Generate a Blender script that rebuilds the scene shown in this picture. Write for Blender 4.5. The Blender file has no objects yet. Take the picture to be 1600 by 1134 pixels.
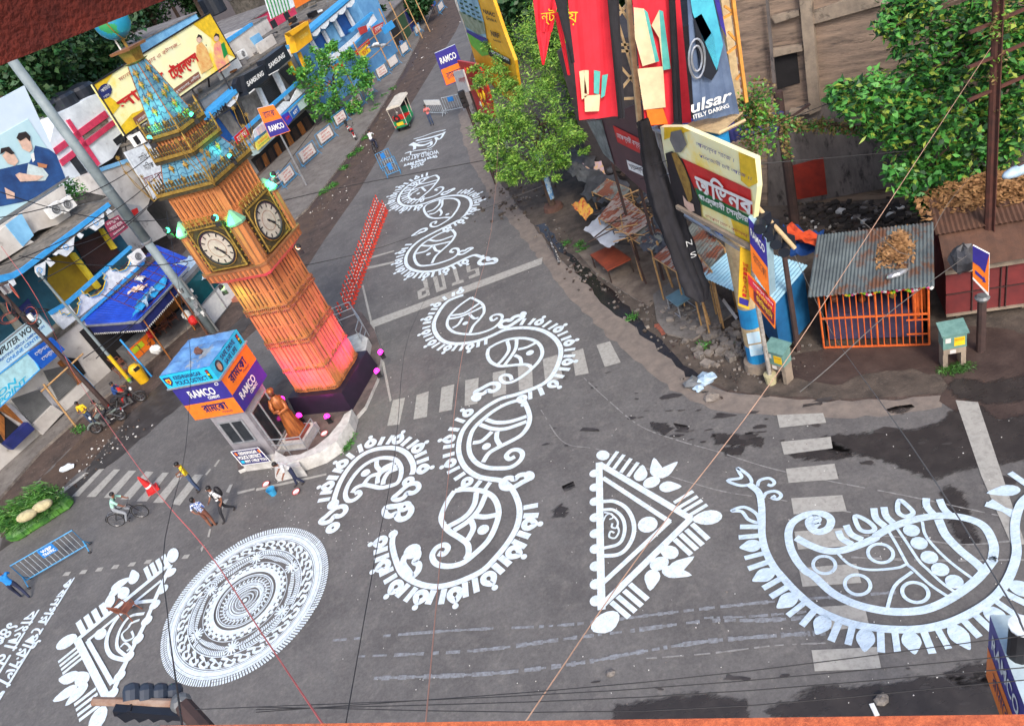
import bpy,math,random
import numpy as np
from mathutils import Vector as V3,Matrix
random.seed(11)
rnd=random.random
uni=random.uniform
R=math.radians
SC=bpy.context.scene
# ------------------------------------------------------------------ camera
CAMH=17.0
FPX=1180.0
_d=V3((1480-800,2160-567,FPX)).normalized()
_up=-_d
_fw=V3((0,0,1));_Y=(_fw-_fw.dot(_up)*_up).normalized();_X=_Y.cross(_up)
ROT=Matrix((_X,_Y,_up))
CAM=V3((0,0,CAMH))
cam=bpy.data.cameras.new('camera')
camo=bpy.data.objects.new('camera',cam)
SC.collection.objects.link(camo)
cam.lens=36*FPX/1600;cam.sensor_width=36;cam.sensor_fit='HORIZONTAL'
cam.clip_start=0.05;cam.clip_end=3000
c0,c1,c2=ROT.col[0],ROT.col[1],ROT.col[2]
camo.matrix_world=Matrix(((c0[0],-c1[0],-c2[0],0),(c0[1],-c1[1],-c2[1],0),(c0[2],-c1[2],-c2[2],CAMH),(0,0,0,1)))
SC.camera=camo
# ------------------------------------------------------------------ light
SUN_EL,SUN_AZ=42,178
w=bpy.data.worlds.new('World');SC.world=w;w.use_nodes=True
nt=w.node_tree;bg=nt.nodes['Background']
sky=nt.nodes.new('ShaderNodeTexSky');sky.sky_type='NISHITA';sky.sun_disc=False
sky.sun_elevation=R(SUN_EL);sky.sun_rotation=R(SUN_AZ);sky.air_density=1.0;sky.dust_density=3.0;sky.ozone_density=1.0
nt.links.new(sky.outputs[0],bg.inputs[0]);bg.inputs[1].default_value=0.15
sl=bpy.data.lights.new('sun','SUN');sl.energy=1.25;sl.angle=R(14);sl.color=(1.0,0.95,0.88)
so=bpy.data.objects.new('sun',sl);SC.collection.objects.link(so)
sd=V3((math.sin(R(SUN_AZ))*math.cos(R(SUN_EL)),math.cos(R(SUN_AZ))*math.cos(R(SUN_EL)),math.sin(R(SUN_EL))))
so.rotation_euler=sd.to_track_quat('Z','Y').to_euler()
SC.view_settings.view_transform='Standard';SC.view_settings.look='None';SC.view_settings.gamma=1
SC.view_settings.exposure=0.84
SC.cycles.max_bounces=5;SC.cycles.diffuse_bounces=3;SC.cycles.glossy_bounces=3;SC.cycles.transparent_max_bounces=6
SC.cycles.use_denoising=True
# ------------------------------------------------------------------ from the photo's pixels to places
def ray(px,py):return(ROT@V3((px-800,py-567,FPX)))
def G(px,py,z=0.0):
 r=ray(px,py);return CAM+r*((z-CAMH)/r.z)
def zof(b,px,py):
 r=ray(px,py);t=(b[0]*r.x+b[1]*r.y)/(r.x*r.x+r.y*r.y);return CAMH+t*r.z
def atY(px,py,Y):
 r=ray(px,py);return CAM+r*(Y/r.y)
def atD(px,py,D):
 r=ray(px,py);return CAM+r*(D/r.length)
class Pl:
 """vertical plane through ground points A and B; n points to the camera side"""
 def __init__(s,A,B,off=0):
  A=V3((A[0],A[1],0));B=V3((B[0],B[1],0))
  s.u=(B-A).normalized();s.n=V3((s.u.y,-s.u.x,0))
  if s.n.dot(CAM-A)<0:s.n=-s.n
  s.A=A+s.n*off;s.B=B+s.n*off
  s.n.z=0
 def off(s,d):return Pl(s.A+s.n*d,s.B+s.n*d)
 def at(s,px,py,off=0):
  r=ray(px,py);o=s.A+s.n*off;t=(o-CAM).dot(s.n)/r.dot(s.n);return CAM+r*t
 def L(s,u,z,off=0):return s.A+s.u*u+s.n*off+V3((0,0,z))
# ------------------------------------------------------------------ materials
MATS={}
def lin(c):
 if isinstance(c,(int,float)):c=(c,c,c)
 return tuple(c)
def mat(name,col,col2=None,s=3.0,r=0.7,m=0.0,bump=0.0,bs=25.0,emis=None,es=0,lo=0.35,hi=0.65,col3=None,s3=0.4,lo3=0.5,hi3=0.62,grain=0,gs=14,trans=0,strch=None):
 if name in MATS:return MATS[name]
 M=bpy.data.materials.new(name);M.use_nodes=True
 n=M.node_tree.nodes;l=M.node_tree.links;p=n['Principled BSDF']
 col=lin(col)
 p.inputs['Roughness'].default_value=r;p.inputs['Metallic'].default_value=m
 p.inputs['Base Color'].default_value=(*col,1)
 if col2 is None:col2=tuple(c*0.72 for c in col)
 geo=n.new('ShaderNodeNewGeometry');vec=geo.outputs['Position']
 if strch:
  mp=n.new('ShaderNodeMapping');mp.inputs['Scale'].default_value=strch;l.new(vec,mp.inputs[0]);vec=mp.outputs[0]
 nz=n.new('ShaderNodeTexNoise');nz.inputs['Scale'].default_value=s;nz.inputs['Detail'].default_value=7;nz.inputs['Roughness'].default_value=0.65
 l.new(vec,nz.inputs['Vector'])
 rp=n.new('ShaderNodeMapRange');rp.inputs[1].default_value=lo;rp.inputs[2].default_value=hi;l.new(nz.outputs[0],rp.inputs[0])
 mx=n.new('ShaderNodeMix');mx.data_type='RGBA';mx.inputs[6].default_value=(*col,1);mx.inputs[7].default_value=(*lin(col2),1)
 l.new(rp.outputs[0],mx.inputs[0]);out=mx.outputs[2]
 if col3 is not None:
  nz3=n.new('ShaderNodeTexNoise');nz3.inputs['Scale'].default_value=s3;nz3.inputs['Detail'].default_value=8;nz3.inputs['Roughness'].default_value=0.7
  l.new(vec,nz3.inputs['Vector'])
  r3=n.new('ShaderNodeMapRange');r3.inputs[1].default_value=lo3;r3.inputs[2].default_value=hi3;l.new(nz3.outputs[0],r3.inputs[0])
  m3=n.new('ShaderNodeMix');m3.data_type='RGBA';l.new(r3.outputs[0],m3.inputs[0]);l.new(out,m3.inputs[6]);m3.inputs[7].default_value=(*lin(col3),1);out=m3.outputs[2]
 if grain:
  ng=n.new('ShaderNodeTexNoise');ng.inputs['Scale'].default_value=gs;ng.inputs['Detail'].default_value=10;ng.inputs['Roughness'].default_value=.8
  l.new(geo.outputs['Position'],ng.inputs['Vector']);mg_=n.new('ShaderNodeMapRange');mg_.inputs[1].default_value=.3;mg_.inputs[2].default_value=.7;mg_.inputs[3].default_value=1-grain;mg_.inputs[4].default_value=1+grain;l.new(ng.outputs[0],mg_.inputs[0])
  mm=n.new('ShaderNodeMix');mm.data_type='RGBA';mm.blend_type='MULTIPLY';mm.inputs[0].default_value=1;l.new(out,mm.inputs[6]);l.new(mg_.outputs[0],mm.inputs[7]);out=mm.outputs[2]
 l.new(out,p.inputs['Base Color'])
 if bump:
  nb=n.new('ShaderNodeTexNoise');nb.inputs['Scale'].default_value=bs;nb.inputs['Detail'].default_value=4
  l.new(vec,nb.inputs['Vector'])
  b=n.new('ShaderNodeBump');b.inputs['Strength'].default_value=bump;b.inputs['Distance'].default_value=0.03;l.new(nb.outputs[0],b.inputs['Height']);l.new(b.outputs[0],p.inputs['Normal'])
 if emis:p.inputs['Emission Color'].default_value=(*emis,1);p.inputs['Emission Strength'].default_value=es
 if trans:p.inputs['Transmission Weight'].default_value=trans
 MATS[name]=M;return M
def leafmat(name,c1,c2,c3=None,s=0.8):
 if name in MATS:return MATS[name]
 M=mat(name,c1,c2,s=s,r=0.55,lo=0.4,hi=0.6,col3=c3,s3=3,lo3=0.6,hi3=0.7)
 M.node_tree.nodes['Principled BSDF'].inputs['Subsurface Weight'].default_value=0.0
 return M
# ------------------------------------------------------------------ mesh building
class MB:
 def __init__(s):s.v=[];s.f=[];s.mi=[];s.m=[]
 def _m(s,m):
  if m not in s.m:s.m.append(m)
  return s.m.index(m)
 def add(s,vs,fs,m):
  o=len(s.v);s.v+=[tuple(v)for v in vs];k=s._m(m)
  for f in fs:s.f.append(tuple(i+o for i in f));s.mi.append(k)
  return s
 def quad(s,a,b,c,d,m):return s.add([a,b,c,d],[(0,1,2,3)],m)
 def poly(s,ps,m):return s.add(ps,[tuple(range(len(ps)))],m)
 def prism(s,ps,d,m,m2=None):
  """ps: planar outline (3d), d: thickness vector (outline is the front, body goes along d)"""
  n=len(ps);d=V3(d);ps=[V3(p)for p in ps]
  s.add(ps,[tuple(range(n))],m)
  q=[p+d for p in ps]
  s.add(ps+q,[tuple(range(2*n-1,n-1,-1))]+[(i,(i+1)%n,n+(i+1)%n,n+i)for i in range(n)],m2 or m)
  return s
 def box(s,c,sx,sy,sz,m,rz=0,M=None):
  c=V3(c);cs,sn=math.cos(rz),math.sin(rz)
  vs=[]
  for z in(-.5,.5):
   for x,y in((-.5,-.5),(.5,-.5),(.5,.5),(-.5,.5)):
    X,Y=x*sx,y*sy
    p=V3((X*cs-Y*sn,X*sn+Y*cs,z*sz))
    vs.append(c+(M@p if M else p))
  return s.add(vs,[(3,2,1,0),(4,5,6,7),(0,1,5,4),(1,2,6,5),(2,3,7,6),(3,0,4,7)],m)
 def bar(s,a,b,w,t,m,upv=(0,0,1)):
  a=V3(a);b=V3(b);d=b-a;L=d.length
  if L<1e-6:return s
  d/=L;u=V3(upv)
  if abs(d.dot(u))>.98:u=V3((1,0,0))
  x=d.cross(u).normalized();y=x.cross(d)
  vs=[p+x*i*w/2+y*j*t/2 for p in(a,b)for i,j in((-1,-1),(1,-1),(1,1),(-1,1))]
  return s.add(vs,[(3,2,1,0),(4,5,6,7),(0,1,5,4),(1,2,6,5),(2,3,7,6),(3,0,4,7)],m)
 def tube(s,pts,r,m,n=6,cap=True):
  pts=[V3(p)for p in pts];rs=r if isinstance(r,(list,tuple))else[r]*len(pts)
  vs=[];prev=None
  for i,p in enumerate(pts):
   d=(pts[min(i+1,len(pts)-1)]-pts[max(i-1,0)])
   if d.length<1e-9:d=V3((0,0,1))
   d.normalize()
   if prev is None:
    u=V3((0,0,1))if abs(d.z)<.9 else V3((1,0,0));x=d.cross(u).normalized()
   else:
    x=(prev-d*prev.dot(d));x=x.normalized()if x.length>1e-6 else d.orthogonal().normalized()
   prev=x;y=d.cross(x)
   for k in range(n):
    a=2*math.pi*k/n;vs.append(p+(x*math.cos(a)+y*math.sin(a))*rs[i])
  fs=[]
  for i in range(len(pts)-1):
   for k in range(n):
    fs.append((i*n+k,i*n+(k+1)%n,(i+1)*n+(k+1)%n,(i+1)*n+k))
  if cap:fs+=[tuple(range(n-1,-1,-1)),tuple((len(pts)-1)*n+k for k in range(n))]
  return s.add(vs,fs,m)
 def lathe(s,c,prof,m,n=16,M=None,a0=0,square=False):
  """prof: list of (radius, z)"""
  c=V3(c);vs=[]
  for r,z in prof:
   for k in range(n):
    a=a0+2*math.pi*k/n;p=V3((r*math.cos(a),r*math.sin(a),z));vs.append(c+(M@p if M else p))
  fs=[(i*n+k,i*n+(k+1)%n,(i+1)*n+(k+1)%n,(i+1)*n+k)for i in range(len(prof)-1)for k in range(n)]
  fs+=[tuple(range(n-1,-1,-1)),tuple((len(prof)-1)*n+k for k in range(n))]
  return s.add(vs,fs,m)
 def ball(s,c,r,m,n=10,sq=(1,1,1),jit=0):
  c=V3(c);vs=[];k=n//2+1
  for i in range(k+1):
   t=math.pi*i/k
   for j in range(n):
    a=2*math.pi*j/n;q=1+uni(-jit,jit)
    vs.append(c+V3((r*sq[0]*math.sin(t)*math.cos(a)*q,r*sq[1]*math.sin(t)*math.sin(a)*q,r*sq[2]*math.cos(t)*q)))
  fs=[(i*n+j,i*n+(j+1)%n,(i+1)*n+(j+1)%n,(i+1)*n+j)for i in range(k)for j in range(n)]
  return s.add(vs,fs,m)
 def ring(s,c,r,t,m,n=20,k=6,M=None):
  c=V3(c);vs=[]
  for i in range(n):
   a=2*math.pi*i/n
   for j in range(k):
    b=2*math.pi*j/k;q=r+t*math.cos(b);p=V3((q*math.cos(a),q*math.sin(a),t*math.sin(b)));vs.append(c+(M@p if M else p))
  fs=[(i*k+j,((i+1)%n)*k+j,((i+1)%n)*k+(j+1)%k,i*k+(j+1)%k)for i in range(n)for j in range(k)]
  return s.add(vs,fs,m)
ORG={}
def link(o):SC.collection.objects.link(o);return o
def tag(o,label=None,cat=None,group=None,kind=None):
 if label:o['label']=label
 if cat:o['category']=cat
 if group:o['group']=group
 if kind:o['kind']=kind
 return o
def ob(name,mb,parent=None,label=None,cat=None,group=None,kind=None,smooth=False,local=False):
 """link mesh buffer as one object; vertices are world coordinates unless local"""
 v=np.array([tuple(p)for p in mb.v],dtype=np.float64)
 if local:o0=V3((0,0,0))
 else:
  lo,hi=v.min(0),v.max(0);o0=V3(((lo[0]+hi[0])/2,(lo[1]+hi[1])/2,lo[2]if parent is None else(lo[2]+hi[2])/2))
  if kind=='structure':o0=V3((0,0,0))
  v=v-np.array(o0)
 me=bpy.data.meshes.new(name);me.from_pydata([tuple(p)for p in v],[],mb.f)
 for m in mb.m:me.materials.append(m)
 me.polygons.foreach_set('material_index',mb.mi)
 if smooth:me.polygons.foreach_set('use_smooth',[True]*len(me.polygons))
 me.update()
 o=bpy.data.objects.new(name,me);link(o);ORG[o.name]=o0
 if parent is not None:
  o.parent=parent;o.location=o0-ORG[parent.name]if not local else V3((0,0,0))
 else:o.location=o0
 return tag(o,label,cat,group,kind)
def empty(name,loc,label=None,cat=None,group=None,kind=None,rz=0):
 o=bpy.data.objects.new(name,None);link(o);o.location=V3(loc);o.rotation_euler=(0,0,rz);ORG[o.name]=V3(loc);o.empty_display_size=.2
 return tag(o,label,cat,group,kind)
def copy_tree(o,parent=None):
 c=o.copy();link(c);c.parent=parent;ORG[c.name]=ORG[o.name]
 for ch in list(o.children):copy_tree(ch,c)
 return c
_txt={}
def text_data(s,bold=0.0,sp=1.0):
 k=(s,bold,sp)
 if k in _txt:return _txt[k]
 cu=bpy.data.curves.new('t','FONT');cu.body=s;cu.size=1;cu.offset=bold;cu.space_character=sp;cu.resolution_u=3
 to=bpy.data.objects.new('t',cu);link(to)
 dg=bpy.context.evaluated_depsgraph_get();me=to.evaluated_get(dg).to_mesh()
 vs=np.array([tuple(v.co)for v in me.vertices]).reshape(-1,3);fs=[tuple(p.vertices)for p in me.polygons]
 to.evaluated_get(dg).to_mesh_clear();bpy.data.objects.remove(to)
 lo,hi=vs.min(0),vs.max(0);uv=(vs[:,:2]-lo[:2])/(hi[:2]-lo[:2]+1e-9)
 _txt[k]=(uv,fs,(hi[0]-lo[0])/(hi[1]-lo[1]));return _txt[k]
def text(mb,s,TL,TR,BR,BL,m,bold=0.0,sp=1.0,heavy=0):
 if heavy:
  TL,TR,BR,BL=map(V3,(TL,TR,BR,BL));ux=(TR-TL).normalized();uz=(TL-BL);h=uz.length*heavy;uz=uz.normalized();nn=ux.cross(uz).normalized();nn=nn if nn.dot(CAM-TL)>0 else-nn;k=0
  for a,b in((1,0),(-1,0),(0,1),(0,-1),(.7,.7)):
   o=ux*h*a+uz*h*b+nn*.0012*k;k+=1;text(mb,s,TL+o,TR+o,BR+o,BL+o,m)
  return
 """lettering fitted into the quad TL,TR,BR,BL (world points)"""
 uv,fs,asp=text_data(s,bold,sp)
 TL,TR,BR,BL=map(V3,(TL,TR,BR,BL))
 vs=[(BL*(1-u)+BR*u)*(1-v)+(TL*(1-u)+TR*u)*v for u,v in uv]
 mb.add(vs,fs,m)
def sub(q,u0,v0,u1,v1,n=None,d=0):
 """inner quad of quad q=(TL,TR,BR,BL); v measured from the top; moved out by n*d"""
 TL,TR,BR,BL=map(V3,q)
 f=lambda u,v:(TL*(1-u)+TR*u)*(1-v)+(BL*(1-u)+BR*u)*v
 o=(V3(n)*d if n is not None else V3((0,0,0)))
 return[f(u0,v0)+o,f(u1,v0)+o,f(u1,v1)+o,f(u0,v1)+o]
def smooth_pts(P,n=6,closed=False):
 P=[V3(p)for p in P];out=[];N=len(P)
 rng=range(N if closed else N-1)
 for i in rng:
  p0=P[(i-1)%N]if closed or i>0 else P[0]*2-P[1]
  p1=P[i];p2=P[(i+1)%N];p3=P[(i+2)%N]if closed or i+2<N else p2*2-p1
  for k in range(n):
   t=k/n;out.append(0.5*((2*p1)+(p2-p0)*t+(2*p0-5*p1+4*p2-p3)*t*t+(3*p1-p0-3*p2+p3)*t**3))
 if not closed:out.append(P[-1])
 return out
def bn(t):
 """visual order for Bengali vowel signs that stand before their consonant"""
 out=[];i=0;pre={'ি','ে','ৈ'}
 t=t.replace('ো','ে\u0001').replace('ৌ','ে\u0002')
 for ch in t:
  if ch in pre:
   j=len(out)-1
   while j>=2 and out[j-1]=='্':j-=2
   out.insert(max(j,0),ch)
  else:out.append(ch)
 return ''.join(out).replace('\u0001','া').replace('\u0002','ৗ')
def S(r,g,b,k=1.0):
 f=lambda c:((c/255/12.92)if c/255<=.04045 else((c/255+.055)/1.055)**2.4)*k
 return(f(r),f(g),f(b))
# ================================================================== ground, roads, pavements
m_dirt=mat('dirt',S(88,72,64),S(60,50,46),s=1.2,r=.9,bump=.6,bs=12,col3=S(112,98,90),s3=5,lo3=.55,hi3=.7)
m_asph=mat('asphalt',S(106,103,101),S(88,85,84),s=.5,grain=.3,gs=9,r=.82,bump=.25,bs=60,col3=S(116,112,108),s3=2.2,lo3=.5,hi3=.75)
m_edge=mat('dusty_asphalt',S(134,122,112),S(110,101,95),s=2.5,r=.9,bump=.3,bs=40)
m_conc=mat('pavement_concrete',S(122,117,112),S(98,92,88),s=1.0,r=.85,bump=.3,bs=18,col3=S(82,76,72),s3=4,lo3=.56,hi3=.68,grain=.22,gs=7)
m_wet=mat('wet_asphalt',S(38,33,31),S(54,47,44),s=2.5,r=.5,lo=.5,hi=.7)
m_wetb=mat('wet_road',S(56,51,49),S(74,69,67),s=1.5,r=.5,lo=.45,hi=.65)
m_mud=mat('mud',S(58,46,42),S(78,64,58),s=1.5,r=.6,bump=.5,bs=14)
m_mudr=mat('brown_mud',S(90,72,60),S(68,55,48),s=1.2,grain=.3,gs=6,r=.75,bump=.4,bs=14)
m_kerb=mat('kerb',S(150,140,130),S(104,96,90),s=3,r=.9,bump=.3)
def sheet(name,pix,z,m,dens=0,jit=0.0,world=None):
 """flat sheet on the ground through photo pixels; jit makes the outline ragged (metres)"""
 P=[G(x,y,z)for x,y in pix]if world is None else[V3((a,b,z))for a,b in world]
 if dens:
  Q=[]
  for i,p in enumerate(P):
   q=P[(i+1)%len(P)];n=max(1,int((q-p).length/dens))
   for k in range(n):Q.append(p.lerp(q,k/n)+V3((uni(-jit,jit),uni(-jit,jit),0)))
  P=Q
 mb=MB();mb.poly(P,m)
 if mb.v and(P[1]-P[0]).length>=0:
  a=sum(P[i].x*P[(i+1)%len(P)].y-P[(i+1)%len(P)].x*P[i].y for i in range(len(P)))
  if a<0:mb.f=[tuple(reversed(f))for f in mb.f]
 return mb
mb=MB();mb.quad((-400,-60,0),(400,-60,0),(400,900,0),(-400,900,0),m_dirt);ob('ground',mb,kind='structure')
road=[(-700,1300),(-260,1000),(0,800),(40,770),(110,700),(200,650),(270,600),(350,560),(440,480),(505,378),(560,300),(616,205),(650,150),(690,85),(712,50),(726,20),(740,0),(762,0),(752,30),(742,60),(735,90),(733,125),(737,160),(741,195),(750,235),(766,265),(800,310),(838,360),(870,400),(905,430),(950,470),(1000,510),(1045,555),(1085,590),(1135,612),(1200,620),(1290,628),(1400,625),(1500,618),(1700,600),(2200,560),(2600,900),(2300,1500),(1300,1500),(0,1900)]
ob('road',sheet('road',road,.004,m_asph),kind='structure')
edge=[(733,125),(737,160),(741,195),(750,235),(766,265),(800,310),(838,360),(870,400),(905,430),(950,470),(1000,510),(1045,555),(1085,590),(1135,612),(1200,620),(1290,628),(1400,625),(1480,618),(1470,640),(1400,648),(1310,652),(1200,650),(1110,640),(1050,610),(1000,570),(955,530),(905,480),(870,440),(835,395),(800,350),(765,305),(738,260),(722,215),(717,180),(724,140)]
ob('road_edge_dust',sheet('e',edge,.008,m_edge,dens=.35,jit=.09),kind='structure')
def slab(name,pix,z,m,mk):
 P=[G(x,y,z)for x,y in pix];mb=MB();mb.prism(P,(0,0,-z-.02),m,mk);return mb
pv=[(-60,850),(0,775),(62,705),(118,655),(180,606),(235,560),(300,505),(340,470),(405,400),(440,360),(480,325),(530,260),(560,222),(600,160),(630,110),(660,50),(690,-20),(650,-60),(610,60),(560,110),(500,190),(440,240),(380,300),(300,380),(180,520),(60,640),(-200,800)]
ob('pavement',slab('p',pv,.13,m_conc,m_kerb),kind='structure')
ob('mud_verge',sheet('m',[(0,842),(60,800),(118,742),(190,690),(220,650),(205,640),(150,660),(112,700),(60,752),(0,800)],.009,m_mudr,dens=.3,jit=.14),kind='structure')
ob('wet_lane',sheet('m',[(0,860),(55,822),(130,760),(215,690),(300,620),(335,560),(420,480),(470,400),(440,430),(380,490),(330,540),(250,600),(200,650),(130,740),(60,800),(0,842)],.0125,m_wetb,dens=.5,jit=.15),kind='structure')
ob('mud_street',sheet('m',[(425,470),(460,400),(500,340),(555,262),(598,200),(628,150),(665,95),(700,40),(690,10),(668,55),(640,100),(612,150),(580,200),(540,255),(500,300),(470,340),(430,400),(395,440)],.010,m_mudr,dens=.5,jit=.2),kind='structure')
ob('damp_mud',sheet('m',[(488,330),(520,285),(550,250),(585,195),(600,165),(640,110),(655,80),(645,75),(610,130),(575,185),(540,235),(505,270),(480,312)],.014,m_mud,dens=.5,jit=.2),kind='structure')
m_ddirt=mat('dark_dirt',S(94,83,74),S(60,53,48),s=1.6,r=.9,bump=.7,bs=16,col3=S(100,90,82),s3=3,lo3=.58,hi3=.7)
ob('verge',sheet('v',[(760,120),(733,150),(741,200),(752,240),(768,268),(802,312),(838,360),(872,402),(908,432),(952,470),(1002,510),(1048,555),(1088,588),(1135,608),(1200,617),(1290,622),(1400,620),(1500,612),(1700,590),(1800,430),(1400,290),(1200,250),(1000,120),(850,60)],.0065,m_ddirt,dens=.5,jit=.06),kind='structure')
ob('drain',sheet('v',[(836,352),(858,376),(888,402),(910,440),(948,478),(1000,520),(1040,556),(1075,590),(1090,588),(1052,548),(1010,508),(955,455),(918,420),(900,404),(868,372),(850,350)],.011,mat('drain_water',S(30,27,26),S(46,40,38),s=3,r=.25),dens=.4,jit=.1),kind='structure')
P=[G(x,y,.1)for x,y in[(1026,500),(1040,520),(1082,530),(1112,512),(1152,484),(1128,470),(1110,440),(1060,430),(1020,460)]]
ob('concrete_platform',MB().prism(P,(0,0,-.12),m_conc,m_kerb),kind='structure')
P=[G(x,y,.06)for x,y in[(900,392),(935,430),(985,462),(1015,478),(1060,430),(1000,385),(940,380)]]
ob('earth_platform',MB().prism(P,(0,0,-.08),mat('earth_floor',S(126,114,102),S(92,80,72),s=2,r=.9,bump=.3),m_kerb),kind='structure')
ob('wet_yard',sheet('w',[(1215,590),(1300,600),(1420,575),(1475,585),(1480,640),(1600,660),(1700,600),(1700,540),(1500,500),(1290,545),(1220,560)],.0135,m_mud,dens=.3,jit=.15),kind='structure')
wets=[[(1288,684),(1340,682),(1380,676),(1430,674),(1470,665),(1490,645),(1530,636),(1560,660),(1600,650),(1600,715),(1560,720),(1530,725),(1500,730),(1480,738),(1455,745),(1440,738),(1400,722),(1370,712),(1330,705),(1300,700)],[(1238,712),(1260,704),(1300,696),(1325,706),(1330,711),(1290,715)],[(1385,640),(1400,635),(1425,632),(1405,642)],[(1116,680),(1150,682),(1190,686),(1188,694),(1150,692),(1122,690)],[(1128,702),(1160,701),(1158,708),(1134,706)],[(1018,662),(1036,664),(1048,672),(1040,676),(1024,668)],[(1052,661),(1074,665),(1070,671),(1056,667)],[(1476,770),(1486,762),(1498,770),(1506,800),(1518,830),(1524,846),(1512,848),(1498,830),(1488,812),(1486,800)],[(878,760),(896,752),(898,758),(880,765)],[(868,798),(876,790),(882,798),(879,806),(870,806)],[(1495,594),(1540,600),(1600,590),(1600,622),(1550,628),(1500,618),(1485,605)],[(965,1106),(1000,1104),(1050,1092),(1110,1090),(1160,1098),(1165,1120),(960,1124)],[(1285,1076),(1340,1080),(1400,1072),(1440,1062),(1500,1066),(1600,1060),(1620,1120),(1280,1118),(1200,1112),(1240,1100)],[(1480,1050),(1540,1040),(1600,1046),(1600,1056),(1500,1062)]]
def softsheet(name,pix,z,m,grow=1.25):
 P=[G(x,y,z)for x,y in pix];Q=[]
 for i,p in enumerate(P):
  q=P[(i+1)%len(P)];n=max(1,int((q-p).length/.25));Q+=[p.lerp(q,k/n)for k in range(n)]
 a=sum(Q[i].x*Q[(i+1)%len(Q)].y-Q[(i+1)%len(Q)].x*Q[i].y for i in range(len(Q)));Q=Q if a>0 else Q[::-1];n=len(Q)
 def off(d):
  out=[]
  for i in range(n):
   t=(Q[(i+2)%n]-Q[i-2]);t.z=0;t=t.normalized()if t.length>1e-6 else V3((1,0,0));out.append(Q[i]+V3((t.y,-t.x,0))*d)
  return out
 me=bpy.data.meshes.new(name);rings=[off(-.02),off(.08),off(.22)];vs=[tuple(v)for r_ in rings for v in r_];fs=[tuple(range(n))]+[(k*n+i,k*n+(i+1)%n,(k+1)*n+(i+1)%n,(k+1)*n+i)[::-1]for k in range(2)for i in range(n)]
 fs=[fs[0]]+[f[::-1]for f in fs[1:]]
 me.from_pydata(vs,[],fs);me.materials.append(m);at_=me.attributes.new('edge','FLOAT','POINT');at_.data.foreach_set('value',[1.0]*n+[.62]*n+[0.0]*n);me.update();o=bpy.data.objects.new(name,me);link(o);ORG[o.name]=V3((0,0,0));o['kind']='structure';return o
m_wets=mat('wet_asphalt_soft',S(50,45,43),S(68,62,59),s=2.0,r=.5,lo=.45,hi=.75);n_=m_wets.node_tree.nodes;l_=m_wets.node_tree.links;at_=n_.new('ShaderNodeAttribute');at_.attribute_name='edge';gz=n_.new('ShaderNodeNewGeometry');mp=n_.new('ShaderNodeMapping');mp.inputs['Scale'].default_value=(1.1,3.4,1);mp.inputs['Rotation'].default_value=(0,0,R(28));tz=n_.new('ShaderNodeTexNoise');tz.inputs['Scale'].default_value=2.2;tz.inputs['Detail'].default_value=8;tz.inputs['Roughness'].default_value=.7
l_.new(gz.outputs['Position'],mp.inputs[0]);l_.new(mp.outputs[0],tz.inputs['Vector']);ad=n_.new('ShaderNodeMath');ad.operation='MULTIPLY_ADD';ad.inputs[1].default_value=2.6;l_.new(tz.outputs[0],ad.inputs[0]);l_.new(at_.outputs['Fac'],ad.inputs[2]);rg=n_.new('ShaderNodeMapRange');rg.inputs[1].default_value=1.6;rg.inputs[2].default_value=2.15;rg.inputs[4].default_value=.92;l_.new(ad.outputs[0],rg.inputs[0]);l_.new(rg.outputs[0],n_['Principled BSDF'].inputs['Alpha'])
for i,p in enumerate(wets):softsheet('wet_patch',p,.0165,m_wets)
for k in range(80):
 zone=random.choice([(1000,1300,610,700),(1200,1600,660,760),(900,1600,1040,1110),(1000,1200,640,690),(820,1000,560,700)])
 x,y=uni(zone[0],zone[1]),uni(zone[2],zone[3]);c=G(x,y,.0185);L=uni(.03,.16)*(3 if rnd()<.25 else 1);a=math.radians(uni(-12,8)+(-24))
 wd=L*uni(.15,.5);pts=[c+V3((math.cos(a)*L*math.cos(t)-math.sin(a)*wd*math.sin(t),math.sin(a)*L*math.cos(t)+math.cos(a)*wd*math.sin(t),0))*uni(.6,1.2)if 0 else V3((c.x+(math.cos(a)*L*math.cos(t)-math.sin(a)*wd*math.sin(t))*uni(.6,1.2),c.y+(math.sin(a)*L*math.cos(t)+math.cos(a)*wd*math.sin(t))*uni(.6,1.2),c.z))for t in[i*math.pi/5 for i in range(10)]]
 if k==0:spots=MB()
 spots.poly(pts,m_wetb)
tag(ob('oil_spots',spots,kind='structure'))
m_spk=mat('litter_white',S(225,222,215),r=.8);m_stone=mat('stone_chips',S(140,132,124),S(90,84,80),s=9,r=.9)
mb=MB()
def specks(mb,n,zone,lo,hi,ms,z=.02):
 for _ in range(n):
  x,y=uni(zone[0],zone[1]),uni(zone[2],zone[3]);c=G(x,y,z);s=uni(lo,hi);a=uni(0,3.14)
  h=s*uni(.2,.6);mb.box(c+V3((0,0,h/2)),s,s*uni(.5,1),h,random.choice(ms),rz=a)
specks(mb,300,(520,1590,640,1100),.012,.032,[m_spk,m_spk,m_stone])
specks(mb,120,(380,620,700,860),.012,.035,[m_spk])
specks(mb,120,(560,840,300,640),.015,.04,[m_spk,m_stone])
ob('road_litter',mb,label='tiny white specks of litter and chips scattered over the asphalt junction',cat='litter',kind='stuff')
mb=MB();m_br=mat('brick_rubble',S(120,70,58),S(88,56,48),s=6,r=.9)
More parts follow.
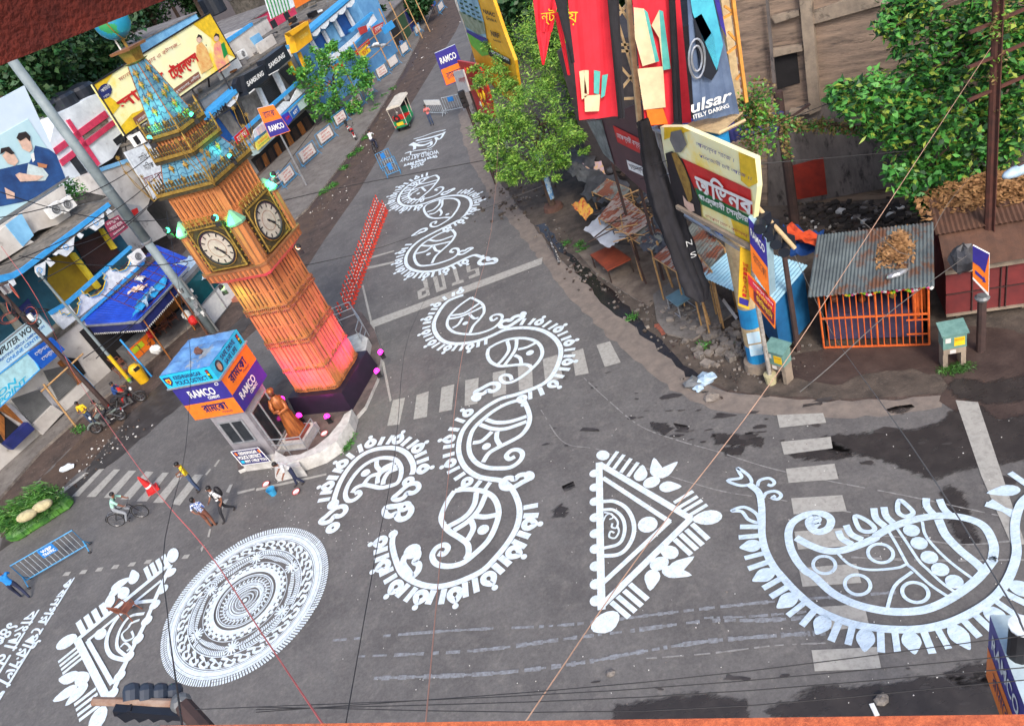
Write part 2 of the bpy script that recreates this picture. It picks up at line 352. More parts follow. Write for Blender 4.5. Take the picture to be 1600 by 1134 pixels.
def along(mb,n,line,spread,lo,hi,ms):
 for _ in range(n):
  i=random.randrange(len(line)-1);t=rnd();x=line[i][0]*(1-t)+line[i+1][0]*t;y=line[i][1]*(1-t)+line[i+1][1]*t
  c=G(x,y,0)+V3((random.gauss(0,spread),random.gauss(0,spread),0));s=uni(lo,hi);h=s*uni(.3,.8);mb.box(c+V3((0,0,h/2)),s,s*uni(.5,1),h,random.choice(ms),rz=uni(0,3.14))
along(mb,210,[(850,350),(900,420),(950,450),(1000,490),(1050,530),(1090,560)],.35,.03,.13,[m_stone,m_stone,m_ddirt,m_mud,m_kerb,m_ddirt])
along(mb,160,[(1100,560),(1180,590),(1230,570),(1230,540)],.5,.03,.1,[m_stone,m_mud,m_ddirt])
along(mb,220,[(1050,470),(1130,540),(1170,560)],.45,.08,.3,[m_stone,m_kerb])
along(mb,140,[(1240,330),(1330,360),(1290,350),(1380,350)],.9,.04,.2,[m_spk,m_ddirt,m_ddirt,m_mud,m_stone])
along(mb,110,[(770,290),(800,330),(780,300),(830,330)],.9,.04,.2,[m_ddirt,m_ddirt,m_stone,m_mud,m_ddirt])
ob('rubble',mb,label='broken concrete, stones and litter along the muddy right-hand verge',cat='rubble',kind='stuff')
mb=MB()
along(mb,130,[(500,340),(520,300),(560,240),(600,180)],.9,.03,.11,[m_spk,m_stone,m_mud,m_ddirt,m_stone])
along(mb,160,[(60,800),(120,740),(200,680),(150,690)],.6,.02,.10,[m_spk,m_stone,m_mudr])
along(mb,70,[(600,180),(640,110),(690,40)],1.0,.04,.16,[m_spk,m_stone,m_mud,m_mud])
ob('roadside_litter',mb,label='scraps of paper and stones strewn along the brown left-hand verge',cat='litter',kind='stuff')
mb=MB()
m_redb=mat('red_brick',S(150,84,66),S(110,64,52),s=8,r=.9)
A0=G(1028,508,.03)
for i in range(5):
 for j in range(5):
  mb.box(A0+V3((i*.27+uni(-.02,.02),-j*.16-.1*i*.0+uni(-.01,.01),0)),.24,.12,.08,m_redb,rz=uni(-.05,.05)-.35)
ob('brick_paving',mb,label='patch of loose red bricks laid beside the concrete platform',cat='bricks')
# ================================================================== white markings
m_oldw=mat('worn_road_paint',S(164,161,154),S(134,131,126),s=6,r=.85,lo=.45,hi=.75,col3=S(120,117,114),s3=14,lo3=.6,hi3=.72)
m_pnt=mat('white_paint',S(228,238,242),S(188,200,210),s=6,r=.8,lo=.3,hi=.8,col3=S(142,144,146),s3=26,lo3=.56,hi3=.68,grain=.12,gs=7)
m_pntd=mat('dark_paint_gap',S(62,60,62),S(70,68,70),s=3,r=.85)
m_pntb=mat('bluish_white_paint',S(208,224,236),S(176,196,212),s=3,r=.8,lo=.35,hi=.7,col3=S(150,156,162),s3=14,lo3=.54,hi3=.7,strch=(1,3,1),grain=.12,gs=7)
def marks(name,polys,z=.0205,m=None):
 mb=MB()
 for p in polys:mb.poly([G(x,y,z)for x,y in p][::-1],m or m_oldw)
 return ob(name,mb,kind='structure')
marks('zebra_crossing',[[(614,625),(633,621),(624,663),(605,665)],[(651,617),(670,611),(667,651),(646,655)],[(690,605),(710,600),(706,640),(686,644)],[(727,594),(748,590),(746,630),(726,634)],[(770,582),(790,578),(791,615),(770,620)],[(809,572),(831,568),(833,607),(811,610)],[(848,561),(871,554),(880,590),(852,598)],[(893,550),(911,544),(920,583),(899,587)],[(932,539),(953,533),(970,566),(945,573)],[(1046,506),(1050,503),(1056,520),(1040,524)]])
marks('zebra_crossing',[[(1214,648),(1286,645),(1291,660),(1218,668)],[(1220,690),(1298,682),(1301,700),(1225,710)],[(1228,732),(1304,724),(1310,748),(1232,754)],[(1236,778),(1316,773),(1323,798),(1240,803)],[(1241,830),(1322,824),(1331,852),(1247,858)],[(1248,887),(1338,880),(1346,910),(1254,916)],[(1275,948),(1350,943),(1358,976),(1300,985)],[(1268,1015),(1370,1010),(1377,1044),(1273,1048)]])
marks('zebra_crossing',[[(133,738),(139,738),(94,773),(88,772)],[(154,733),(163,732),(123,775),(112,775)],[(178,733),(188,733),(149,776),(135,776)],[(201,735),(213,735),(176,778),(162,777)],[(228,736),(240,737),(203,780),(188,780)],[(254,738),(264,738),(229,783),(213,783)],[(278,739),(288,740),(255,785),(239,785)],[(304,741),(318,741),(281,789),(268,787)]])
marks('stop_line',[[(578,502),(848,402),(846,413),(579,513)]])
marks('road_lettering',[[(652,455),(669,446),(671,451),(659,456),(659,462),(666,458),(660,438),(667,435),(672,461),(654,468)],[(676,433),(683,431),(687,449),(692,448),(688,428),(693,427),(698,451),(682,457)],[(707,421),(713,419),(718,438),(724,437),(725,441),(706,447),(706,443),(713,440)],[(728,417),(735,415),(735,422),(748,418),(750,430),(733,436),(732,432),(744,427),(742,422),(730,426)]],.0225)
marks('lane_line',[[(1493,625),(1528,628),(1602,850),(1580,850),(1534,745)],[(565,446),(568,445),(581,500),(578,502)],[(580,505),(584,505),(592,545),(588,545)],[(596,565),(600,564),(612,625),(609,628)],[(565,405),(616,391),(616,393),(566,408)],[(560,420),(616,408),(616,411),(560,424)],[(400,763),(510,739),(510,742),(400,767)],[(371,768),(398,762),(398,765),(371,772)]],.0225)
dash=[(104,897),(130,894),(155,890),(180,886),(206,882),(231,878),(290,870)]
marks('lane_dashes',[[(x-7,y+2.5),(x-2,y-3.5),(x+7,y-4.5),(x+3,y+1.8)]for x,y in dash]+[[(324,838),(327,826),(330,826),(327,839)],[(313,857),(317,851),(320,851),(315,862)],[(341,795),(351,780),(357,779),(347,796)],[(353,768),(359,757),(364,756),(358,770)],[(385,723),(389,719),(391,720),(386,726)],[(334,728),(341,718),(344,718),(337,729)],[(320,741),(328,732),(330,733),(323,742)]],.0225)
mb=MB()
def faint(pts,w,m,n=10,gap=.25,z=.0195):
 P=smooth_pts([G(x,y,z)for x,y in pts],n)
 for i in range(len(P)-1):
  if rnd()<gap*.5:continue
  a,b=P[i],P[i+1];d=(b-a).normalized();q=V3((-d.y,d.x,0))*w/2*uni(.5,1.2);mb.quad(a-q,b-q,b+q,a+q,m)
m_fnt=mat('faded_paint',S(140,144,150),S(108,107,108),s=10,r=.9)
m_fnt2=mat('faded_paint_thin',S(150,148,146),S(120,118,116),s=10,r=.9)
faint([(845,640),(880,690),(935,702),(1000,728),(1120,765),(1215,780),(1330,800)],.04,m_fnt2,14,.3)
faint([(912,590),(950,625),(1000,665),(1060,688),(1120,705),(1200,730),(1290,750),(1420,775),(1560,805)],.04,m_fnt2,14,.3)
faint([(520,1000),(700,985),(850,978),(940,970),(1060,955),(1200,940),(1400,925)],.10,m_fnt,16,.35)
faint([(560,1025),(740,1016),(880,998),(985,985),(1100,970),(1200,968),(1320,960)],.12,m_fnt,16,.4)
faint([(560,1060),(760,1052),(900,1036),(1000,1018),(1100,1002),(1220,992),(1290,988)],.12,m_fnt,16,.25)
faint([(1100,965),(1180,962),(1260,955)],.08,m_fnt,16,.4)
faint([(1010,1028),(1110,1020),(1210,1008),(1290,1004)],.05,m_fnt2,12,.4)
faint([(1300,835),(1400,838),(1500,850),(1580,845)],.05,m_fnt2,12,.4)
faint([(1330,870),(1450,875),(1600,874)],.06,m_fnt2,12,.4)
ob('worn_lane_arcs',mb,kind='structure')
# ================================================================== the floor paintings
_zl=[0]
def zlev():
 _zl[0]=(_zl[0]+1)%40;return.026+_zl[0]*.0006
def stroke(mb,pts,w,m=None,closed=False,n=5,pix=True,taper=0):
 z=zlev();P=[G(x,y,z)if pix else V3((x,y,z))for x,y in pts]
 P=smooth_pts(P,n,closed)if n>1 else P
 N=len(P);vs=[]
 for i,p in enumerate(P):
  a=P[(i-1)%N]if closed or i>0 else p;b=P[(i+1)%N]if closed or i<N-1 else p
  d=(b-a);d.z=0
  if d.length<1e-6:d=V3((1,0,0))
  d.normalize();k=w/2
  if taper:k*=(1-taper*abs(2*i/(N-1)-1)**2)
  q=V3((-d.y,d.x,0))*k;vs+=[p-q,p+q]
 fs=[(2*i,2*i+2,2*i+3,2*i+1)for i in range(N-1)]
 if closed:fs.append((2*N-2,0,1,2*N-1))
 mb.add(vs,fs,m or m_pnt)
def blob(mb,x,y,rx,ry=None,ang=0,m=None,pix=True,n=14,tip=0):
 """filled dot; radii in metres, ang in degrees on the ground; tip>0 pulls one end to a point"""
 z=zlev();c=G(x,y,z)if pix else V3((x,y,z));ry=ry or rx;a=R(ang);P=[]
 for i in range(n):
  t=2*math.pi*i/n;u=rx*math.cos(t)*(1+tip*max(0,math.cos(t))**3);v=ry*math.sin(t)*(1-tip*.5*max(0,math.cos(t)))
  P.append(V3((c.x+u*math.cos(a)-v*math.sin(a),c.y+u*math.sin(a)+v*math.cos(a),z)))
 mb.poly(P,m or m_pnt)
def drop(mb,c,nrm,L,W,m=None,hole=True):
 """tear-drop ring pointing along nrm (2d), starting at c"""
 t=V3((-nrm.y,nrm.x,0));P=[c+nrm*L*a+t*W*b for a,b in((.02,0),(.18,.36),(.5,.48),(.8,.25),(1,0),(.8,-.25),(.5,-.48),(.18,-.36))]
 if hole:P=[c+nrm*L*a+t*W*b for a,b in((.18,0),(.26,.22),(.5,.3),(.72,.16),(.84,0),(.72,-.16),(.5,-.3),(.26,-.22))];stroke(mb,[(p.x,p.y)for p in P],W*.36,m,True,3,pix=False)
 else:
  z=zlev();Q=smooth_pts(P,3,True);mb.poly([V3((p.x,p.y,z))for p in Q],m or m_pnt)
def fringe(mb,pts,side,period,L,w,s0=0,s1=None,off=.08,m=None,dot=True,lean=.12,hole=True,pat='IIO',dr=.1):
 """bars and drops along the outside of a painted curve; all sizes in metres on the ground"""
 P=smooth_pts([G(x,y,0)for x,y in pts],8);acc=[0]
 for a,b in zip(P,P[1:]):acc.append(acc[-1]+(b-a).length)
 s1=acc[-1]if s1 is None else s1;N=-period if period<0 else max(1,round((s1-s0)/period));step=(s1-s0)/(N*len(pat));s=s0+step*.5;k=0
 while s<s1-1e-3:
  i=max(j for j in range(len(acc)-1)if acc[j]<=s)if s>0 else 0
  t=(s-acc[i])/max(1e-6,acc[i+1]-acc[i]);p=P[i].lerp(P[i+1],t);d=(P[i+1]-P[i]).normalized();nn=V3((-d.y,d.x,0))*side
  c=p+nn*off;ch=pat[k%len(pat)];l=L*uni(.9,1.08)
  if ch=='I':stroke(mb,[(c.x,c.y),((c+nn*l+d*lean*l).x,(c+nn*l+d*lean*l).y)],w*uni(.9,1.1),m,n=1,pix=False)
  elif ch=='O':
   drop(mb,c,nn,l*1.15,w*2.75,m,hole)
   if dot:q=c+nn*(l*1.15+dr*.9);blob(mb,q.x,q.y,dr,m=m,pix=False)
  s+=step;k+=1
def zm(pts,s,ox,oy):return[(ox+x/s,oy+y/s)for x,y in pts]
def heart(mb,x,y,r,ang,m=None,k=1.0):
 a=R(ang);c=G(x,y,0)
 P=[(0,-.75),(.35,-.95),(.8,-.7),(.85,-.1),(.35,.55),(0,.95),(-.3,.6),(-.25,.15),(.1,-.1),(-.05,-.4)]
 Q=[(c.x+r*k*(u*math.cos(a)-v*math.sin(a)),c.y+r*(u*math.sin(a)+v*math.cos(a)))for u,v in P]
 stroke(mb,Q,r*.42,m,True,4,pix=False)
# --- long winding motif through the middle
mb=MB()
main=[(724,461),(712,465),(698,472),(686,487),(678,505),(681,521),(693,533),(713,537),(740,534),(765,526),(790,515),(820,512),(846,516),(866,528),(876,545),(873,566),(860,590),(840,604),(807,616),(783,622.5),(762,634),(747,645.6),(732,660),(721,677),(716.5,698),(719,715),(728,731),(743.5,742.4),(759,747),(781,750),(793,756),(803,768.5),(810.5,787),(811.5,805),(806.5,825),(793,848),(775,870),(755,890),(728,904),(702,913),(677,916),(651,910),(629,896),(619,876),(613,852),(614,837)]
stroke(mb,main,.2,n=5);blob(mb,614.4,834,.17)
for nm,sc,ox,oy,outl,W in(('B1',5.67,640,440,[[(545,140),(640,195),(660,265),(620,330),(565,390),(535,455)],[(545,140),(470,190),(400,250),(345,320),(335,390),(380,440),(450,460),(560,465),(660,445),(750,405),(810,345),(818,300),(770,290),(720,315),(735,345),(780,320)],[(370,300),(480,280),(560,230),(620,190)],[(350,330),(450,310),(560,265),(640,225)],[(470,320),(430,380),(380,410)],[(530,290),(570,325),(610,320)]],.145),('B2',5.67,640,440,[[(700,590),(780,545),(880,510),(1000,500),(1100,520),(1160,570),(1175,640),(1140,710),(1060,790),(980,850),(900,890),(830,890),(805,850),(840,825),(890,835),(905,870)],[(700,590),(690,650),(720,710),(790,745),(860,745),(960,735),(1040,735),(1090,765)],[(865,525),(880,600),(840,670),(780,735)],[(950,510),(940,590),(900,660),(840,740)],[(960,600),(1040,580),(1120,540)],[(930,650),(980,680),(990,740)]],.16),('D',6.3,680,590,[[(860,210),(720,250),(600,310),(480,400),(380,500),(335,620),(340,740),(400,830),(500,880),(620,890),(740,880),(830,820),(860,750),(820,710),(750,715),(700,765),(730,800),(785,775)],[(865,210),(900,280),(930,380),(915,470),(850,560),(750,620),(630,680),(530,740),(470,830)],[(500,410),(600,440),(740,430),(900,380)],[(440,460),(560,500),(700,500),(900,430)],[(370,640),(460,620),(560,530)],[(610,530),(605,600),(640,665)]],.185),('C',4.93,560,730,[[(740,180),(680,270),(640,370),(650,430),(700,490),(780,540),(840,590),(848,660),(825,705)],[(740,180),(830,168),(950,180),(1040,230),(1080,330),(1060,440),(1000,560),(900,660),(800,735),(690,760),(600,740),(568,680),(600,620),(660,595),(690,620),(660,665),(615,660)],[(910,190),(890,290),(820,380),(690,455)],[(980,210),(930,320),(850,410),(735,485)],[(900,375),(980,380),(1060,365)],[(870,410),(885,470),(840,560)]],.2)):
 for o in outl:stroke(mb,zm(o,sc,ox,oy),W)
blob(mb,727,505,.14);blob(mb,828,551,.17);blob(mb,760,697,.17);blob(mb,755,827,.2);blob(mb,642,861.5,.14)
fringe(mb,main[:10][::-1],1,-7,.42,.16,0,off=.15)
fringe(mb,main[10:19],1,-6,.46,.17,.5,off=.15)
fringe(mb,main[21:30][::-1],1,-4,.46,.18,.1,off=.15)
fringe(mb,main[32:46],1,-8,.5,.2,.1,off=.15)
heart(mb,760,612,.5,60);blob(mb,744,621,.2,.26,20);heart(mb,807,748,.5,240);blob(mb,827,743,.18,.24,10)
heart(mb,800,500,.55,250);blob(mb,818,490,.14,.2,10);heart(mb,650,880,.52,160);blob(mb,644,861,.3)
heart(mb,617,804,.58,30);heart(mb,635,773,.5,80);blob(mb,632,791,.27,.24);blob(mb,638,752,.25,.25)
blob(mb,644,861.5,.05,m=m_pntd);blob(mb,632,791,.05,m=m_pntd);blob(mb,638,752,.05,m=m_pntd)
ob('floor_painting',mb,label='long winding white alpana with four paisleys through the middle of the junction',cat='floor painting')
# --- left arch motif
mb=MB()
arch=[(521,784),(525,769.5),(532,752),(543.5,733),(559,715.6),(578,704.4),(599,699.7),(620,700.5),(635.6,708.4),(644.3,722),(646,733),(643.5,741)]
stroke(mb,arch,.22);blob(mb,520.5,787.5,.24)
for o in([(440,690),(480,640),(560,612),(640,625),(720,640),(800,625),(890,590),(925,500),(915,420),(860,360),(760,345),(660,365),(560,420),(470,510),(400,620),(375,710),(400,765),(460,760),(520,710),(505,680),(465,700)],[(685,375),(685,430),(730,480)],[(560,600),(620,530),(700,500),(760,440),(860,395)],[(690,600),(700,530),(760,470),(880,425)],[(745,610),(755,560),(800,490),(890,450)]):
 stroke(mb,zm(o,6.3,480,660),.19)
blob(mb,571,738.5,.19);fringe(mb,arch,1,-6,.5,.2,.0,off=.15)
heart(mb,521,809,.5,80);blob(mb,520,824,.28,.25);blob(mb,520,824,.05,m=m_pntd)
ob('floor_painting',mb,label='white arched alpana with one paisley below the tower island steps',cat='floor painting')
# --- far motif up the street
mb=MB()
Z1=lambda p:zm(p,8,600,190)
Z2=lambda p:zm(p,8,600,330)
far=Z1([(560,690),(440,730),(320,790),(230,870),(185,950),(190,1010),(250,1050),(370,1055),(500,1025),(600,990),(720,950),(860,925),(990,930),(1070,970),(1090,1040),(1050,1120)])+Z2([(980,80),(860,150),(720,220),(580,290),(440,370),(340,460),(280,560),(275,650),(330,720),(450,755),(600,750),(760,710),(900,650),(1020,590),(1130,550),(1210,570)])
stroke(mb,far,.2);blob(mb,753,401,.14)
for o in([(650,670),(560,700),(440,780),(340,860),(305,930),(340,970),(430,975),(550,955),(650,920),(720,870),(740,830),(700,820),(640,850),(670,862)],[(650,670),(685,710),(650,770),(580,850),(500,920),(440,970)],[(400,790),(520,770),(670,730)],[(350,860),(470,820),(640,770)],[(330,910),(430,850)],[(470,820),(520,870)]):stroke(mb,Z1(o),.15)
for o in([(-500,0)],):pass
for o in([(850,70),(770,130),(660,190),(590,190),(590,150),(650,130),(640,160)],[(530,-80),(500,-40),(510,10),(560,70),(650,90),(760,80),(830,80)],[(530,-80),(620,-120),(760,-155),(880,-155),(940,-110),(920,-30),(850,70)],[(560,40),(640,20),(720,-60),(730,-140)],[(540,10),(620,-20),(690,-90),(700,-150)],[(700,60),(720,20),(700,-20)]):stroke(mb,Z2(o),.15)
for o in([(850,230),(720,270),(590,340),(470,420),(385,530),(390,620),(450,680),(600,670),(750,630),(870,580),(930,520),(920,470),(860,470),(830,505),(870,515)],[(850,230),(890,290),(850,370),(780,440),(700,510),(640,570),(600,650)],[(560,360),(680,370),(860,310)],[(470,430),(600,430),(830,380)],[(400,530),(520,500),(600,440)],[(620,440),(650,490),(700,500)]):stroke(mb,Z2(o),.16)
blob(mb,653.7,302.5,.13);blob(mb,699,335,.13);blob(mb,669.5,397,.14)
fringe(mb,far[:9],1,1.3,.5,.12,0,off=.17);fringe(mb,far[11:18],1,1.15,.45,.12,.1,off=.17)if 0 else None
fringe(mb,far[:9],-1,-7,.55,.16,0,off=.15);fringe(mb,far[11:19],1,-6,.5,.16,.1,off=.15);fringe(mb,far[20:30],-1,-7,.48,.16,0.3,off=.15)
heart(mb,656,365,.45,80);heart(mb,766,407,.55,200);heart(mb,728,392,.4,250);heart(mb,700,300,.4,250);blob(mb,708,296,.16,.2)
ob('floor_painting',mb,label='far white alpana with three paisleys beside the row of orange posts',cat='floor painting')
# --- right triangle
mb=MB()
for o,ww in((([(936,722),(937,780),(938,860),(940,952)]),.22),([(936,724),(1080,810)],.2),([(1081,808),(942,944)],.2),([(942,746),(1047,815)],.15),([(1047,813),(942,910)],.15)):stroke(mb,o,ww,n=1)
stroke(mb,[(942,783),(960,783),(978,793),(989,812),(990,834),(980,855),(965,866),(942,868)],.13);stroke(mb,[(942,796),(957,796),(970,805),(976,820),(974,838),(965,850),(942,856)],.11)
stroke(mb,[(942,815),(947,805),(955,802),(958,808),(952,811)],.05);stroke(mb,[(944,800),(955,803),(965,814),(963,824),(956,823),(957,817)],.06);stroke(mb,[(964,820),(967,830),(961,840),(952,838),(954,830),(960,832)],.06)
blob(mb,1012,819,.29)
for y in(739,761,783,808,833,857,884,912,938):blob(mb,929+(y-739)*.01,y,.17,.17)
blob(mb,942,711,.2,.25,20);blob(mb,946,971,.27,.42,-80,tip=.2)
def barx(x,y,dx,dy,ww=.14):stroke(mb,[(x-dx,y-dy),(x+dx,y+dy)],ww,n=1)
for x,y in((957,716),(967,721),(978,727),(989,733)):barx(x,y,8,-11,.13)
for x,y in((1068,776),(1075,784),(1082,790),(1090,797)):barx(x,y,15,-9,.12)
for x,y in((1094,830),(1085,839),(1076,846),(1067,854)):barx(x,y,13,12,.15)
for x,y in((998,924),(989,934),(979,943),(969,952)):barx(x,y,14,12,.15)
for x,y,a,t in((1001,741,60,.5),(1018,753,0,0),(1044,760,-30,.5),(1046,862,120,.4),(1030,880,0,0),(1019,902,240,.5)):blob(mb,x,y,.27,.22,a,tip=t)
blob(mb,1107,808,.38,.26,160,tip=.2)
for x,y,a in((1025,733,75),(1040,736,20),(1060,884,10),(1052,893,-40)):blob(mb,x,y,.32,.2,a,tip=.6)
ob('floor_painting',mb,label='solid white triangular alpana pointing right in the centre of the junction',cat='floor painting')
# --- big right paisley
mb=MB();mw=m_pntb
Z7=lambda p:zm(p,5.67,1120,700)
Z8=lambda p:zm(p,6.3,1360,700)
Zg=lambda p:zm(p,3.99,1200,850)
outer=Z7([(290,320),(370,390),(395,500),(400,640),(400,760),(430,900),(500,1040),(590,1150)])+Zg([(180,300),(300,400),(450,470),(600,510),(800,530),(1000,520),(1200,460),(1400,340),(1500,210),(1550,60)])+Z8([(1425,850),(1430,700),(1480,550),(1560,470),(1640,430)])
stroke(mb,outer,.19,mw)
stroke(mb,Z7([(905,690),(868,665),(895,630),(860,615),(815,650),(840,710),(905,740),(985,710),(1012,640),(965,590),(870,575),(760,600),(670,660),(635,750),(650,870),(700,980),(780,1080),(860,1130)])+Zg([(400,300),(540,370),(700,410),(850,420),(1000,400),(1150,330),(1300,220),(1400,100)])+Z8([(1205,1080),(1215,960),(1160,820),(1080,740),(950,690),(800,665),(640,665),(480,690),(330,730),(180,790),(60,860)])+Z7([(1400,795),(1250,860),(1100,905),(960,905),(820,855),(700,790)]),.2,mw)
for o,ww in((Z8([(170,800),(260,950),(360,1134)])+Zg([(900,150),(1010,250),(1130,330)]),.07),(Z8([(250,770),(360,930),(480,1110)])+Zg([(1000,160),(1080,235),(1170,300)]),.07),(Z8([(510,720),(540,850),(640,980),(800,1130)])+Zg([(1270,210)]),.07),(Z8([(670,700),(740,850),(880,1000),(1030,1120)])+Zg([(1340,160)]),.2),(Z7([(1070,930),(1180,1030),(1350,1075),(1588,1060)])+Zg([(860,125)]),.07),(Zg([(900,170),(790,260),(740,410)]),.08)):stroke(mb,o,ww,mw)
for x,y,r in((1288,883,.26),(1375.8,865,.28),(1340,914,.28),(1430,926,.27)):
 c=G(x,y,0);stroke(mb,[(c.x+r*math.cos(t*math.pi/6),c.y+r*math.sin(t*math.pi/6))for t in range(12)],.085,mw,True,3,pix=False)
for x,y in((1424,828),(1436,848),(1452,870),(1469,889),(1491,908)):blob(mb,x,y,.19,m=mw)
for o in(Z7([(1075,730),(1110,800),(1200,850)]),Z7([(1145,680),(1190,760),(1290,810)]),Z7([(1390,530),(1410,620),(1490,690)]),Z7([(1480,520),(1500,600),(1560,660)]),Z8([(550,490),(555,570),(620,650)]),Z8([(680,500),(720,590),(790,660)])):stroke(mb,o,.17,mw)
for o in(Z7([(1225,600),(1330,640),(1400,710),(1340,740),(1260,710)]),Z8([(285,510),(380,580),(420,640),(340,670),(270,620)])):stroke(mb,o,.12,mw,True)
for o in(Z7([(185,175),(280,240),(305,310),(210,330),(95,285),(215,262),(200,215)]),Z7([(130,555),(240,520),(350,580),(370,655),(280,630),(220,560)])):stroke(mb,o,.1,mw,True)
for o in(Z7([(360,335),(380,285),(460,265),(510,300),(485,330),(450,320)]),Z7([(410,440),(440,395),(520,380),(570,415),(540,450),(490,440),(520,420)])):stroke(mb,o,.1,mw)
fringe(mb,outer[3:17],-1,-9,.55,.15,.1,off=.04,m=mw,dot=False,hole=False,lean=0)
fringe(mb,outer[17:],-1,1.3,.5,.16,.2,off=.02,m=mw,dot=False,hole=False,lean=0)if 0 else None
for a,b in(((1547,782),(1583,805)),((1540,787),(1583,800)),((1578,738),(1612,762))):stroke(mb,[a,b],.16,mw,n=1)
blob(mb,1573,766,.3,.18,160,m=mw,tip=.5)
ob('floor_painting',mb,label='large bluish white paisley alpana over the zebra crossing at the right',cat='floor painting')
# --- left triangle
mb=MB();Zt=lambda p:zm(p,3.99,0,850)
for o,ww in(([(1060,120),(480,595)],.2),([(478,590),(670,965)],.25),([(1065,130),(985,300),(900,500),(800,700),(690,950)],.18),([(1005,225),(545,600)],.13),([(545,598),(700,870)],.16),([(700,870),(800,700)],.12)):stroke(mb,Zt(o),ww,n=1)
for o,ww in(([(960,350),(840,370),(730,460),(665,590),(690,690),(800,725)],.15),([(900,430),(810,450),(745,540),(730,640),(790,700)],.12),([(870,470),(820,490),(800,520)],.1),([(800,520),(760,560),(780,600),(830,580),(820,540)],.08),([(750,640),(780,615),(810,640),(790,665)],.08)):stroke(mb,Zt(o),ww)
for x,y in((1065,175),(1015,280),(965,375),(915,475),(860,590),(800,700),(745,820),(700,930)):blob(mb,x/3.99,850+y/3.99,.21,.2)
blob(mb,270,867,.42,.22,110);blob(mb,104,1002,.4,.3,170);blob(mb,157,990,.2,.3,40);blob(mb,153,1122,.3,.42,0)
for x,y in((205,912),(220,903),(236,893),(252,880),(262,873)):stroke(mb,[(x+18-5,y-8-5),(x+18-18,y-12+8)],.2,n=1)if 0 else None
for i in range(4):x,y=230+i*9.3,896-i*6.3;stroke(mb,[(x-3,y-10),(x+5,y+9)],.17,n=1)
for i in range(4):x,y=126+i*12,980-i*9;stroke(mb,[(x-4,y-10),(x+6,y+10)],.2,n=1)
for i in range(4):x,y=107+i*2.2,1020+i*6;stroke(mb,[(x-16,y+14),(x+14,y-10)],.13,n=1)
for i in range(4):x,y=133+i*2.5,1088+i*8;stroke(mb,[(x-17,y+13),(x+17,y-13)],.14,n=1)
for x,y,a,t in((171,940,100,.2),(187,912,10,.3),(180,922,70,.2),(209,902,110,.5),(193,926,120,.2)):blob(mb,x,y,.34,.22,a,tip=t)
for x,y,a in((109,1058,160),(128,1060,130),(104,1082,190),(122,1082,220)):blob(mb,x,y,.36,.24,a,tip=.3)
ob('floor_painting',mb,label='white triangular alpana at the lower left under the brown plastic chair',cat='floor painting')
# --- round mandala
mc=G(385,949.5,0);
E0=[(447.4,821.1),(505.4,852),(510.4,913.7),(477,982.8),(407.9,1047),(324,1076.7),(267.2,1052),(258.5,987.8),(282,933.5),(338.8,874.2),(412.8,828.5)]
Q=[G(x,y,0)for x,y in E0];mc=V3(((min(q.x for q in Q)+max(q.x for q in Q))/2,(min(q.y for q in Q)+max(q.y for q in Q))/2,0));MR=sum((q-mc).length for q in Q)/len(Q)
mb=MB()
def circ(r,w_,m=None,n=72):
 stroke(mb,[(mc.x+r*MR*math.cos(2*math.pi*i/n),mc.y+r*MR*math.sin(2*math.pi*i/n))for i in range(n)],w_*MR,m,True,1,pix=False)
def pol(r,t,c=(0,0)):return(mc.x+r*MR*math.cos(t),mc.y+r*MR*math.sin(t))
for i in range(190):
 t=2*math.pi*i/190;stroke(mb,[pol(.925,t),pol(.995,t+.02)],.058,n=1,pix=False)
circ(.915,.012);circ(.865,.085);circ(.81,.008,n=90)
for i in range(30):
 t=2*math.pi*i/30;d=2*math.pi/30
 stroke(mb,[pol(.69,t),pol(.72,t+d*.55),pol(.77,t+d*.45),pol(.8,t+d*.9),pol(.77,t+d*1.1),pol(.73,t+d*.95)],.10,n=4,pix=False)
 stroke(mb,[pol(.70,t+d*.4),pol(.735,t+d*.8),pol(.795,t+d*1.25)],.035,n=4,pix=False);stroke(mb,[pol(.8,t),pol(.755,t+d*.2),pol(.735,t+d*.05)],.045,n=4,pix=False)
circ(.675,.012)
fl=[R(a)for a in(20,80,140,200,260,320)]
for i in range(150):
 t=2*math.pi*i/150
 if min(abs((t-f+math.pi)%(2*math.pi)-math.pi)for f in fl)<.13:continue
 k=min(abs((t-f+math.pi)%(2*math.pi)-math.pi)for f in fl)
 stroke(mb,[pol(.6-.0*k,t),pol(.64,t+.01),pol(.662,t+.04)],.05,n=2,pix=False)
 stroke(mb,[pol(.525+.05*(1-k*1.9),t),pol(.56+.04*(1-k*1.9),t-.01),pol(.585,t-.03)],.045,n=2,pix=False)
for f in fl:
 for k in range(12):
  a=k*math.pi/6;c=pol(.59,f);stroke(mb,[c,(c[0]+.085*MR*math.cos(a),c[1]+.085*MR*math.sin(a))],.06,n=1,pix=False)
circ(.50,.008)
for i in range(32):
 t=2*math.pi*i/32;c=pol(.468,t);blob(mb,c[0],c[1],.075,pix=False,n=8);c=pol(.44,t+.1);blob(mb,c[0],c[1],.085,pix=False,n=8)
circ(.40,.06);circ(.335,.014);circ(.315,.01,n=80)
for i in range(34):
 t=2*math.pi*i/34;stroke(mb,[pol(.30,t),pol(.27,t+.06),pol(.245,t),pol(.262,t-.07)],.05,n=3,pix=False)
for i in range(90):
 t=2*math.pi*i/90;stroke(mb,[pol(.2,t),pol(.235,t+.05)],.035,n=1,pix=False)
circ(.185,.02)
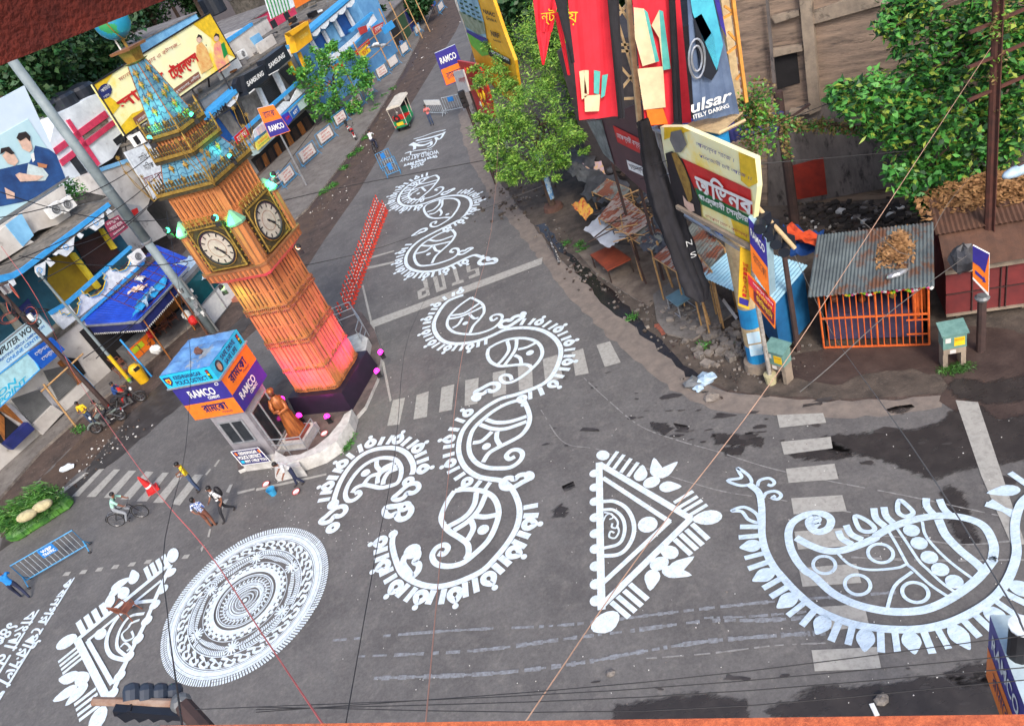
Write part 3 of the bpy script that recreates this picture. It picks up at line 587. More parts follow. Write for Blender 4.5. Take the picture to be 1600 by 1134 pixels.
for k,rr in enumerate((.155,.115,.075)):
 n=20;P=[]
 for i in range(n):
  t=2*math.pi*i/n;e=rr*(1+.35*max(0,math.cos(t-.35))**4);P.append(pol(e,t))
 stroke(mb,P,.05 if k==0 else.035,None,True,3,pix=False)
 for i in range(44):
  t=2*math.pi*i/44;stroke(mb,[pol(rr-.028,t),pol(rr-.012,t+.03)],.018,n=1,pix=False)
blob(mb,mc.x,mc.y,.1,pix=False);circ(.03,.008,m_pntd,16)
for rr in(.955,.89,.838,.66,.605):circ(rr,.0035,m_pntd,96)
ob('floor_painting',mb,label='round white mandala of fine rings painted on the road at the lower left',cat='floor painting')
# --- lettering on the road
def road_text(name,rows,label):
 mb=MB()
 for s,q,ww in rows:
  z=zlev();text(mb,bn(s),*[G(x,y,z)for x,y in q],m_pnt,bold=ww if s.isascii()else 0,heavy=0 if s.isascii()else.035)
 return ob(name,mb,label=label,cat='painted lettering')
road_text('painted_lettering',[('WORLD ART DAY',[(686,240),(624,254),(627,247),(684,234)],.02),('বিশ্ব শিল্প দিবস',[(684,246),(630,262),(633,255),(681,241)],.02),('2025',[(662,258),(641,265),(643,258),(664,252)],.03)],'white words World Art Day with the year painted upside down near the far blue barricade')
mb=MB();Zf=Z1
for o,ww in(([(260,400),(400,365),(540,345),(620,300),(655,240),(640,210)],.12),([(320,290),(380,300),(380,350)],.25),([(350,270),(440,300),(520,290),(600,250)],.3),([(370,220),(480,190),(620,140),(770,105)],.14),([(760,130),(700,220),(640,200)],.2),([(400,240),(500,220),(620,190),(740,150)],.3),([(420,265),(520,250),(600,230)],.14),([(590,250),(590,290),(540,320)],.2),([(270,395),(330,375),(330,420)],.1),([(340,420),(440,405),(530,375)],.14),([(550,360),(600,345)],.1)):stroke(mb,Zf(o),ww)
ob('floor_painting',mb,label='small dense white scroll painted on the road just below the green rickshaw',cat='floor painting')
road_text('painted_lettering',[('কষনগর পৌরসভা সমনবয়',[(121.5,901),(-40,1180),(-72,1150),(103,905)],.035),('বাংলা নববরষ',[(63,952),(-40,1120),(-62,1100),(45,955)],.035),('১৪৩২',[(28,978),(-8,1020),(-22,1008),(14,972)],.04)],'rows of large white Bengali letters painted along the left lower edge of the road')
blob_mb=MB()
# ================================================================== clock tower on its island
m_isl=mat('island_stone',S(206,204,200),S(170,166,162),s=3,r=.8,bump=.2)
m_islf=mat('island_floor',S(112,96,92),S(80,70,68),s=2,r=.9)
isl=[(372,735),(428,712),(470,728),(505,716),(540,692),(552,655),(570,635),(590,590),(597,550),(585,515),(565,488),(540,478),(505,500),(470,560),(400,640),(368,700)]
ob('traffic_island',slab('i',isl,.18,m_islf,m_isl),kind='structure')
m_tan=mat('tower_tan',S(196,124,70),S(166,102,58),s=1.5,r=.75,bump=.1,bs=40,col3=S(160,98,62),s3=5,lo3=.58,hi3=.75)
m_tan2=mat('tower_tan_dark',S(148,94,58),S(118,76,48),s=2,r=.65)
m_slot=mat('tower_slot',S(112,66,44),S(84,50,36),s=4,r=.8)
m_gold=mat('tower_gold',S(176,144,66),S(130,100,46),s=6,r=.5,m=.3)
m_gdark=mat('tower_dark_railing',S(84,72,44),S(52,46,34),s=6,r=.6,m=.2)
m_blue=mat('tower_blue_roof',S(104,156,176),S(80,130,154),s=3,r=.45)
m_blued=mat('tower_blue_seam',S(56,100,130),r=.5)
m_blk=mat('matt_black',S(34,32,36),S(24,22,26),s=5,r=.6)
m_white=mat('white',S(232,232,228),S(214,214,212),s=5,r=.6)
m_plinth=mat('plinth_violet',S(44,32,52),S(34,26,42),s=3,r=.5)
TC=V3((-7.38,28.0,0));TA=R(-28);TM=Matrix.Rotation(TA,3,'Z')
def T(x,y,z):return TC+TM@V3((x,y,z))
def tbox(mb,x,y,z0,z1,sx,sy,m):mb.box(T(x,y,(z0+z1)/2),sx,sy,z1-z0,m,rz=TA)
def frus(mb,h0,z0,h1,z1,m,ch=0.0):
 def ringp(h,z):
  c=ch*h;P=[(-h+c,-h),(h-c,-h),(h,-h+c),(h,h-c),(h-c,h),(-h+c,h),(-h,h-c),(-h,-h+c)]if ch else[(-h,-h),(h,-h),(h,h),(-h,h)]
  return[T(x,y,z)for x,y in P]
 a,b=ringp(h0,z0),ringp(h1,z1);n=len(a)
 mb.add(a+b,[tuple(range(n-1,-1,-1)),tuple(range(n,2*n))]+[(i,(i+1)%n,n+(i+1)%n,n+i)for i in range(n)],m)
tw=empty('clock_tower',T(0,0,0),'tall tan gothic clock tower with blue roofs and gold trim on the island','clock tower')
mb=MB();frus(mb,1.42,.18,1.36,1.12,m_plinth);ob('plinth',mb,tw)
mb=MB();HB,HT=1.08,1.03
frus(mb,HB-.01,1.12,HT-.01,7.0,m_tan,ch=.16)
for fx in range(4):
 FM=Matrix.Rotation(TA+fx*math.pi/2,3,'Z')
 def F(u,d,z):return TC+FM@V3((u,-d,z))
 for i,u in enumerate([-.98,-.72,-.5,-.3,-.1,.1,.3,.5,.72,.98]):
  big=i in(0,2,7,9);k=HT/HB
  w0=.17 if big else.11;d0=.03 if big else.0
  dd=HB-.04+d0-(.10 if i in(0,9)else 0)
  mb.bar(F(u,dd,1.15),F(u*k,dd*k,6.95),w0,.1,m_tan,upv=FM@V3((0,1,0)))
  if i<9:
   um=(u+[-.98,-.72,-.5,-.3,-.1,.1,.3,.5,.72,.98][i+1])/2
   for za,zb in((1.4,2.25),(2.5,3.5),(3.85,4.4),(4.5,5.1),(5.5,6.0),(6.1,6.7)):
    mb.bar(F(um,HB-.04,za),F(um,HB-.055,zb),.04,.05,m_slot,upv=FM@V3((0,1,0)))
ob('shaft',mb,tw)
mb=MB()
for z in(1.3,2.32,3.6,3.78,5.2,5.38):
 for fx in range(4):
  FM=Matrix.Rotation(TA+fx*math.pi/2,3,'Z')
  P=[]
  for i in range(17):
   u=-1.1+2.2*i/16;d=1.08+(.05 if(i//2)%2 else-.02)*1;P.append(TC+FM@V3((u*.96,-d,z+(.02 if i%2 else 0))))
  mb.tube(P,.025,m_tan2,n=4)
  for i in range(22):mb.box(TC+FM@V3((-1.0+2.0*i/21,-1.1,z-.05)),.04,.05,.06,m_tan2,rz=TA+fx*math.pi/2)
ob('string_course',mb,tw)
mb=MB()
frus(mb,1.03,6.7,1.42,7.02,m_tan,ch=.12);frus(mb,1.45,7.02,1.48,7.32,m_tan,ch=.12);frus(mb,1.52,7.32,1.52,7.4,m_tan2,ch=.12)
frus(mb,1.30,7.4,1.30,9.35,m_tan,ch=.25)
for fx in range(4):
 FM=Matrix.Rotation(TA+fx*math.pi/2,3,'Z')
 for i in range(12):mb.box(TC+FM@V3((-1.21+2.42*i/11,-1.48,7.17)),.08,.05,.22,m_tan2,rz=TA+fx*math.pi/2)
 for sx in(-1,1):
  for k in range(4):mb.bar(TC+FM@V3((sx*(1.0+.1*k),-1.33+.06*k*k*.5,7.4)),TC+FM@V3((sx*(1.0+.1*k),-1.33+.06*k*k*.5,9.2)),.05,.06,m_tan if k%2 else m_tan2)
ob('clock_cabinet',mb,tw)
def clock_face(fx,hour,minute):
 FM=Matrix.Rotation(TA+fx*math.pi/2,3,'Z')
 def F(u,d,z):return TC+FM@V3((u,-d,z))
 zc=8.35;n=FM@V3((0,-1,0));mb=MB()
 mb.prism([F(-.84,1.43,zc-.88),F(.84,1.43,zc-.88),F(.84,1.43,zc+.88),F(-.84,1.43,zc+.88)],-n*.12,m_gdark)
 for a,b in(((-.8,-.84),(.8,-.84)),((.8,-.84),(.8,.84)),((.8,.84),(-.8,.84)),((-.8,.84),(-.8,-.84))):
  mb.bar(F(a[0],1.45,zc+a[1]),F(b[0],1.45,zc+b[1]),.05,.05,m_gold)
 for sx in(-1,1):
  for k in range(15):mb.ball(F(sx*.93,1.42,zc-.85+k*.12),.035,m_gold if k%2 else m_blk,n=5)
 for sx in(-1,1):
  for sz in(-1,1):
   for k in range(3):mb.bar(F(sx*(.6+.06*k),1.44,zc+sz*.75),F(sx*.75,1.44,zc+sz*(.6+.06*k)),.02,.02,m_gold)
 cf=ob('clock_face',mb,tw)
 rot=FM@Matrix.Rotation(R(90),3,'X')
 mb=MB();mb.ring(F(0,1.46,zc),.68,.05,m_blk,n=28,M=rot);mb.ring(F(0,1.47,zc),.735,.02,m_gold,n=28,M=rot);ob('bezel',mb,cf)
 mb=MB();P=[F(.66*math.cos(t*math.pi/16),1.455,zc+.66*math.sin(t*math.pi/16))for t in range(32)];mb.poly(P,mat('dial',S(196,188,172),S(172,160,148),s=6,r=.5));
 for k in range(12):
  t=k*math.pi/6;mb.bar(F(.48*math.sin(t),1.465,zc+.48*math.cos(t)),F(.61*math.sin(t),1.465,zc+.61*math.cos(t)),.045,.008,m_blk,upv=n)
 for k in range(60):
  t=k*math.pi/30;mb.bar(F(.62*math.sin(t),1.464,zc+.62*math.cos(t)),F(.645*math.sin(t),1.464,zc+.645*math.cos(t)),.014,.006,m_blk,upv=n)
 for k in range(24):t=k*math.pi/12;mb.bar(F(.36*math.sin(t),1.463,zc+.36*math.cos(t)),F(.36*math.sin(t+.26),1.463,zc+.36*math.cos(t+.26)),.012,.006,m_tan2,upv=n)
 ob('dial',mb,cf)
 mb=MB()
 for ang,L,wd in((hour*30,.34,.055),(minute*6,.52,.035)):
  t=R(ang);mb.bar(F(-.1*math.sin(t),1.48,zc-.1*math.cos(t)),F(L*math.sin(t),1.48,zc+L*math.cos(t)),wd,.012,m_blk,upv=n)
 mb.ball(F(0,1.48,zc),.05,m_blk,n=8);ob('clock_hands',mb,cf)
for fx in range(4):clock_face(fx,4.4,24)
mb=MB()
for fx in range(4):
 FM=Matrix.Rotation(TA+fx*math.pi/2,3,'Z')
 for i in range(13):
  u=-.78+1.56*i/12;mb.bar(TC+FM@V3((u,-1.42,9.22)),TC+FM@V3((u+.1*(1 if i%2 else-1),-1.38,9.5)),.04,.04,m_gold);mb.ball(TC+FM@V3((u,-1.38,9.52)),.04,m_gold,n=5)
 mb.bar(TC+FM@V3((-.84,-1.4,9.25)),TC+FM@V3((.84,-1.4,9.25)),.07,.06,m_gdark);mb.bar(TC+FM@V3((-.84,-1.38,9.42)),TC+FM@V3((.84,-1.38,9.42)),.03,.03,m_gold)
ob('cresting',mb,tw)
mb=MB();frus(mb,1.14,9.35,1.14,10.4,m_tan,ch=.1);frus(mb,1.16,10.4,1.26,10.54,m_tan,ch=.1);frus(mb,.66,11.62,.66,12.25,m_tan2,ch=.1);frus(mb,.68,12.25,.74,12.32,m_gdark,ch=.1)
for fx in range(4):
 FM=Matrix.Rotation(TA+fx*math.pi/2,3,'Z')
 for i in range(10):
  u=-1.0+2.0*i/9;mb.bar(TC+FM@V3((u,-1.15,9.4)),TC+FM@V3((u,-1.15,10.35)),.07,.05,m_tan)
  if i<9:mb.bar(TC+FM@V3((u+.111,-1.14,9.55)),TC+FM@V3((u+.111,-1.14,10.2)),.09,.02,m_slot)
 for i in range(9):u=-.6+1.2*i/8;mb.bar(TC+FM@V3((u,-.67,11.65)),TC+FM@V3((u,-.67,12.2)),.05,.05,m_tan)
 for j in range(2):mb.bar(TC+FM@V3((-.62,-.67,11.8+.22*j)),TC+FM@V3((.62,-.67,11.8+.22*j)),.03,.03,m_slot)
ob('belfry',mb,tw)
def railing(h,z,n):
 mb=MB();H2=.34
 for fx in range(4):
  FM=Matrix.Rotation(TA+fx*math.pi/2,3,'Z')
  for i in range(n):
   u=-h+2*h*i/(n-1);a=TC+FM@V3((u,-h,z));mb.bar(a,a+V3((0,0,H2)),.045,.045,m_gdark)
   mb.ball(a+V3((0,0,H2+.03)),.04,m_gold if i%2 else m_gdark,n=5);mb.bar(a+V3((0,0,H2*.5)),a+V3((0,0,H2*.5))+FM@V3((2*h/(n-1),0,.0)),.03,.03,m_gold)if i<n-1 else 0
  mb.bar(TC+FM@V3((-h,-h,z)),TC+FM@V3((h,-h,z)),.12,.1,m_gold);mb.bar(TC+FM@V3((-h,-h,z-.12)),TC+FM@V3((h,-h,z-.12)),.1,.1,m_gdark)
  c=TC+FM@V3((-h,-h,z));mb.tube([c,c+V3((0,0,.35)),c+V3((0,0,.42)),c+V3((0,0,.65))],[.045,.035,.05,.01],m_gold,n=5)
 return ob('railing',mb,tw)
railing(1.26,10.6,19);railing(.86,11.66,15);railing(.72,12.36,13)
def roof(h0,z0,h1,z1,rows,cols,orn):
 mb=MB();frus(mb,h0,z0,h1,z1,m_blue)
 for fx in range(4):
  FM=Matrix.Rotation(TA+fx*math.pi/2,3,'Z')
  def F(u,v,d=0):h=h0+(h1-h0)*v;return TC+FM@V3((u*h,-h-d,z0+(z1-z0)*v))
  for j in range(1,rows):
   P=[F(-1+2*i/16,j/rows-(.35/rows if(i%4)in(1,2,3)else 0),.008)for i in range(17)]
   mb.tube(P,.012,m_blued,n=3,cap=False)
  for i in range(cols+1):u=-1+2*i/cols;mb.bar(F(u,0,.0),F(u,1,.0),.03,.03,m_blued if 0<i<cols else m_tan)
 rf=ob('roof',mb,tw)
 for fx in range(4):
  mb=MB();FM=Matrix.Rotation(TA+fx*math.pi/2,3,'Z')
  def F(u,v,d=0):h=h0+(h1-h0)*v;return TC+FM@V3((u*h,-h-d,z0+(z1-z0)*v))
  for u,v in orn:
   c=F(u,v,.05);s=FM@V3((1,0,0));q=.075
   mb.tube([c-V3((0,0,q*2)),c,c+V3((0,0,q*2.4))],[.02,.06,.01],m_gold,n=5);mb.tube([c-s*q*1.6,c,c+s*q*1.6],[.015,.04,.015],m_gold,n=4)
   mb.tube([c-s*q*1.1+V3((0,0,q)),c,c+s*q*1.1+V3((0,0,q))],[.03,.03,.03],m_gold,n=4)
  ob('roof_ornament',mb,rf)
 return rf
roof(1.1,10.54,.74,11.6,6,5,[(-.6,.3),(0,.3),(.6,.3),(-.4,.68),(.35,.68)])
roof(.56,12.36,.22,14.55,10,3,[(-.35,.12),(.35,.12),(.0,.32),(-.3,.5),(.35,.55),(0,.72),(0,.88)])
mb=MB();frus(mb,.2,14.55,.3,14.62,m_gold);frus(mb,.2,14.62,.27,14.98,m_gold);frus(mb,.42,14.98,.44,15.06,m_tan2);ob('gold_cap',mb,tw)
mb=MB();mb.tube([T(-.2,-.1,14.3),T(-.2,-.1,15.4)],.03,m_white,n=5);mb.tube([T(0,0,15),T(0,0,15.4)],.05,m_gold,n=6);ob('mast',mb,tw)
m_globe=mat('globe_sea',S(40,140,176),S(58,150,90),s=2.2,r=.35,lo=.52,hi=.56)
mb=MB();mb.ball(TC+V3((0,0,15.88)),.56,m_globe,n=24);gl=ob('globe',mb,tw,smooth=True)
mb=MB();mb.ring(TC+V3((0,0,15.88)),.6,.018,m_gold,n=30,M=Matrix.Rotation(R(80),3,'Y'));ob('globe_ring',mb,gl)
for fx in range(4):
 mb=MB()
 FM=Matrix.Rotation(TA+fx*math.pi/2,3,'Z');c=TC+FM@V3((1.3,-1.3,0))
 c2=TC+FM@V3((1.18,-1.18,0));mb.lathe(c2,[(.26,7.4),(.26,9.0)],m_tan,n=8)
 mb.lathe(c2,[(.34,9.0),(.36,9.08),(.2,9.3),(.05,9.5)],mat('turret_cap',S(120,176,140),r=.5),n=8)
 for k in range(8):t=k*math.pi/4;mb.bar(c2+V3((.27*math.cos(t),.27*math.sin(t),7.5)),c2+V3((.27*math.cos(t),.27*math.sin(t),8.9)),.04,.04,m_tan2)
 ob('corner_turret',mb,tw)
mb=MB()
for sx,sy in((-1,-1),(1,-1),(1,1),(-1,1)):
 mb=MB()
 for k in range(5):
  p=T(sx*(1.15+.25*(k%3)),sy*(1.15+.15*k),10.6+.3*k);q=p+V3((uni(-.1,.1),uni(-.1,.1),.5));mb.tube([T(sx*1.4,sy*1.4,10.5),p,q],.012,m_gold,n=4)
  for a in range(4):t=a*math.pi/4;mb.bar(q-V3((.08*math.cos(t),.0,.08*math.sin(t))),q+V3((.08*math.cos(t),.0,.08*math.sin(t))),.02,.015,m_gold)
 ob('filigree_wires',mb,tw)
def lamp(loc,target,col,power,label,size=.5,lit=True,grp='magenta floodlights round the tower foot',r=.13):
 loc=V3(loc);e=empty('floodlight',loc,label,'floodlight',grp);d=(V3(target)-loc).normalized()
 q=d.to_track_quat('Z','Y').to_matrix();mb=MB();mb.lathe(loc,[(r*.6,-.12),(r,-.04),(r*1.05,.0)],m_blk,n=12,M=q);mb.bar(loc-V3((0,0,.15)),loc-V3((0,0,.3)),.05,.2,m_blk);ob('lamp_housing',mb,e)
 gm=mat('glow_%d_%d'%(int(col[0]*9),int(col[1]*9)),col,r=.4,emis=col,es=3.2)
 mb=MB();mb.poly([loc+d*.012+(q@V3((r*.9*math.cos(t*math.pi/6),r*.9*math.sin(t*math.pi/6),0)))for t in range(12)],gm);ob('lens',mb,e);mb=MB();mb.ball(loc+d*.02+V3((0,0,.03)),r*.95,gm,n=10);ob('bulb',mb,e,smooth=True)
 L=bpy.data.lights.new('flood','SPOT');L.energy=power;L.color=col;L.spot_size=R(95);L.spot_blend=.8;L.shadow_soft_size=.15
 lo=bpy.data.objects.new('flood_beam',L);link(lo);lo.parent=e;lo.location=d*.05;lo.rotation_euler=(-d).to_track_quat('Z','Y').to_euler()
 return e
MG=(1.0,.02,.5);GR=(.1,1.0,.25);TL_=(.05,.9,.8)
lamp(T(-.6,-2.1,.7),T(-.4,-1.2,3.2),MG,900,'magenta floodlight at the tower foot beside the gilded statue',grp=None)
lamp(T(.75,-2.15,.55),T(.3,-1.2,3.0),MG,900,'magenta floodlight in front of the left tower face, lowest of all',grp=None)
lamp(T(2.15,.3,.7),T(1.2,.2,3.0),MG,900,'magenta floodlight before the right tower face, nearest the road',grp=None)
lamp(T(2.1,1.2,1.0),T(1.2,.8,3.2),MG,700,'magenta floodlight at the far end of the right tower face',grp=None)
lamp(T(-1.1,-1.9,1.5),T(-.8,-1.1,4),MG,500,'magenta floodlight at the left edge of the tower beside the booth',grp=None)
lamp(T(-.75,-1.6,6.85),T(-.5,-1.05,5.2),(.3,1,.15),110,'green floodlight under the corbel of the left tower face',grp=None,r=.1)
lamp(T(1.7,.4,6.9),T(1.05,.3,5.5),(1,.6,.3),12,'dark floodlight under the corbel of the right tower face',grp=None,r=.1)
lamp(T(.95,-1.75,9.55),T(1.2,-1.35,9.0),(.05,1,.35),150,'green floodlight above the tower corner between the two clocks',grp=None,r=.12)
lamp(T(-1.45,-1.6,9.45),T(-1.2,-1.3,9.0),(.1,1,.2),200,'green floodlight above the left corner of the left clock',grp=None,r=.1)
lamp(T(1.65,1.25,9.5),T(1.35,1.2,9.0),(.05,1,.5),200,'green floodlight above the right corner of the right clock',grp=None,r=.1)
lamp(T(-.2,-1.15,12.45),T(-.1,-.5,13.1),(.05,.95,.75),80,'teal floodlight on the top tower gallery, left side',grp=None,r=.08)
lamp(T(.8,.1,12.5),T(.5,0,13.0),(.05,1,.35),70,'green floodlight on the top tower gallery, right side',grp=None,r=.08)
lamp(T(1.32,.1,10.85),T(1.1,.1,11.2),(.05,.95,.65),60,'teal floodlight on the lower tower gallery before the blue roof',grp=None,r=.08)
# ================================================================== police booth
BC=V3((-10.0,24.78,0));BU=V3((math.cos(R(157)),math.sin(R(157)),0));BW=V3((math.cos(R(67)),math.sin(R(67)),0))
def B(u,w_,z):return BC+BU*u+BW*w_+V3((0,0,z))
def bbox(mb,u0,u1,w0,w1,z0,z1,m):
 P=[B(u0,w0,z0),B(u1,w0,z0),B(u1,w1,z0),B(u0,w1,z0)];mb.prism([p for p in P],(0,0,z1-z0),m)
m_rblue=mat('sign_violet_blue',S(54,46,140),S(48,40,126),s=4,r=.5);m_ror=mat('sign_orange',S(240,126,36),S(226,112,30),s=4,r=.5)
m_cyan=mat('sign_cyan',S(40,186,226),S(30,170,214),s=4,r=.5);m_bgrey=mat('booth_grey',S(150,146,150),S(128,124,130),s=3,r=.7)
m_glass=mat('dark_glass',S(36,40,46),S(50,54,58),s=3,r=.12);m_alu=mat('aluminium',S(190,192,196),S(160,162,166),s=5,r=.35,m=.6)
m_navy=mat('sign_navy',S(38,30,96),r=.5);m_red=mat('sign_red',S(206,38,36),r=.5);m_yel=mat('sign_yellow',S(240,200,40),r=.5);m_grn=mat('sign_green',S(30,150,70),r=.5)
m_tarp=mat('blue_sheet',S(110,158,206),S(80,124,180),s=1.6,r=.45,bump=.4,bs=6,col3=S(140,150,160),s3=1.0,lo3=.55,hi3=.6)
bo=empty('police_booth',B(.9,.9,0),'small police booth with orange, violet and cyan sign box on top','police booth')
mb=MB();bbox(mb,.1,1.75,.12,1.75,.45,2.85,m_bgrey);ob('wall',mb,bo)
mb=MB();bbox(mb,-.02,1.6,-.15,1.9,.0,.48,m_isl);ob('base',mb,bo)
mb=MB();q=[B(1.55,.1,2.45),B(.45,.1,2.45),B(.45,.1,1.35),B(1.55,.1,1.35)];mb.prism(q,BW*.03,m_glass)
for u in(.45,1.0,1.55):mb.bar(B(u,.09,1.33),B(u,.09,2.47),.06,.06,m_alu)
for z in(1.35,2.45):mb.bar(B(.42,.09,z),B(1.58,.09,z),.06,.06,m_alu)
ob('window',mb,bo)
mb=MB();mb.prism([B(.09,.35,2.5),B(.09,1.6,2.5),B(.09,1.6,.6),B(.09,.35,.6)],BU*.03,m_glass)
for w_ in(.35,.97,1.6):mb.bar(B(.08,w_,.6),B(.08,w_,2.5),.06,.06,m_alu)
for z in(.6,2.5):mb.bar(B(.08,.33,z),B(.08,1.62,z),.06,.06,m_alu)
ob('door',mb,bo)
mb=MB();bbox(mb,0,2.3,0,2.15,2.85,4.5,m_rblue)
bx=ob('sign_box',mb,bo)
mb=MB()
LQ=lambda u0,u1,z0,z1,d=.006:[B(u1,-d,z1),B(u0,-d,z1),B(u0,-d,z0),B(u1,-d,z0)]
RQ=lambda w0,w1,z0,z1,d=.006:[B(-d,w0,z1),B(-d,w1,z1),B(-d,w1,z0),B(-d,w0,z0)]
mb.quad(*LQ(0,2.3,2.86,3.62),m_ror);mb.quad(*RQ(0,2.15,3.7,4.49),m_ror)
text(mb,'RAMCO',*LQ(.55,1.75,3.9,4.25,.012),m_white,bold=.025);text(mb,'CEMENT',*LQ(.5,1.05,3.72,3.86,.012),m_white,bold=.03)
text(mb,bn('রামকো'),*LQ(.5,1.6,3.15,3.5,.012),m_navy,heavy=.04);text(mb,bn('সিমেন্ট'),*LQ(.4,.9,2.94,3.1,.012),m_navy,bold=.0)
text(mb,'RAMCO',*RQ(.3,1.5,3.2,3.52,.012),m_white,bold=.025);text(mb,'CEMENT',*RQ(.85,1.45,3.02,3.16,.012),m_white,bold=.03)
text(mb,bn('রামকো'),*RQ(.35,1.6,3.98,4.32,.012),m_navy,heavy=.04);text(mb,bn('সিমেন্ট'),*RQ(1.15,1.65,3.78,3.92,.012),m_navy)
mb.ring(B(.28,-.02,4.35),.06,.012,m_white,n=12,M=Matrix.Rotation(R(90),3,'X'))
ob('sign_lettering',mb,bx)
mb=MB();bbox(mb,.03,2.35,-.05,2.2,4.56,5.14,m_cyan);bbox(mb,-.05,2.4,-.1,2.25,4.5,4.56,m_alu);bd=ob('sign_band',mb,bo)
mb=MB();d=.06
LQ2=lambda u0,u1,z0,z1:[B(u1,-d,z1),B(u0,-d,z1),B(u0,-d,z0),B(u1,-d,z0)]
RQ2=lambda w0,w1,z0,z1:[B(.03-.012,w0,z1),B(.03-.012,w1,z1),B(.03-.012,w1,z0),B(.03-.012,w0,z0)]
text(mb,'KRISHNANAGAR',*LQ2(.55,1.8,4.87,5.06),m_navy,bold=.02);text(mb,'POLICE DISTRICT',*LQ2(.4,1.85,4.62,4.82),m_navy,bold=.02)
text(mb,'SAFE DRIVE',*RQ2(.65,1.7,4.88,5.08),m_navy,bold=.02);text(mb,'SAVE LIFE',*RQ2(.7,1.6,4.62,4.82),m_navy,bold=.02)
def trafficlight_pic(mb,Q):
 a=sub(Q,.2,0,.8,1);mb.poly(a,m_blk);TLp,TRp,BRp,BLp=a;c=[(TLp+TRp)/2*(1-t)+(BLp+BRp)/2*t for t in(.2,.5,.8)];ux=(TRp-TLp);uz=(TLp-BLp)
 nrm=ux.cross(uz).normalized()
 for cc,m in zip(c,(m_red,m_yel,m_grn)):mb.poly([cc+nrm*.008*(1 if nrm.dot(CAM-cc)>0 else-1)+ux*.36*math.cos(t*math.pi/5)+uz*.12*math.sin(t*math.pi/5)for t in range(10)],m)
trafficlight_pic(mb,LQ2(.15,.38,4.64,5.06));trafficlight_pic(mb,RQ2(1.85,2.1,4.64,5.06))
c=B(2.1,-d,4.85);sh=[c+BU*x*.16+V3((0,0,z*.2))for x,z in((-1,1),(1,1),(1,-.2),(0,-1.1),(-1,-.2))];mb.poly(sh,m_navy);mb.poly([p*.6+c*.4-BW*.004 for p in sh],m_yel);mb.poly([p*.35+c*.65-BW*.008 for p in sh],m_red)
c=B(.018,.35,4.85);mb.poly([c+BW*.2*math.cos(t*math.pi/8)+V3((0,0,.25*math.sin(t*math.pi/8)))for t in range(16)],mat('portrait_ground',S(40,60,70),r=.6));mb.poly([c-BU*.005+BW*.11*math.cos(t*math.pi/8)+V3((0,0,-.02+.16*math.sin(t*math.pi/8)))for t in range(16)],mat('print_skin',S(206,160,130),r=.6));mb.poly([c-BU*.01+BW*.11*math.cos(t*math.pi/8)+V3((0,0,.08+.08*math.sin(t*math.pi/8)))for t in range(9)],mat('print_grey',S(150,150,150),r=.6))
ob('band_lettering',mb,bd)
mb=MB();N=12
for i in range(N):
 for j in range(N):
  pass
g=[[B(.06+2.26*i/N,-.02+2.19*j/N,5.15+abs(.12*math.sin(i*.8)*math.sin(j*.7))*(0<i<N)*(0<j<N)+uni(0,.03))for j in range(N+1)]for i in range(N+1)]
mb.add([p for r_ in g for p in r_],[(i*(N+1)+j,(i+1)*(N+1)+j,(i+1)*(N+1)+j+1,i*(N+1)+j+1)for i in range(N)for j in range(N)],m_tarp);rf=ob('roof_sheet',mb,bo)
mb=MB();mb.ball(B(1.0,.9,5.32),.16,mat('rusty_lump',S(110,76,66),r=.9),n=8,jit=.25);ob('lump',mb,rf)
mb=MB();q=[B(1.6,-.2,1.2),B(.3,-.2,1.2),B(.1,-.3,.5),B(1.45,-.3,.5)];mb.prism(q,BW*.05,m_navy);pq=[p-BW*.01 for p in q]
sg=ob('notice_board',mb,bo);mb=MB()
for v0,v1,s_,u0,u1 in((.1,.32,'KRISHNANAGAR',.2,.85),(.38,.62,'POLICE DISTRICT',.08,.9),(.68,.88,'MAY I HELP YOU',.2,.95)):text(mb,s_,*sub(pq,u0,v0,u1,v1),m_white,bold=.04)
for u in(.07,.9):mb.poly(sub(pq,u,.12,u+.07,.32),m_ror)
mb.poly(sub(pq,.06,.7,.17,.88),m_cyan)
for a,b in((0,1),(1,2),(2,3),(3,0)):mb.bar(pq[a],pq[b],.03,.02,m_white)
ob('board_lettering',mb,sg)
# ================================================================== statue and its rail, steps
SB=G(466,676,.55);m_copper=mat('statue_gilt',S(186,108,52),S(116,62,36),s=2,r=.45,m=.3,strch=(6,6,.4));m_bronze=mat('statue_bronze',S(120,72,56),S(90,56,46),s=5,r=.4,m=.5)
stt=empty('statue',(SB.x,SB.y,.18),'gilded robed statue with folded arms on a white stepped pedestal by the tower','statue')
mb=MB();mb.box((SB.x,SB.y,.36),1.15,1.15,.37,m_isl,rz=TA);mb.box((SB.x,SB.y,.6),.8,.8,.12,mat('pedestal_red',S(140,70,60),r=.6),rz=TA);ob('pedestal',mb,stt)
mb=MB();n=28;vs=[];prof=[(.40,.66),(.36,.9),(.29,1.3),(.24,1.7),(.22,2.0),(.26,2.25),(.24,2.42),(.12,2.52),(.09,2.58)]
for r_,z in prof:
 for k in range(n):t=2*math.pi*k/n;q=r_*(1+(.09*math.sin(k*math.pi)if 0 else.1*math.sin(k*2.3))*(1 if z<2.2 else.2));vs.append(V3((SB.x+q*math.cos(t)*.95,SB.y+q*math.sin(t)*.95,z)))
mb.add(vs,[(i*n+k,i*n+(k+1)%n,(i+1)*n+(k+1)%n,(i+1)*n+k)for i in range(len(prof)-1)for k in range(n)],m_copper)
def SP(x,y,z):return V3((SB.x,SB.y,0))+TM@V3((x,y,z))
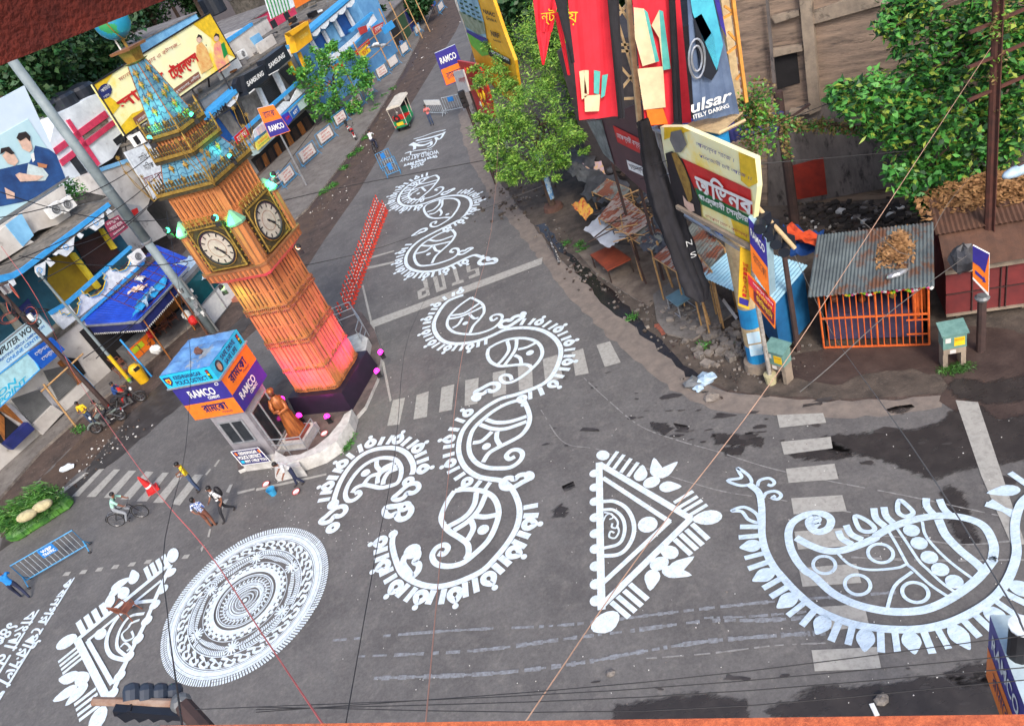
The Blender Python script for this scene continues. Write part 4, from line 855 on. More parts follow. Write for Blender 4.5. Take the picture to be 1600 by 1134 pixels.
mb.tube([SP(-.27,0,2.35),SP(-.36,-.1,2.05),SP(-.1,-.32,1.98),SP(.16,-.3,2.05)],[.1,.09,.07,.05],m_copper,n=8);mb.tube([SP(.27,0,2.35),SP(.36,-.1,2.0),SP(.1,-.34,1.93),SP(-.15,-.3,2.02)],[.1,.09,.07,.05],m_copper,n=8)
mb.ball(SP(0,-.03,2.74),.14,m_bronze,n=14,sq=(.85,1,1.2));mb.ball(SP(0,.0,2.83),.155,m_copper,n=12,sq=(.95,1,.75));mb.tube([SP(0,-.15,2.76),SP(0,-.2,2.70)],.02,m_bronze,n=5)
ob('figure',mb,stt,smooth=True)
def railset(name,pts,zb,h,label,posts=1,rails=3):
 mb=MB();P=[V3(p)for p in pts]
 for a,b in zip(P,P[1:]):
  for k in range(rails):z=zb+h*(k+1)/rails;mb.tube([V3((a.x,a.y,z)),V3((b.x,b.y,z))],.022,m_alu,n=6)
 for p in P:mb.tube([V3((p.x,p.y,zb)),V3((p.x,p.y,zb+h))],.025,m_alu,n=6)
 return ob(name,mb,label=label,cat='railing')
railset('railing',[SP(-.9,-.1,0),SP(-.9,-.9,0),SP(0,-.95,0),SP(.9,-.9,0),SP(.9,.1,0)],.2,.95,'steel tube railing round the gilded statue')
P=[G(x,y,.2)for x,y in((512,520),(535,510),(560,500),(577,525),(572,545))];railset('railing',P,.2,1.1,'steel tube railing round the white bench behind the tower')
mb=MB();P=[G(x,y,.6)for x,y in((535,530),(560,520),(575,528),(570,555),(550,565))];mb.prism(P,(0,0,-.5),m_isl);ob('bench',mb,label='white stone seat behind the tower at the foot of the orange posts',cat='bench')
mb=MB()
outer_=[(428,735),(440,742),(470,733),(500,722),(525,705),(545,675),(550,655)];inner_=[(430,712),(448,722),(470,717),(492,706),(514,688),(532,666),(538,655)]
Po=[G(x,y-16,.62)for x,y in outer_];Pi=[G(x,y-8,.62)for x,y in inner_]
mb.prism(Po+Pi[::-1],(0,0,-.6),m_isl);ob('curved_wall',mb,label='low curved white wall with a sitting ledge below the gilded statue',cat='wall')
mb=MB()
for i in range(3):
 P=[G(x,y,.55-.16*i)for x,y in((428,722-6),(462,716-6),(470+i*2,728+i*4),(430,738-4+i*6))];mb.prism(P,(0,0,-.55+.16*i),m_isl)
ob('steps',mb,label='three white stone steps going up to the statue terrace',cat='steps')
m_bldg=mat('pink_box',S(200,80,130),r=.6)
# ================================================================== people
def skin_body(name,J,E,parent,mats_of,levels=2,extra=None):
 """one continuous body: J joints {name:(pos, radius)}, E edges; mats_of(list of (centre)) -> material per bone"""
 names=list(J);me=bpy.data.meshes.new(name);me.from_pydata([J[k][0]for k in names],[(names.index(a),names.index(b))for a,b in E],[])
 o=bpy.data.objects.new(name,me);link(o)
 md=o.modifiers.new('skin','SKIN');md.use_smooth_shade=True;md.branch_smoothing=.3
 sv=me.skin_vertices[0].data
 for i,k in enumerate(names):
  r=J[k][1];sv[i].radius=(r if isinstance(r,tuple)else(r,r));sv[i].use_root=(k=='pelvis')
 sb=o.modifiers.new('sub','SUBSURF');sb.levels=levels;sb.render_levels=levels
 dg=bpy.context.evaluated_depsgraph_get();ev=o.evaluated_get(dg);nm=bpy.data.meshes.new_from_object(ev);nm.name=name
 bpy.data.objects.remove(o)
 segs=[(np.array(J[a][0]),np.array(J[b][0]),mats_of(a,b))for a,b in E]
 used=[]
 for s in segs:
  if s[2]not in used:used.append(s[2])
 nm.materials.clear()
 for m in used:nm.materials.append(m)
 cen=np.array([tuple(p.center)for p in nm.polygons]);best=np.full(len(cen),1e9);idx=np.zeros(len(cen),int)
 for a,b,m in segs:
  ab=b-a;t=np.clip(((cen-a)@ab)/max(1e-9,ab@ab),0,1);d=np.linalg.norm(cen-(a+t[:,None]*ab),axis=1);k=d<best;best[k]=d[k];idx[k]=used.index(m)
 nm.polygons.foreach_set('material_index',idx.tolist());nm.polygons.foreach_set('use_smooth',[True]*len(cen))
 ob_=bpy.data.objects.new(name,nm);link(ob_);ORG[ob_.name]=V3((0,0,0));ob_.parent=parent
 return ob_
m_skin=mat('skin',S(136,88,66),S(116,74,56),s=8,r=.6);m_hair=mat('hair',S(24,20,20),r=.5);m_shoe=mat('shoe',S(40,34,36),r=.5)
m_eye=mat('eye_white',S(220,216,210),r=.4)
def person(loc,face,label,shirt,trousers,pose=None,h=1.68,shoes=None,sleeve='short',shorts=False,hairlen=0,group=None,extra=None):
 """face: direction looked at, degrees on the ground (0=+X). local frame: +y forward"""
 e=empty('person',loc,label,'person',group,rz=R(face-90));k=h/1.68
 P=dict(pelvis=(0,0,.92),belly=(0,.0,1.06),chest=(0,.0,1.25),neck=(0,0,1.43),headb=(0,.01,1.50),head=(0,.02,1.575),crown=(0,.01,1.64),shL=(-.17,0,1.38),elL=(-.23,-.03,1.11),wrL=(-.22,.06,.87),haL=(-.215,.08,.80),shR=(.17,0,1.38),elR=(.23,-.03,1.11),wrR=(.22,.06,.87),haR=(.215,.08,.80),hiL=(-.09,0,.88),knL=(-.1,.02,.48),anL=(-.1,-.02,.08),toL=(-.1,.13,.035),hiR=(.09,0,.88),knR=(.1,.02,.48),anR=(.1,-.02,.08),toR=(.1,.13,.035))
 P.update(pose or{})
 rad=dict(pelvis=(.135,.105),belly=(.13,.1),chest=(.15,.105),neck=.05,headb=.062,head=(.083,.098),crown=.062,shL=.062,elL=.045,wrL=.03,haL=(.034,.018),shR=.062,elR=.045,wrR=.03,haR=(.034,.018),hiL=.088,knL=.062,anL=.042,toL=(.04,.028),hiR=.088,knR=.062,anR=.042,toR=(.04,.028))
 J={n:(tuple(c*k for c in P[n]),rad[n])for n in P}
 E=[('pelvis','belly'),('belly','chest'),('chest','neck'),('neck','headb'),('headb','head'),('head','crown')]
 for s in 'LR':E+=[('chest','sh'+s),('sh'+s,'el'+s),('el'+s,'wr'+s),('wr'+s,'ha'+s),('pelvis','hi'+s),('hi'+s,'kn'+s),('kn'+s,'an'+s),('an'+s,'to'+s)]
 def mo(a,b):
  if 'head' in b or 'crown' in b or 'neck' in a:return m_skin
  if b[:2]=='ha' or b[:2]=='wr':return shirt if(sleeve=='long' and b[:2]=='wr')else m_skin
  if b[:2]=='to':return shoes or m_shoe
  if b[:2]=='an':return m_skin if shorts else trousers
  if b[:2]in('hi','kn'):return trousers
  return shirt
 b_=skin_body('body',J,E,e,mo)
 hd=V3(P['head'])*k;fwd=(V3(P['head'])-V3(P['neck']));mb=MB()
 mb.ball(hd+V3((0,-.022,.035))*k,.095*k,m_hair,n=12,sq=(.95,1.05,.95));
 if hairlen:mb.ball(hd+V3((0,-.07,-.03))*k,.07*k,m_hair,n=8,sq=(.9,.7,1.4))
 ob('hair',mb,b_,local=True,smooth=True)
 mb=MB();mb.tube([hd+V3((0,.088,.0))*k,hd+V3((0,.112,-.022))*k],.012*k,m_skin,n=5)
 for sx in(-1,1):mb.ball(hd+V3((sx*.032,.092,.008))*k,.011*k,m_eye,n=6);mb.ball(hd+V3((sx*.032,.1,.008))*k,.006*k,m_hair,n=5);mb.ball(hd+V3((sx*.088,-.005,-.01))*k,.022*k,m_skin,n=6,sq=(.4,.8,1.2))
 mb.tube([hd+V3((-.022,.09,-.05))*k,hd+V3((.022,.09,-.05))*k],.006*k,mat('lips',S(120,66,60),r=.5),n=4);ob('face',mb,b_,local=True)
 for s in 'LR':
  w0,h0=V3(P['wr'+s])*k,V3(P['ha'+s])*k;d=(h0-w0).normalized();sx=d.cross(V3((0,1,0)));sx=sx.normalized()if sx.length>.1 else V3((1,0,0));cu=d.cross(sx);mb=MB()
  for i,L in enumerate((.065,.075,.07,.055)):
   a=h0+sx*(i-1.5)*.018*k;mb.tube([a,a+d*L*.5*k,a+(d*.8+cu*.5)*L*k],[.009*k,.008*k,.006*k],m_skin,n=5)
  a=w0.lerp(h0,.4)+sx*-.03*k;mb.tube([a,a-sx*.02*k+d*.03*k,a-sx*.02*k+d*.06*k],[.011*k,.01*k,.008*k],m_skin,n=5)
  ob('fingers',mb,b_,local=True)
 return e
def cl(name,r,g,b,c2=None,**k):return mat(name,S(r,g,b),c2 or S(r*.8,g*.8,b*.8),s=k.get('s',9),r=.85,lo=k.get('lo',.4),hi=k.get('hi',.7))
c_yel=cl('yellow_shirt',232,196,34);c_jean=cl('blue_jeans',62,78,108);c_flor=mat('blue_floral_shirt',S(40,74,140),S(220,226,236),s=22,r=.85,lo=.5,hi=.54);c_short=cl('brown_shorts',120,74,60)
c_wht=cl('white_shirt',222,220,220);c_blk=cl('black_trousers',40,40,46);c_mint=cl('mint_shirt',176,224,206);c_grey=cl('grey_trousers',150,154,160);c_dnavy=cl('navy_trousers',38,44,72);c_pink=cl('coral_top',236,130,128);c_blue=cl('bright_blue_shirt',40,140,220);c_mono=mat('black_floral_shirt',S(30,30,32),S(225,215,190),s=26,r=.85,lo=.52,hi=.56)
def gface(a,b):
 d=G(*b)-G(*a);return math.degrees(math.atan2(d.y,d.x))
stand_phone=dict(elL=(-.24,.02,1.12),wrL=(-.12,.24,1.12),haL=(-.06,.30,1.13),elR=(.24,.02,1.12),wrR=(.12,.24,1.14),haR=(.06,.30,1.15),head=(0,.06,1.56),crown=(0,.06,1.63),headb=(0,.03,1.49))
person(G(312,766),gface((300,760),(255,790)),'man in yellow shirt and jeans looking down at his hands on the crossing',c_yel,c_jean,stand_phone)
person(G(335,822),gface((335,822),(360,760)),'person in blue and white floral shirt and short brown trousers standing by the crossing',c_flor,c_short,dict(elL=(-.26,-.1,1.15),wrL=(-.12,-.18,1.0),haL=(-.04,-.18,.98),elR=(.26,-.05,1.13),wrR=(.14,.14,1.12),haR=(.08,.19,1.14)),shorts=True,h=1.6,hairlen=1)
bp=person(G(361,806),gface((361,806),(322,840)),'walking person in white shirt and dark trousers with a black backpack',c_wht,c_blk,dict(knL=(-.1,.22,.52),anL=(-.1,.3,.1),toL=(-.1,.44,.05),knR=(.1,-.06,.47),anR=(.1,-.32,.14),toR=(.1,-.2,.04),elL=(-.24,-.12,1.12),wrL=(-.2,-.05,.9),elR=(.24,.1,1.12),wrR=(.18,.26,1.0),haR=(.16,.32,.98)),h=1.66)
mb=MB();mb.ball((0,-.2,1.2),.2,m_blk,n=12,sq=(.85,.6,1.2));mb.tube([(-.13,-.1,1.4),(-.13,.08,1.36),(-.13,.1,1.1),(-.13,-.12,1.02)],.02,m_blk,n=5);mb.tube([(.13,-.1,1.4),(.13,.08,1.36),(.13,.1,1.1),(.13,-.12,1.02)],.02,m_blk,n=5)
bk=ob('backpack',mb,None,'black backpack worn by the walking person in the white shirt','backpack',local=True,smooth=True);bk.matrix_world=Matrix.Translation(bp.location)@Matrix.Rotation(bp.rotation_euler.z,4,'Z')
person(G(470,757),gface((470,757),(430,790)),'person in white shirt and navy trousers stooping by the steps of the statue',c_wht,c_dnavy,dict(chest=(0,.14,1.22),belly=(0,.05,1.05),neck=(0,.26,1.36),headb=(0,.31,1.40),head=(0,.37,1.45),crown=(0,.40,1.51),shL=(-.17,.2,1.32),shR=(.17,.2,1.32),elL=(-.22,.26,1.06),wrL=(-.18,.4,.9),haL=(-.16,.45,.84),elR=(.22,.24,1.06),wrR=(.2,.42,.95),haR=(.18,.48,.92),anL=(-.1,-.14,.08),toL=(-.1,.01,.035),anR=(.1,.1,.08),toR=(.1,.25,.035)),h=1.66,hairlen=1)
person(G(676,196),gface((676,196),(650,240)),'far person in coral top and jeans standing beside the green rickshaw',c_pink,c_jean,dict(elL=(-.26,.0,1.15),wrL=(-.1,.18,1.22),haL=(-.05,.22,1.25),elR=(.26,0,1.15),wrR=(.1,.18,1.2),haR=(.05,.22,1.22)),hairlen=1)
person(G(42,934),gface((42,934),(0,880)),'man in bright blue shirt and dark trousers walking beside the blue traffic barrier',c_blue,c_dnavy,dict(knL=(-.1,.2,.52),anL=(-.1,.22,.1),toL=(-.1,.36,.05),knR=(.1,-.04,.47),anR=(.1,-.26,.12),toR=(.1,-.14,.04),elL=(-.22,.18,1.2),wrL=(-.1,.36,1.2),haL=(-.06,.42,1.2),elR=(.22,.18,1.2),wrR=(.1,.36,1.2),haR=(.06,.42,1.2)))
person(G(20,960),gface((20,960),(-40,900)),'second dark-clothed person behind the blue barrier at the left edge',cl('dark_shirt',44,46,66),c_blk,dict())if 0 else None
person(G(679,22),gface((679,22),(660,60)),'distant person in red top beside the orange flag at the far end of the verge',cl('red_top',200,50,50),c_blk,dict())
person(G(634,84),250,'distant person in blue shirt standing under the far bamboo frames',cl('dull_blue',70,110,160),c_blk,dict())
# ------------------------------------------------------------------ wheels and bikes
m_tyre=mat('tyre',S(30,28,28),S(44,40,38),s=8,r=.85);m_steel=mat('bike_steel',S(150,150,152),r=.3,m=.8);m_bframe=mat('bike_frame',S(30,30,34),r=.4)
def wheel(e,c,r,t,name='wheel',rimr=None,spokes=14,axis='x'):
 c=V3(c);Mx=Matrix.Rotation(R(90),3,'Y');mb=MB();mb.ring(c,r-t,t,m_tyre,n=26,k=7,M=Mx);wv=ob(name,mb,e,local=True,smooth=True)
 mb=MB();mb.ring(c,r-2*t,t*.35,m_steel,n=26,k=4,M=Mx);mb.tube([c-V3((.05,0,0)),c+V3((.05,0,0))],r*.07+.01,m_steel,n=8)
 for i in range(spokes):
  a=2*math.pi*i/spokes;mb.tube([c+V3((.02*(1 if i%2 else-1),0,0)),c+V3((0,math.cos(a),math.sin(a)))*(r-2*t)],.004 if r-2*t>.24 else.012,m_steel,n=3)
 ob('rim',mb,wv,local=True);return wv
def bicycle(loc,face,label):
 e=empty('bicycle',loc,label,'bicycle',rz=R(face-90));wheel(e,(0,.53,.34),.34,.02,spokes=20);wheel(e,(0,-.53,.34),.34,.02,spokes=20)
 mb=MB();bbk,seat,head,hb2=V3((0,-.08,.29)),V3((0,-.22,.78)),V3((0,.38,.85)),V3((0,.41,.72))
 for a,b in((bbk,seat),(seat,head),(hb2,bbk),(bbk,V3((0,-.53,.34))),(seat,V3((0,-.53,.34))),(head,V3((0,.53,.34)))):mb.tube([a,b],.017,m_bframe,n=6)
 ob('frame',mb,e,local=True)
 mb=MB();mb.tube([(-.26,.28,.98),(-.22,.4,.99),(0,.38,.95),(.22,.4,.99),(.26,.28,.98)],.014,m_steel,n=6);mb.tube([(0,.38,.85),(0,.38,.95)],.014,m_steel,n=6);ob('handlebar',mb,e,local=True)
 mb=MB();mb.ball((0,-.26,.85),.12,m_blk,n=8,sq=(.8,1.2,.35));mb.tube([(0,-.22,.76),(0,-.25,.85)],.014,m_steel,n=5);ob('saddle',mb,e,local=True)
 mb=MB();mb.ring((.06,-.08,.29),.09,.008,m_steel,n=14,k=4,M=Matrix.Rotation(R(90),3,'Y'))
 for s in(-1,1):mb.tube([(s*.06,-.08,.29),(s*.08,-.08+s*.16,.29)],.01,m_steel,n=4);mb.box((s*.13,-.08+s*.16,.29),.09,.07,.025,m_blk)
 ob('pedal',mb,e,local=True)
 mb=MB();
 for w_ in(.53,-.53):
  P=[V3((0,w_,.34))+V3((0,math.cos(a),math.sin(a)))*.385 for a in[R(x)for x in range(20,171,25)]];mb.tube(P,.018,m_bframe,n=4)
 mb.tube([(-.08,-.62,.74),(-.08,-.3,.74)],.01,m_steel,n=4);mb.tube([(.08,-.62,.74),(.08,-.3,.74)],.01,m_steel,n=4);mb.tube([(-.08,-.62,.74),(.08,-.62,.74)],.01,m_steel,n=4);ob('mudguard',mb,e,local=True)
 return e
ride=dict(pelvis=(0,-.26,.97),belly=(0,-.18,1.1),chest=(0,-.04,1.26),neck=(0,.08,1.42),headb=(0,.12,1.48),head=(0,.15,1.55),crown=(0,.15,1.61),shL=(-.17,.02,1.37),shR=(.17,.02,1.37),elL=(-.24,.18,1.18),wrL=(-.24,.3,1.02),haL=(-.24,.34,1.0),elR=(.24,.18,1.18),wrR=(.24,.3,1.02),haR=(.24,.34,1.0),hiL=(-.1,-.24,.93),knL=(-.13,.16,.78),anL=(-.13,.04,.40),toL=(-.13,.16,.36),hiR=(.1,-.24,.93),knR=(.13,.1,.58),anR=(.13,-.12,.22),toR=(.13,.02,.17))
a_,b_=G(187,822),G(229,806);mid=(a_+b_)/2;fc=math.degrees(math.atan2(b_.y-a_.y,b_.x-a_.x))
bicycle(mid,fc,'black bicycle ridden by the man in the mint green shirt');pp=dict(ride);pp.update(anL=(-.3,-.0,.08),knL=(-.2,.12,.5),toL=(-.3,.13,.035))
person(mid,fc,'man in mint green shirt astride the black bicycle with one foot down',c_mint,c_grey,pp)
a_,b_=G(585,244),G(593,226);mid=(a_+b_)/2;fc=math.degrees(math.atan2(b_.y-a_.y,b_.x-a_.x))
bicycle(mid,fc,'far black bicycle ridden up the left side of the street');person(mid,fc,'far cyclist in white shirt riding up the left side of the street',c_wht,c_dnavy,ride)
def motorbike(loc,face,label,col,group=None):
 e=empty('motorcycle',loc,label,'motorcycle',group,rz=R(face-90));wheel(e,(0,.65,.3),.3,.045,spokes=6);wheel(e,(0,-.62,.3),.3,.055,spokes=6)
 mb=MB();mb.tube([(0,.42,.95),(0,.05,.72),(0,-.45,.62),(0,-.62,.3)],.03,m_bframe,n=6);mb.tube([(0,.4,.9),(0,.2,.35),(0,-.25,.3),(0,-.4,.6)],.025,m_bframe,n=6)
 for s in(-.08,.08):mb.tube([(s,.42,.98),(s,.65,.3)],.022,m_steel,n=6);mb.tube([(s,-.62,.3),(s,-.35,.68)],.022,m_steel,n=6)
 ob('frame',mb,e,local=True)
 mb=MB();mb.ball((0,.12,.82),.2,col,n=12,sq=(.75,1.35,.7));mb.ball((0,-.5,.72),.16,col,n=10,sq=(.6,1.4,.5));ob('fuel_tank',mb,e,local=True,smooth=True)
 mb=MB();mb.ball((0,-.33,.83),.2,m_blk,n=10,sq=(.7,1.7,.35));ob('seat',mb,e,local=True,smooth=True)
 mb=MB();mb.box((0,.08,.42),.26,.36,.34,m_steel);mb.tube([(.14,.15,.3),(.17,-.3,.26),(.17,-.8,.34)],.04,m_steel,n=7);ob('engine',mb,e,local=True)
 mb=MB();mb.tube([(-.36,.28,1.04),(-.25,.4,1.03),(0,.42,1.0),(.25,.4,1.03),(.36,.28,1.04)],.016,m_blk,n=6)
 for s in(-1,1):mb.tube([(s*.25,.4,1.03),(s*.3,.42,1.18)],.008,m_blk,n=4);mb.ball((s*.32,.42,1.2),.05,m_blk,n=8,sq=(1.2,.3,.8))
 ob('handlebar',mb,e,local=True)
 mb=MB();mb.ball((0,.52,.92),.1,m_white,n=10,sq=(1,.7,1));ob('headlight',mb,e,local=True,smooth=True)
 mb=MB();mb.tube([V3((0,.65,.3))+V3((0,math.cos(R(x)),math.sin(R(x))))*.34 for x in range(20,161,28)],.05,col,n=6);mb.box((0,-.86,.62),.12,.04,.07,m_red);mb.box((0,-.88,.5),.16,.02,.1,m_white);ob('mudguard',mb,e,local=True)
 return e
mc_sit=dict(pelvis=(0,-.25,.95),belly=(0,-.22,1.08),chest=(0,-.16,1.26),neck=(0,-.1,1.43),headb=(0,-.07,1.49),head=(0,-.04,1.56),crown=(0,-.04,1.62),shL=(-.17,-.12,1.38),shR=(.17,-.12,1.38),elL=(-.26,.04,1.16),wrL=(-.3,.22,1.06),haL=(-.3,.27,1.04),elR=(.26,.04,1.16),wrR=(.3,.22,1.06),haR=(.3,.27,1.04),hiL=(-.12,-.22,.9),knL=(-.2,.16,.78),anL=(-.2,.02,.38),toL=(-.2,.15,.34),hiR=(.12,-.22,.9),knR=(.2,.16,.78),anR=(.2,.02,.38),toR=(.2,.15,.34))
def mates(p,f,**o):d=dict(mc_sit);d.update(o);return d
mA,mB_=G(168,672),G(200,655)
fA=gface((200,655),(163,678));motorbike(mA+V3((.2,.2,0)),fA-10,'silver grey motorcycle parked nearest the shutters beside the man in yellow',cl('bike_grey',110,120,116));motorbike(G(202,640)+V3((.1,.2,0)),fA+165,'black motorcycle behind the silver one beside the striped cone',m_blk)
person(G(155,668)+V3((-.2,.3,0)),fA+60,'man in yellow shirt leaning beside the silver motorcycle',c_yel,c_jean,stand_phone)
person(mA+V3((.2,.2,.02)),fA-10,'man in black floral shirt sitting on the silver motorcycle',c_mono,c_blk,mc_sit);person(G(202,640)+V3((.1,.2,.02)),fA+165,'man in dark blue shirt sitting on the black motorcycle',cl('deep_blue_shirt',36,70,130),c_blk,mc_sit)
motorbike(G(556,218),gface((556,218),(548,200)),'red motorcycle parked on the verge by the slum boards far up the left side',cl('bike_red',180,30,34));motorbike(G(546,205),gface((556,218),(548,200)),'dark motorcycle parked just behind the red one on the left verge',m_blk)
# ------------------------------------------------------------------ green e-rickshaw
def rickshaw(loc,face):
 e=empty('electric_rickshaw',loc,'green electric rickshaw with a cream canvas roof stopped in the far street','rickshaw',rz=R(face-90));g=cl('rick_green',20,130,80)
 crm=mat('rick_canvas',S(206,200,186),S(180,172,158),s=4,r=.8)
 for p in((0,1.15,.24),(-.42,-.85,.24),(.42,-.85,.24)):wheel(e,p,.24,.06,spokes=5)
 mb=MB();mb.box((0,-.3,.42),.95,1.9,.12,g);mb.prism([(-.48,-1.3,.36),(.48,-1.3,.36),(.48,-1.3,.85),(-.48,-1.3,.85)],(0,.06,0),g);mb.prism([(-.4,.95,.36),(.4,.95,.36),(.32,1.2,1.05),(-.32,1.2,1.05)],(0,-.08,.02),g)
 for s in(-1,1):mb.prism([(s*.48,-1.3,.36),(s*.48,.1,.36),(s*.48,-.1,.72),(s*.48,-1.3,.85)],(-s*.04,0,0),g)
 ob('body',mb,e,local=True)
 mb=MB();mb.box((0,-.75,.7),.85,.45,.14,m_red);mb.box((0,-1.02,.95),.85,.1,.4,m_red);mb.box((0,.25,.7),.8,.35,.12,m_red);ob('seat',mb,e,local=True)
 mb=MB()
 for x,y,x2,y2 in((-.46,-1.28,-.5,-1.35),(.46,-1.28,.5,-1.35),(-.46,.1,-.48,.1),(.46,.1,.48,.1),(-.36,.98,-.4,1.05),(.36,.98,.4,1.05)):mb.tube([(x,y,.4),(x2,y2,1.8)],.025,crm,n=5)
 ob('canopy_posts',mb,e,local=True)
 mb=MB();P=[(-.55,1.8),(-.45,1.92),(0,1.99),(.45,1.92),(.55,1.8)]
 mb.prism([(x,-1.45,z)for x,z in P],(0,2.65,0),crm);ob('canvas_roof',mb,e,local=True)
 mb=MB();mb.prism([(-.36,1.16,1.05),(.36,1.16,1.05),(.38,1.08,1.7),(-.38,1.08,1.7)],(0,-.02,0),m_glass);ob('windscreen',mb,e,local=True)
 mb=MB();mb.ring((-.05,-1.38,1.05),.17,.07,m_tyre,n=18,M=Matrix.Rotation(R(90),3,'X'));mb.lathe((-.05,-1.36,1.05),[(.14,-.03),(.1,.03)],m_red,n=12,M=Matrix.Rotation(R(90),3,'X'));ob('spare_wheel',mb,e,local=True)
 mb=MB();mb.box((0,-1.31,.62),.5,.02,.22,m_yel);
 for s in(-1,1):mb.box((s*.38,-1.32,.5),.12,.04,.08,m_red)
 ob('tail_light',mb,e,local=True);return e
rk=rickshaw(G(640,198)+V3((-.1,.6,0)),gface((640,200),(690,110)));rk.scale=(1.12,1.12,1.12)
# ------------------------------------------------------------------ cones, spring posts, bucket, bowls, chair, bin
m_cone=mat('cone_red',S(214,44,44),S(190,36,38),s=5,r=.55)
def cone(loc,label,h=.95,tilt=None):
 e=empty('traffic_cone',loc,label,'traffic cone');mb=MB();mb.box((0,0,.05),.5,.5,.1,m_cone,rz=.4);mb.lathe((0,0,0),[(.2,.1),(.19,.14),(.05,.9),(.02,.95)],m_cone,n=16);ob('cone_body',mb,e,local=True)
 mb=MB();mb.lathe((0,0,0),[(.164,.3),(.13,.45)],m_white,n=16);mb.lathe((0,0,0),[(.105,.58),(.083,.68)],m_white,n=16);ob('white_band',mb,e,local=True)
 if tilt:e.rotation_euler=tilt
 return e
cone(G(240,766),'red and white striped cone standing on the left zebra crossing',tilt=(R(3),R(-6),0));cone(G(198,622),'red and white striped cone behind the parked motorcycles')
ep=empty('spring_post',(0,0,0),'orange-red flexible road post in the double row up the street','road post','orange flexible posts in a double row')
mb=MB();mb.lathe((0,0,0),[(.13,0),(.12,.05),(.045,.07),(.045,.74),(.03,.8)],mat('post_orange',S(214,66,44),S(170,44,32),s=5,r=.6),n=9);ob('post',mb,ep,local=True)
mb=MB();mb.lathe((0,0,0),[(.048,.34),(.048,.38)],m_white,n=9);mb.lathe((0,0,0),[(.048,.56),(.048,.6)],m_white,n=9);ob('reflective_band',mb,ep,local=True)
first=True
for row,(A_,Z_)in enumerate((((537,492),(594,322)),((547,488),(605,330)))):
 a_,z_=G(*A_),G(*Z_);n=30
 for i in range(n):
  if row==0 and i==1:continue
  o=ep if first else copy_tree(ep);first=False;o.location=a_.lerp(z_,i/(n-1))+V3((uni(-.02,.02),uni(-.02,.02),0));o.rotation_euler=(uni(-.03,.03),uni(-.03,.03),0)
for p,lb in(((529,505),'orange-red flexible post standing alone behind the tower railing'),((535,498),'orange-red flexible post at the near end of the row beside the tower railing')):
 o=copy_tree(ep);o.location=G(*p);o['label']=lb
 if 'group' in o:del o['group']
mb=MB();mb.lathe(G(428,772),[(.12,0),(.17,.3),(.18,.3),(.16,.29),(.11,.02)],mat('bucket_blue',S(60,160,210),r=.5),n=16);ob('bucket',mb,label='light blue plastic bucket on the road by the stooping person',cat='bucket',smooth=False)
for p,lb in(((417,758),'white and red paint bowl on the road, left of the blue bucket'),((464,770),'white and red paint bowl on the road beside the feet of the stooping person'),((508,679),'white and red bowl resting on the curved white wall')):
 z=.62 if p[0]==508 else.03;c=G(*p,z);e=empty('paint_bowl',c,lb,'bowl');mb=MB();mb.lathe(c,[(.08,0),(.14,.07),(.145,.08),(.12,.06),(.06,.04)],m_white,n=14);ob('bowl',mb,e);mb=MB();mb.ring(c+V3((0,0,.08)),.145,.014,m_red,n=16);ob('red_rim',mb,e)
def chair(loc,face,label,col,tip=None,group=None,s=1.0):
 e=empty('plastic_chair',loc,label,'chair',group,rz=R(face-90));mb=MB();mb.prism([(-.22,-.2,.42),(.22,-.2,.42),(.24,.22,.42),(-.24,.22,.42)],(0,0,-.035),col);ob('seat',mb,e,local=True)
 mb=MB();mb.tube([(-.2,-.22,.42),(-.24,-.3,.85),(.24,-.3,.85),(.2,-.22,.42)],.025,col,n=6)
 for x in(-.1,0,.1):mb.bar((x,-.22,.44),(x*1.1,-.3,.84),.045,.012,col)
 ob('backrest',mb,e,local=True)
 for x in(-1,1):
  for y in(-1,1):mb=MB();mb.tube([(x*.2,y*.19,.41),(x*.25,y*.25,0)],.02,col,n=5);ob('leg',mb,e,local=True)
 mb=MB()
 for x in(-1,1):mb.tube([(x*.24,-.27,.64),(x*.27,.2,.64),(x*.24,.22,.42)],.022,col,n=5)
 ob('armrest',mb,e,local=True);e.scale=(s,s,s)
 if tip:e.rotation_euler=tip
 return e
m_brown=mat('brown_plastic',S(140,84,62),S(112,66,50),s=4,r=.5)
chair(G(207,960,.03),60,'brown plastic armchair standing alone on the left triangular alpana',m_brown)
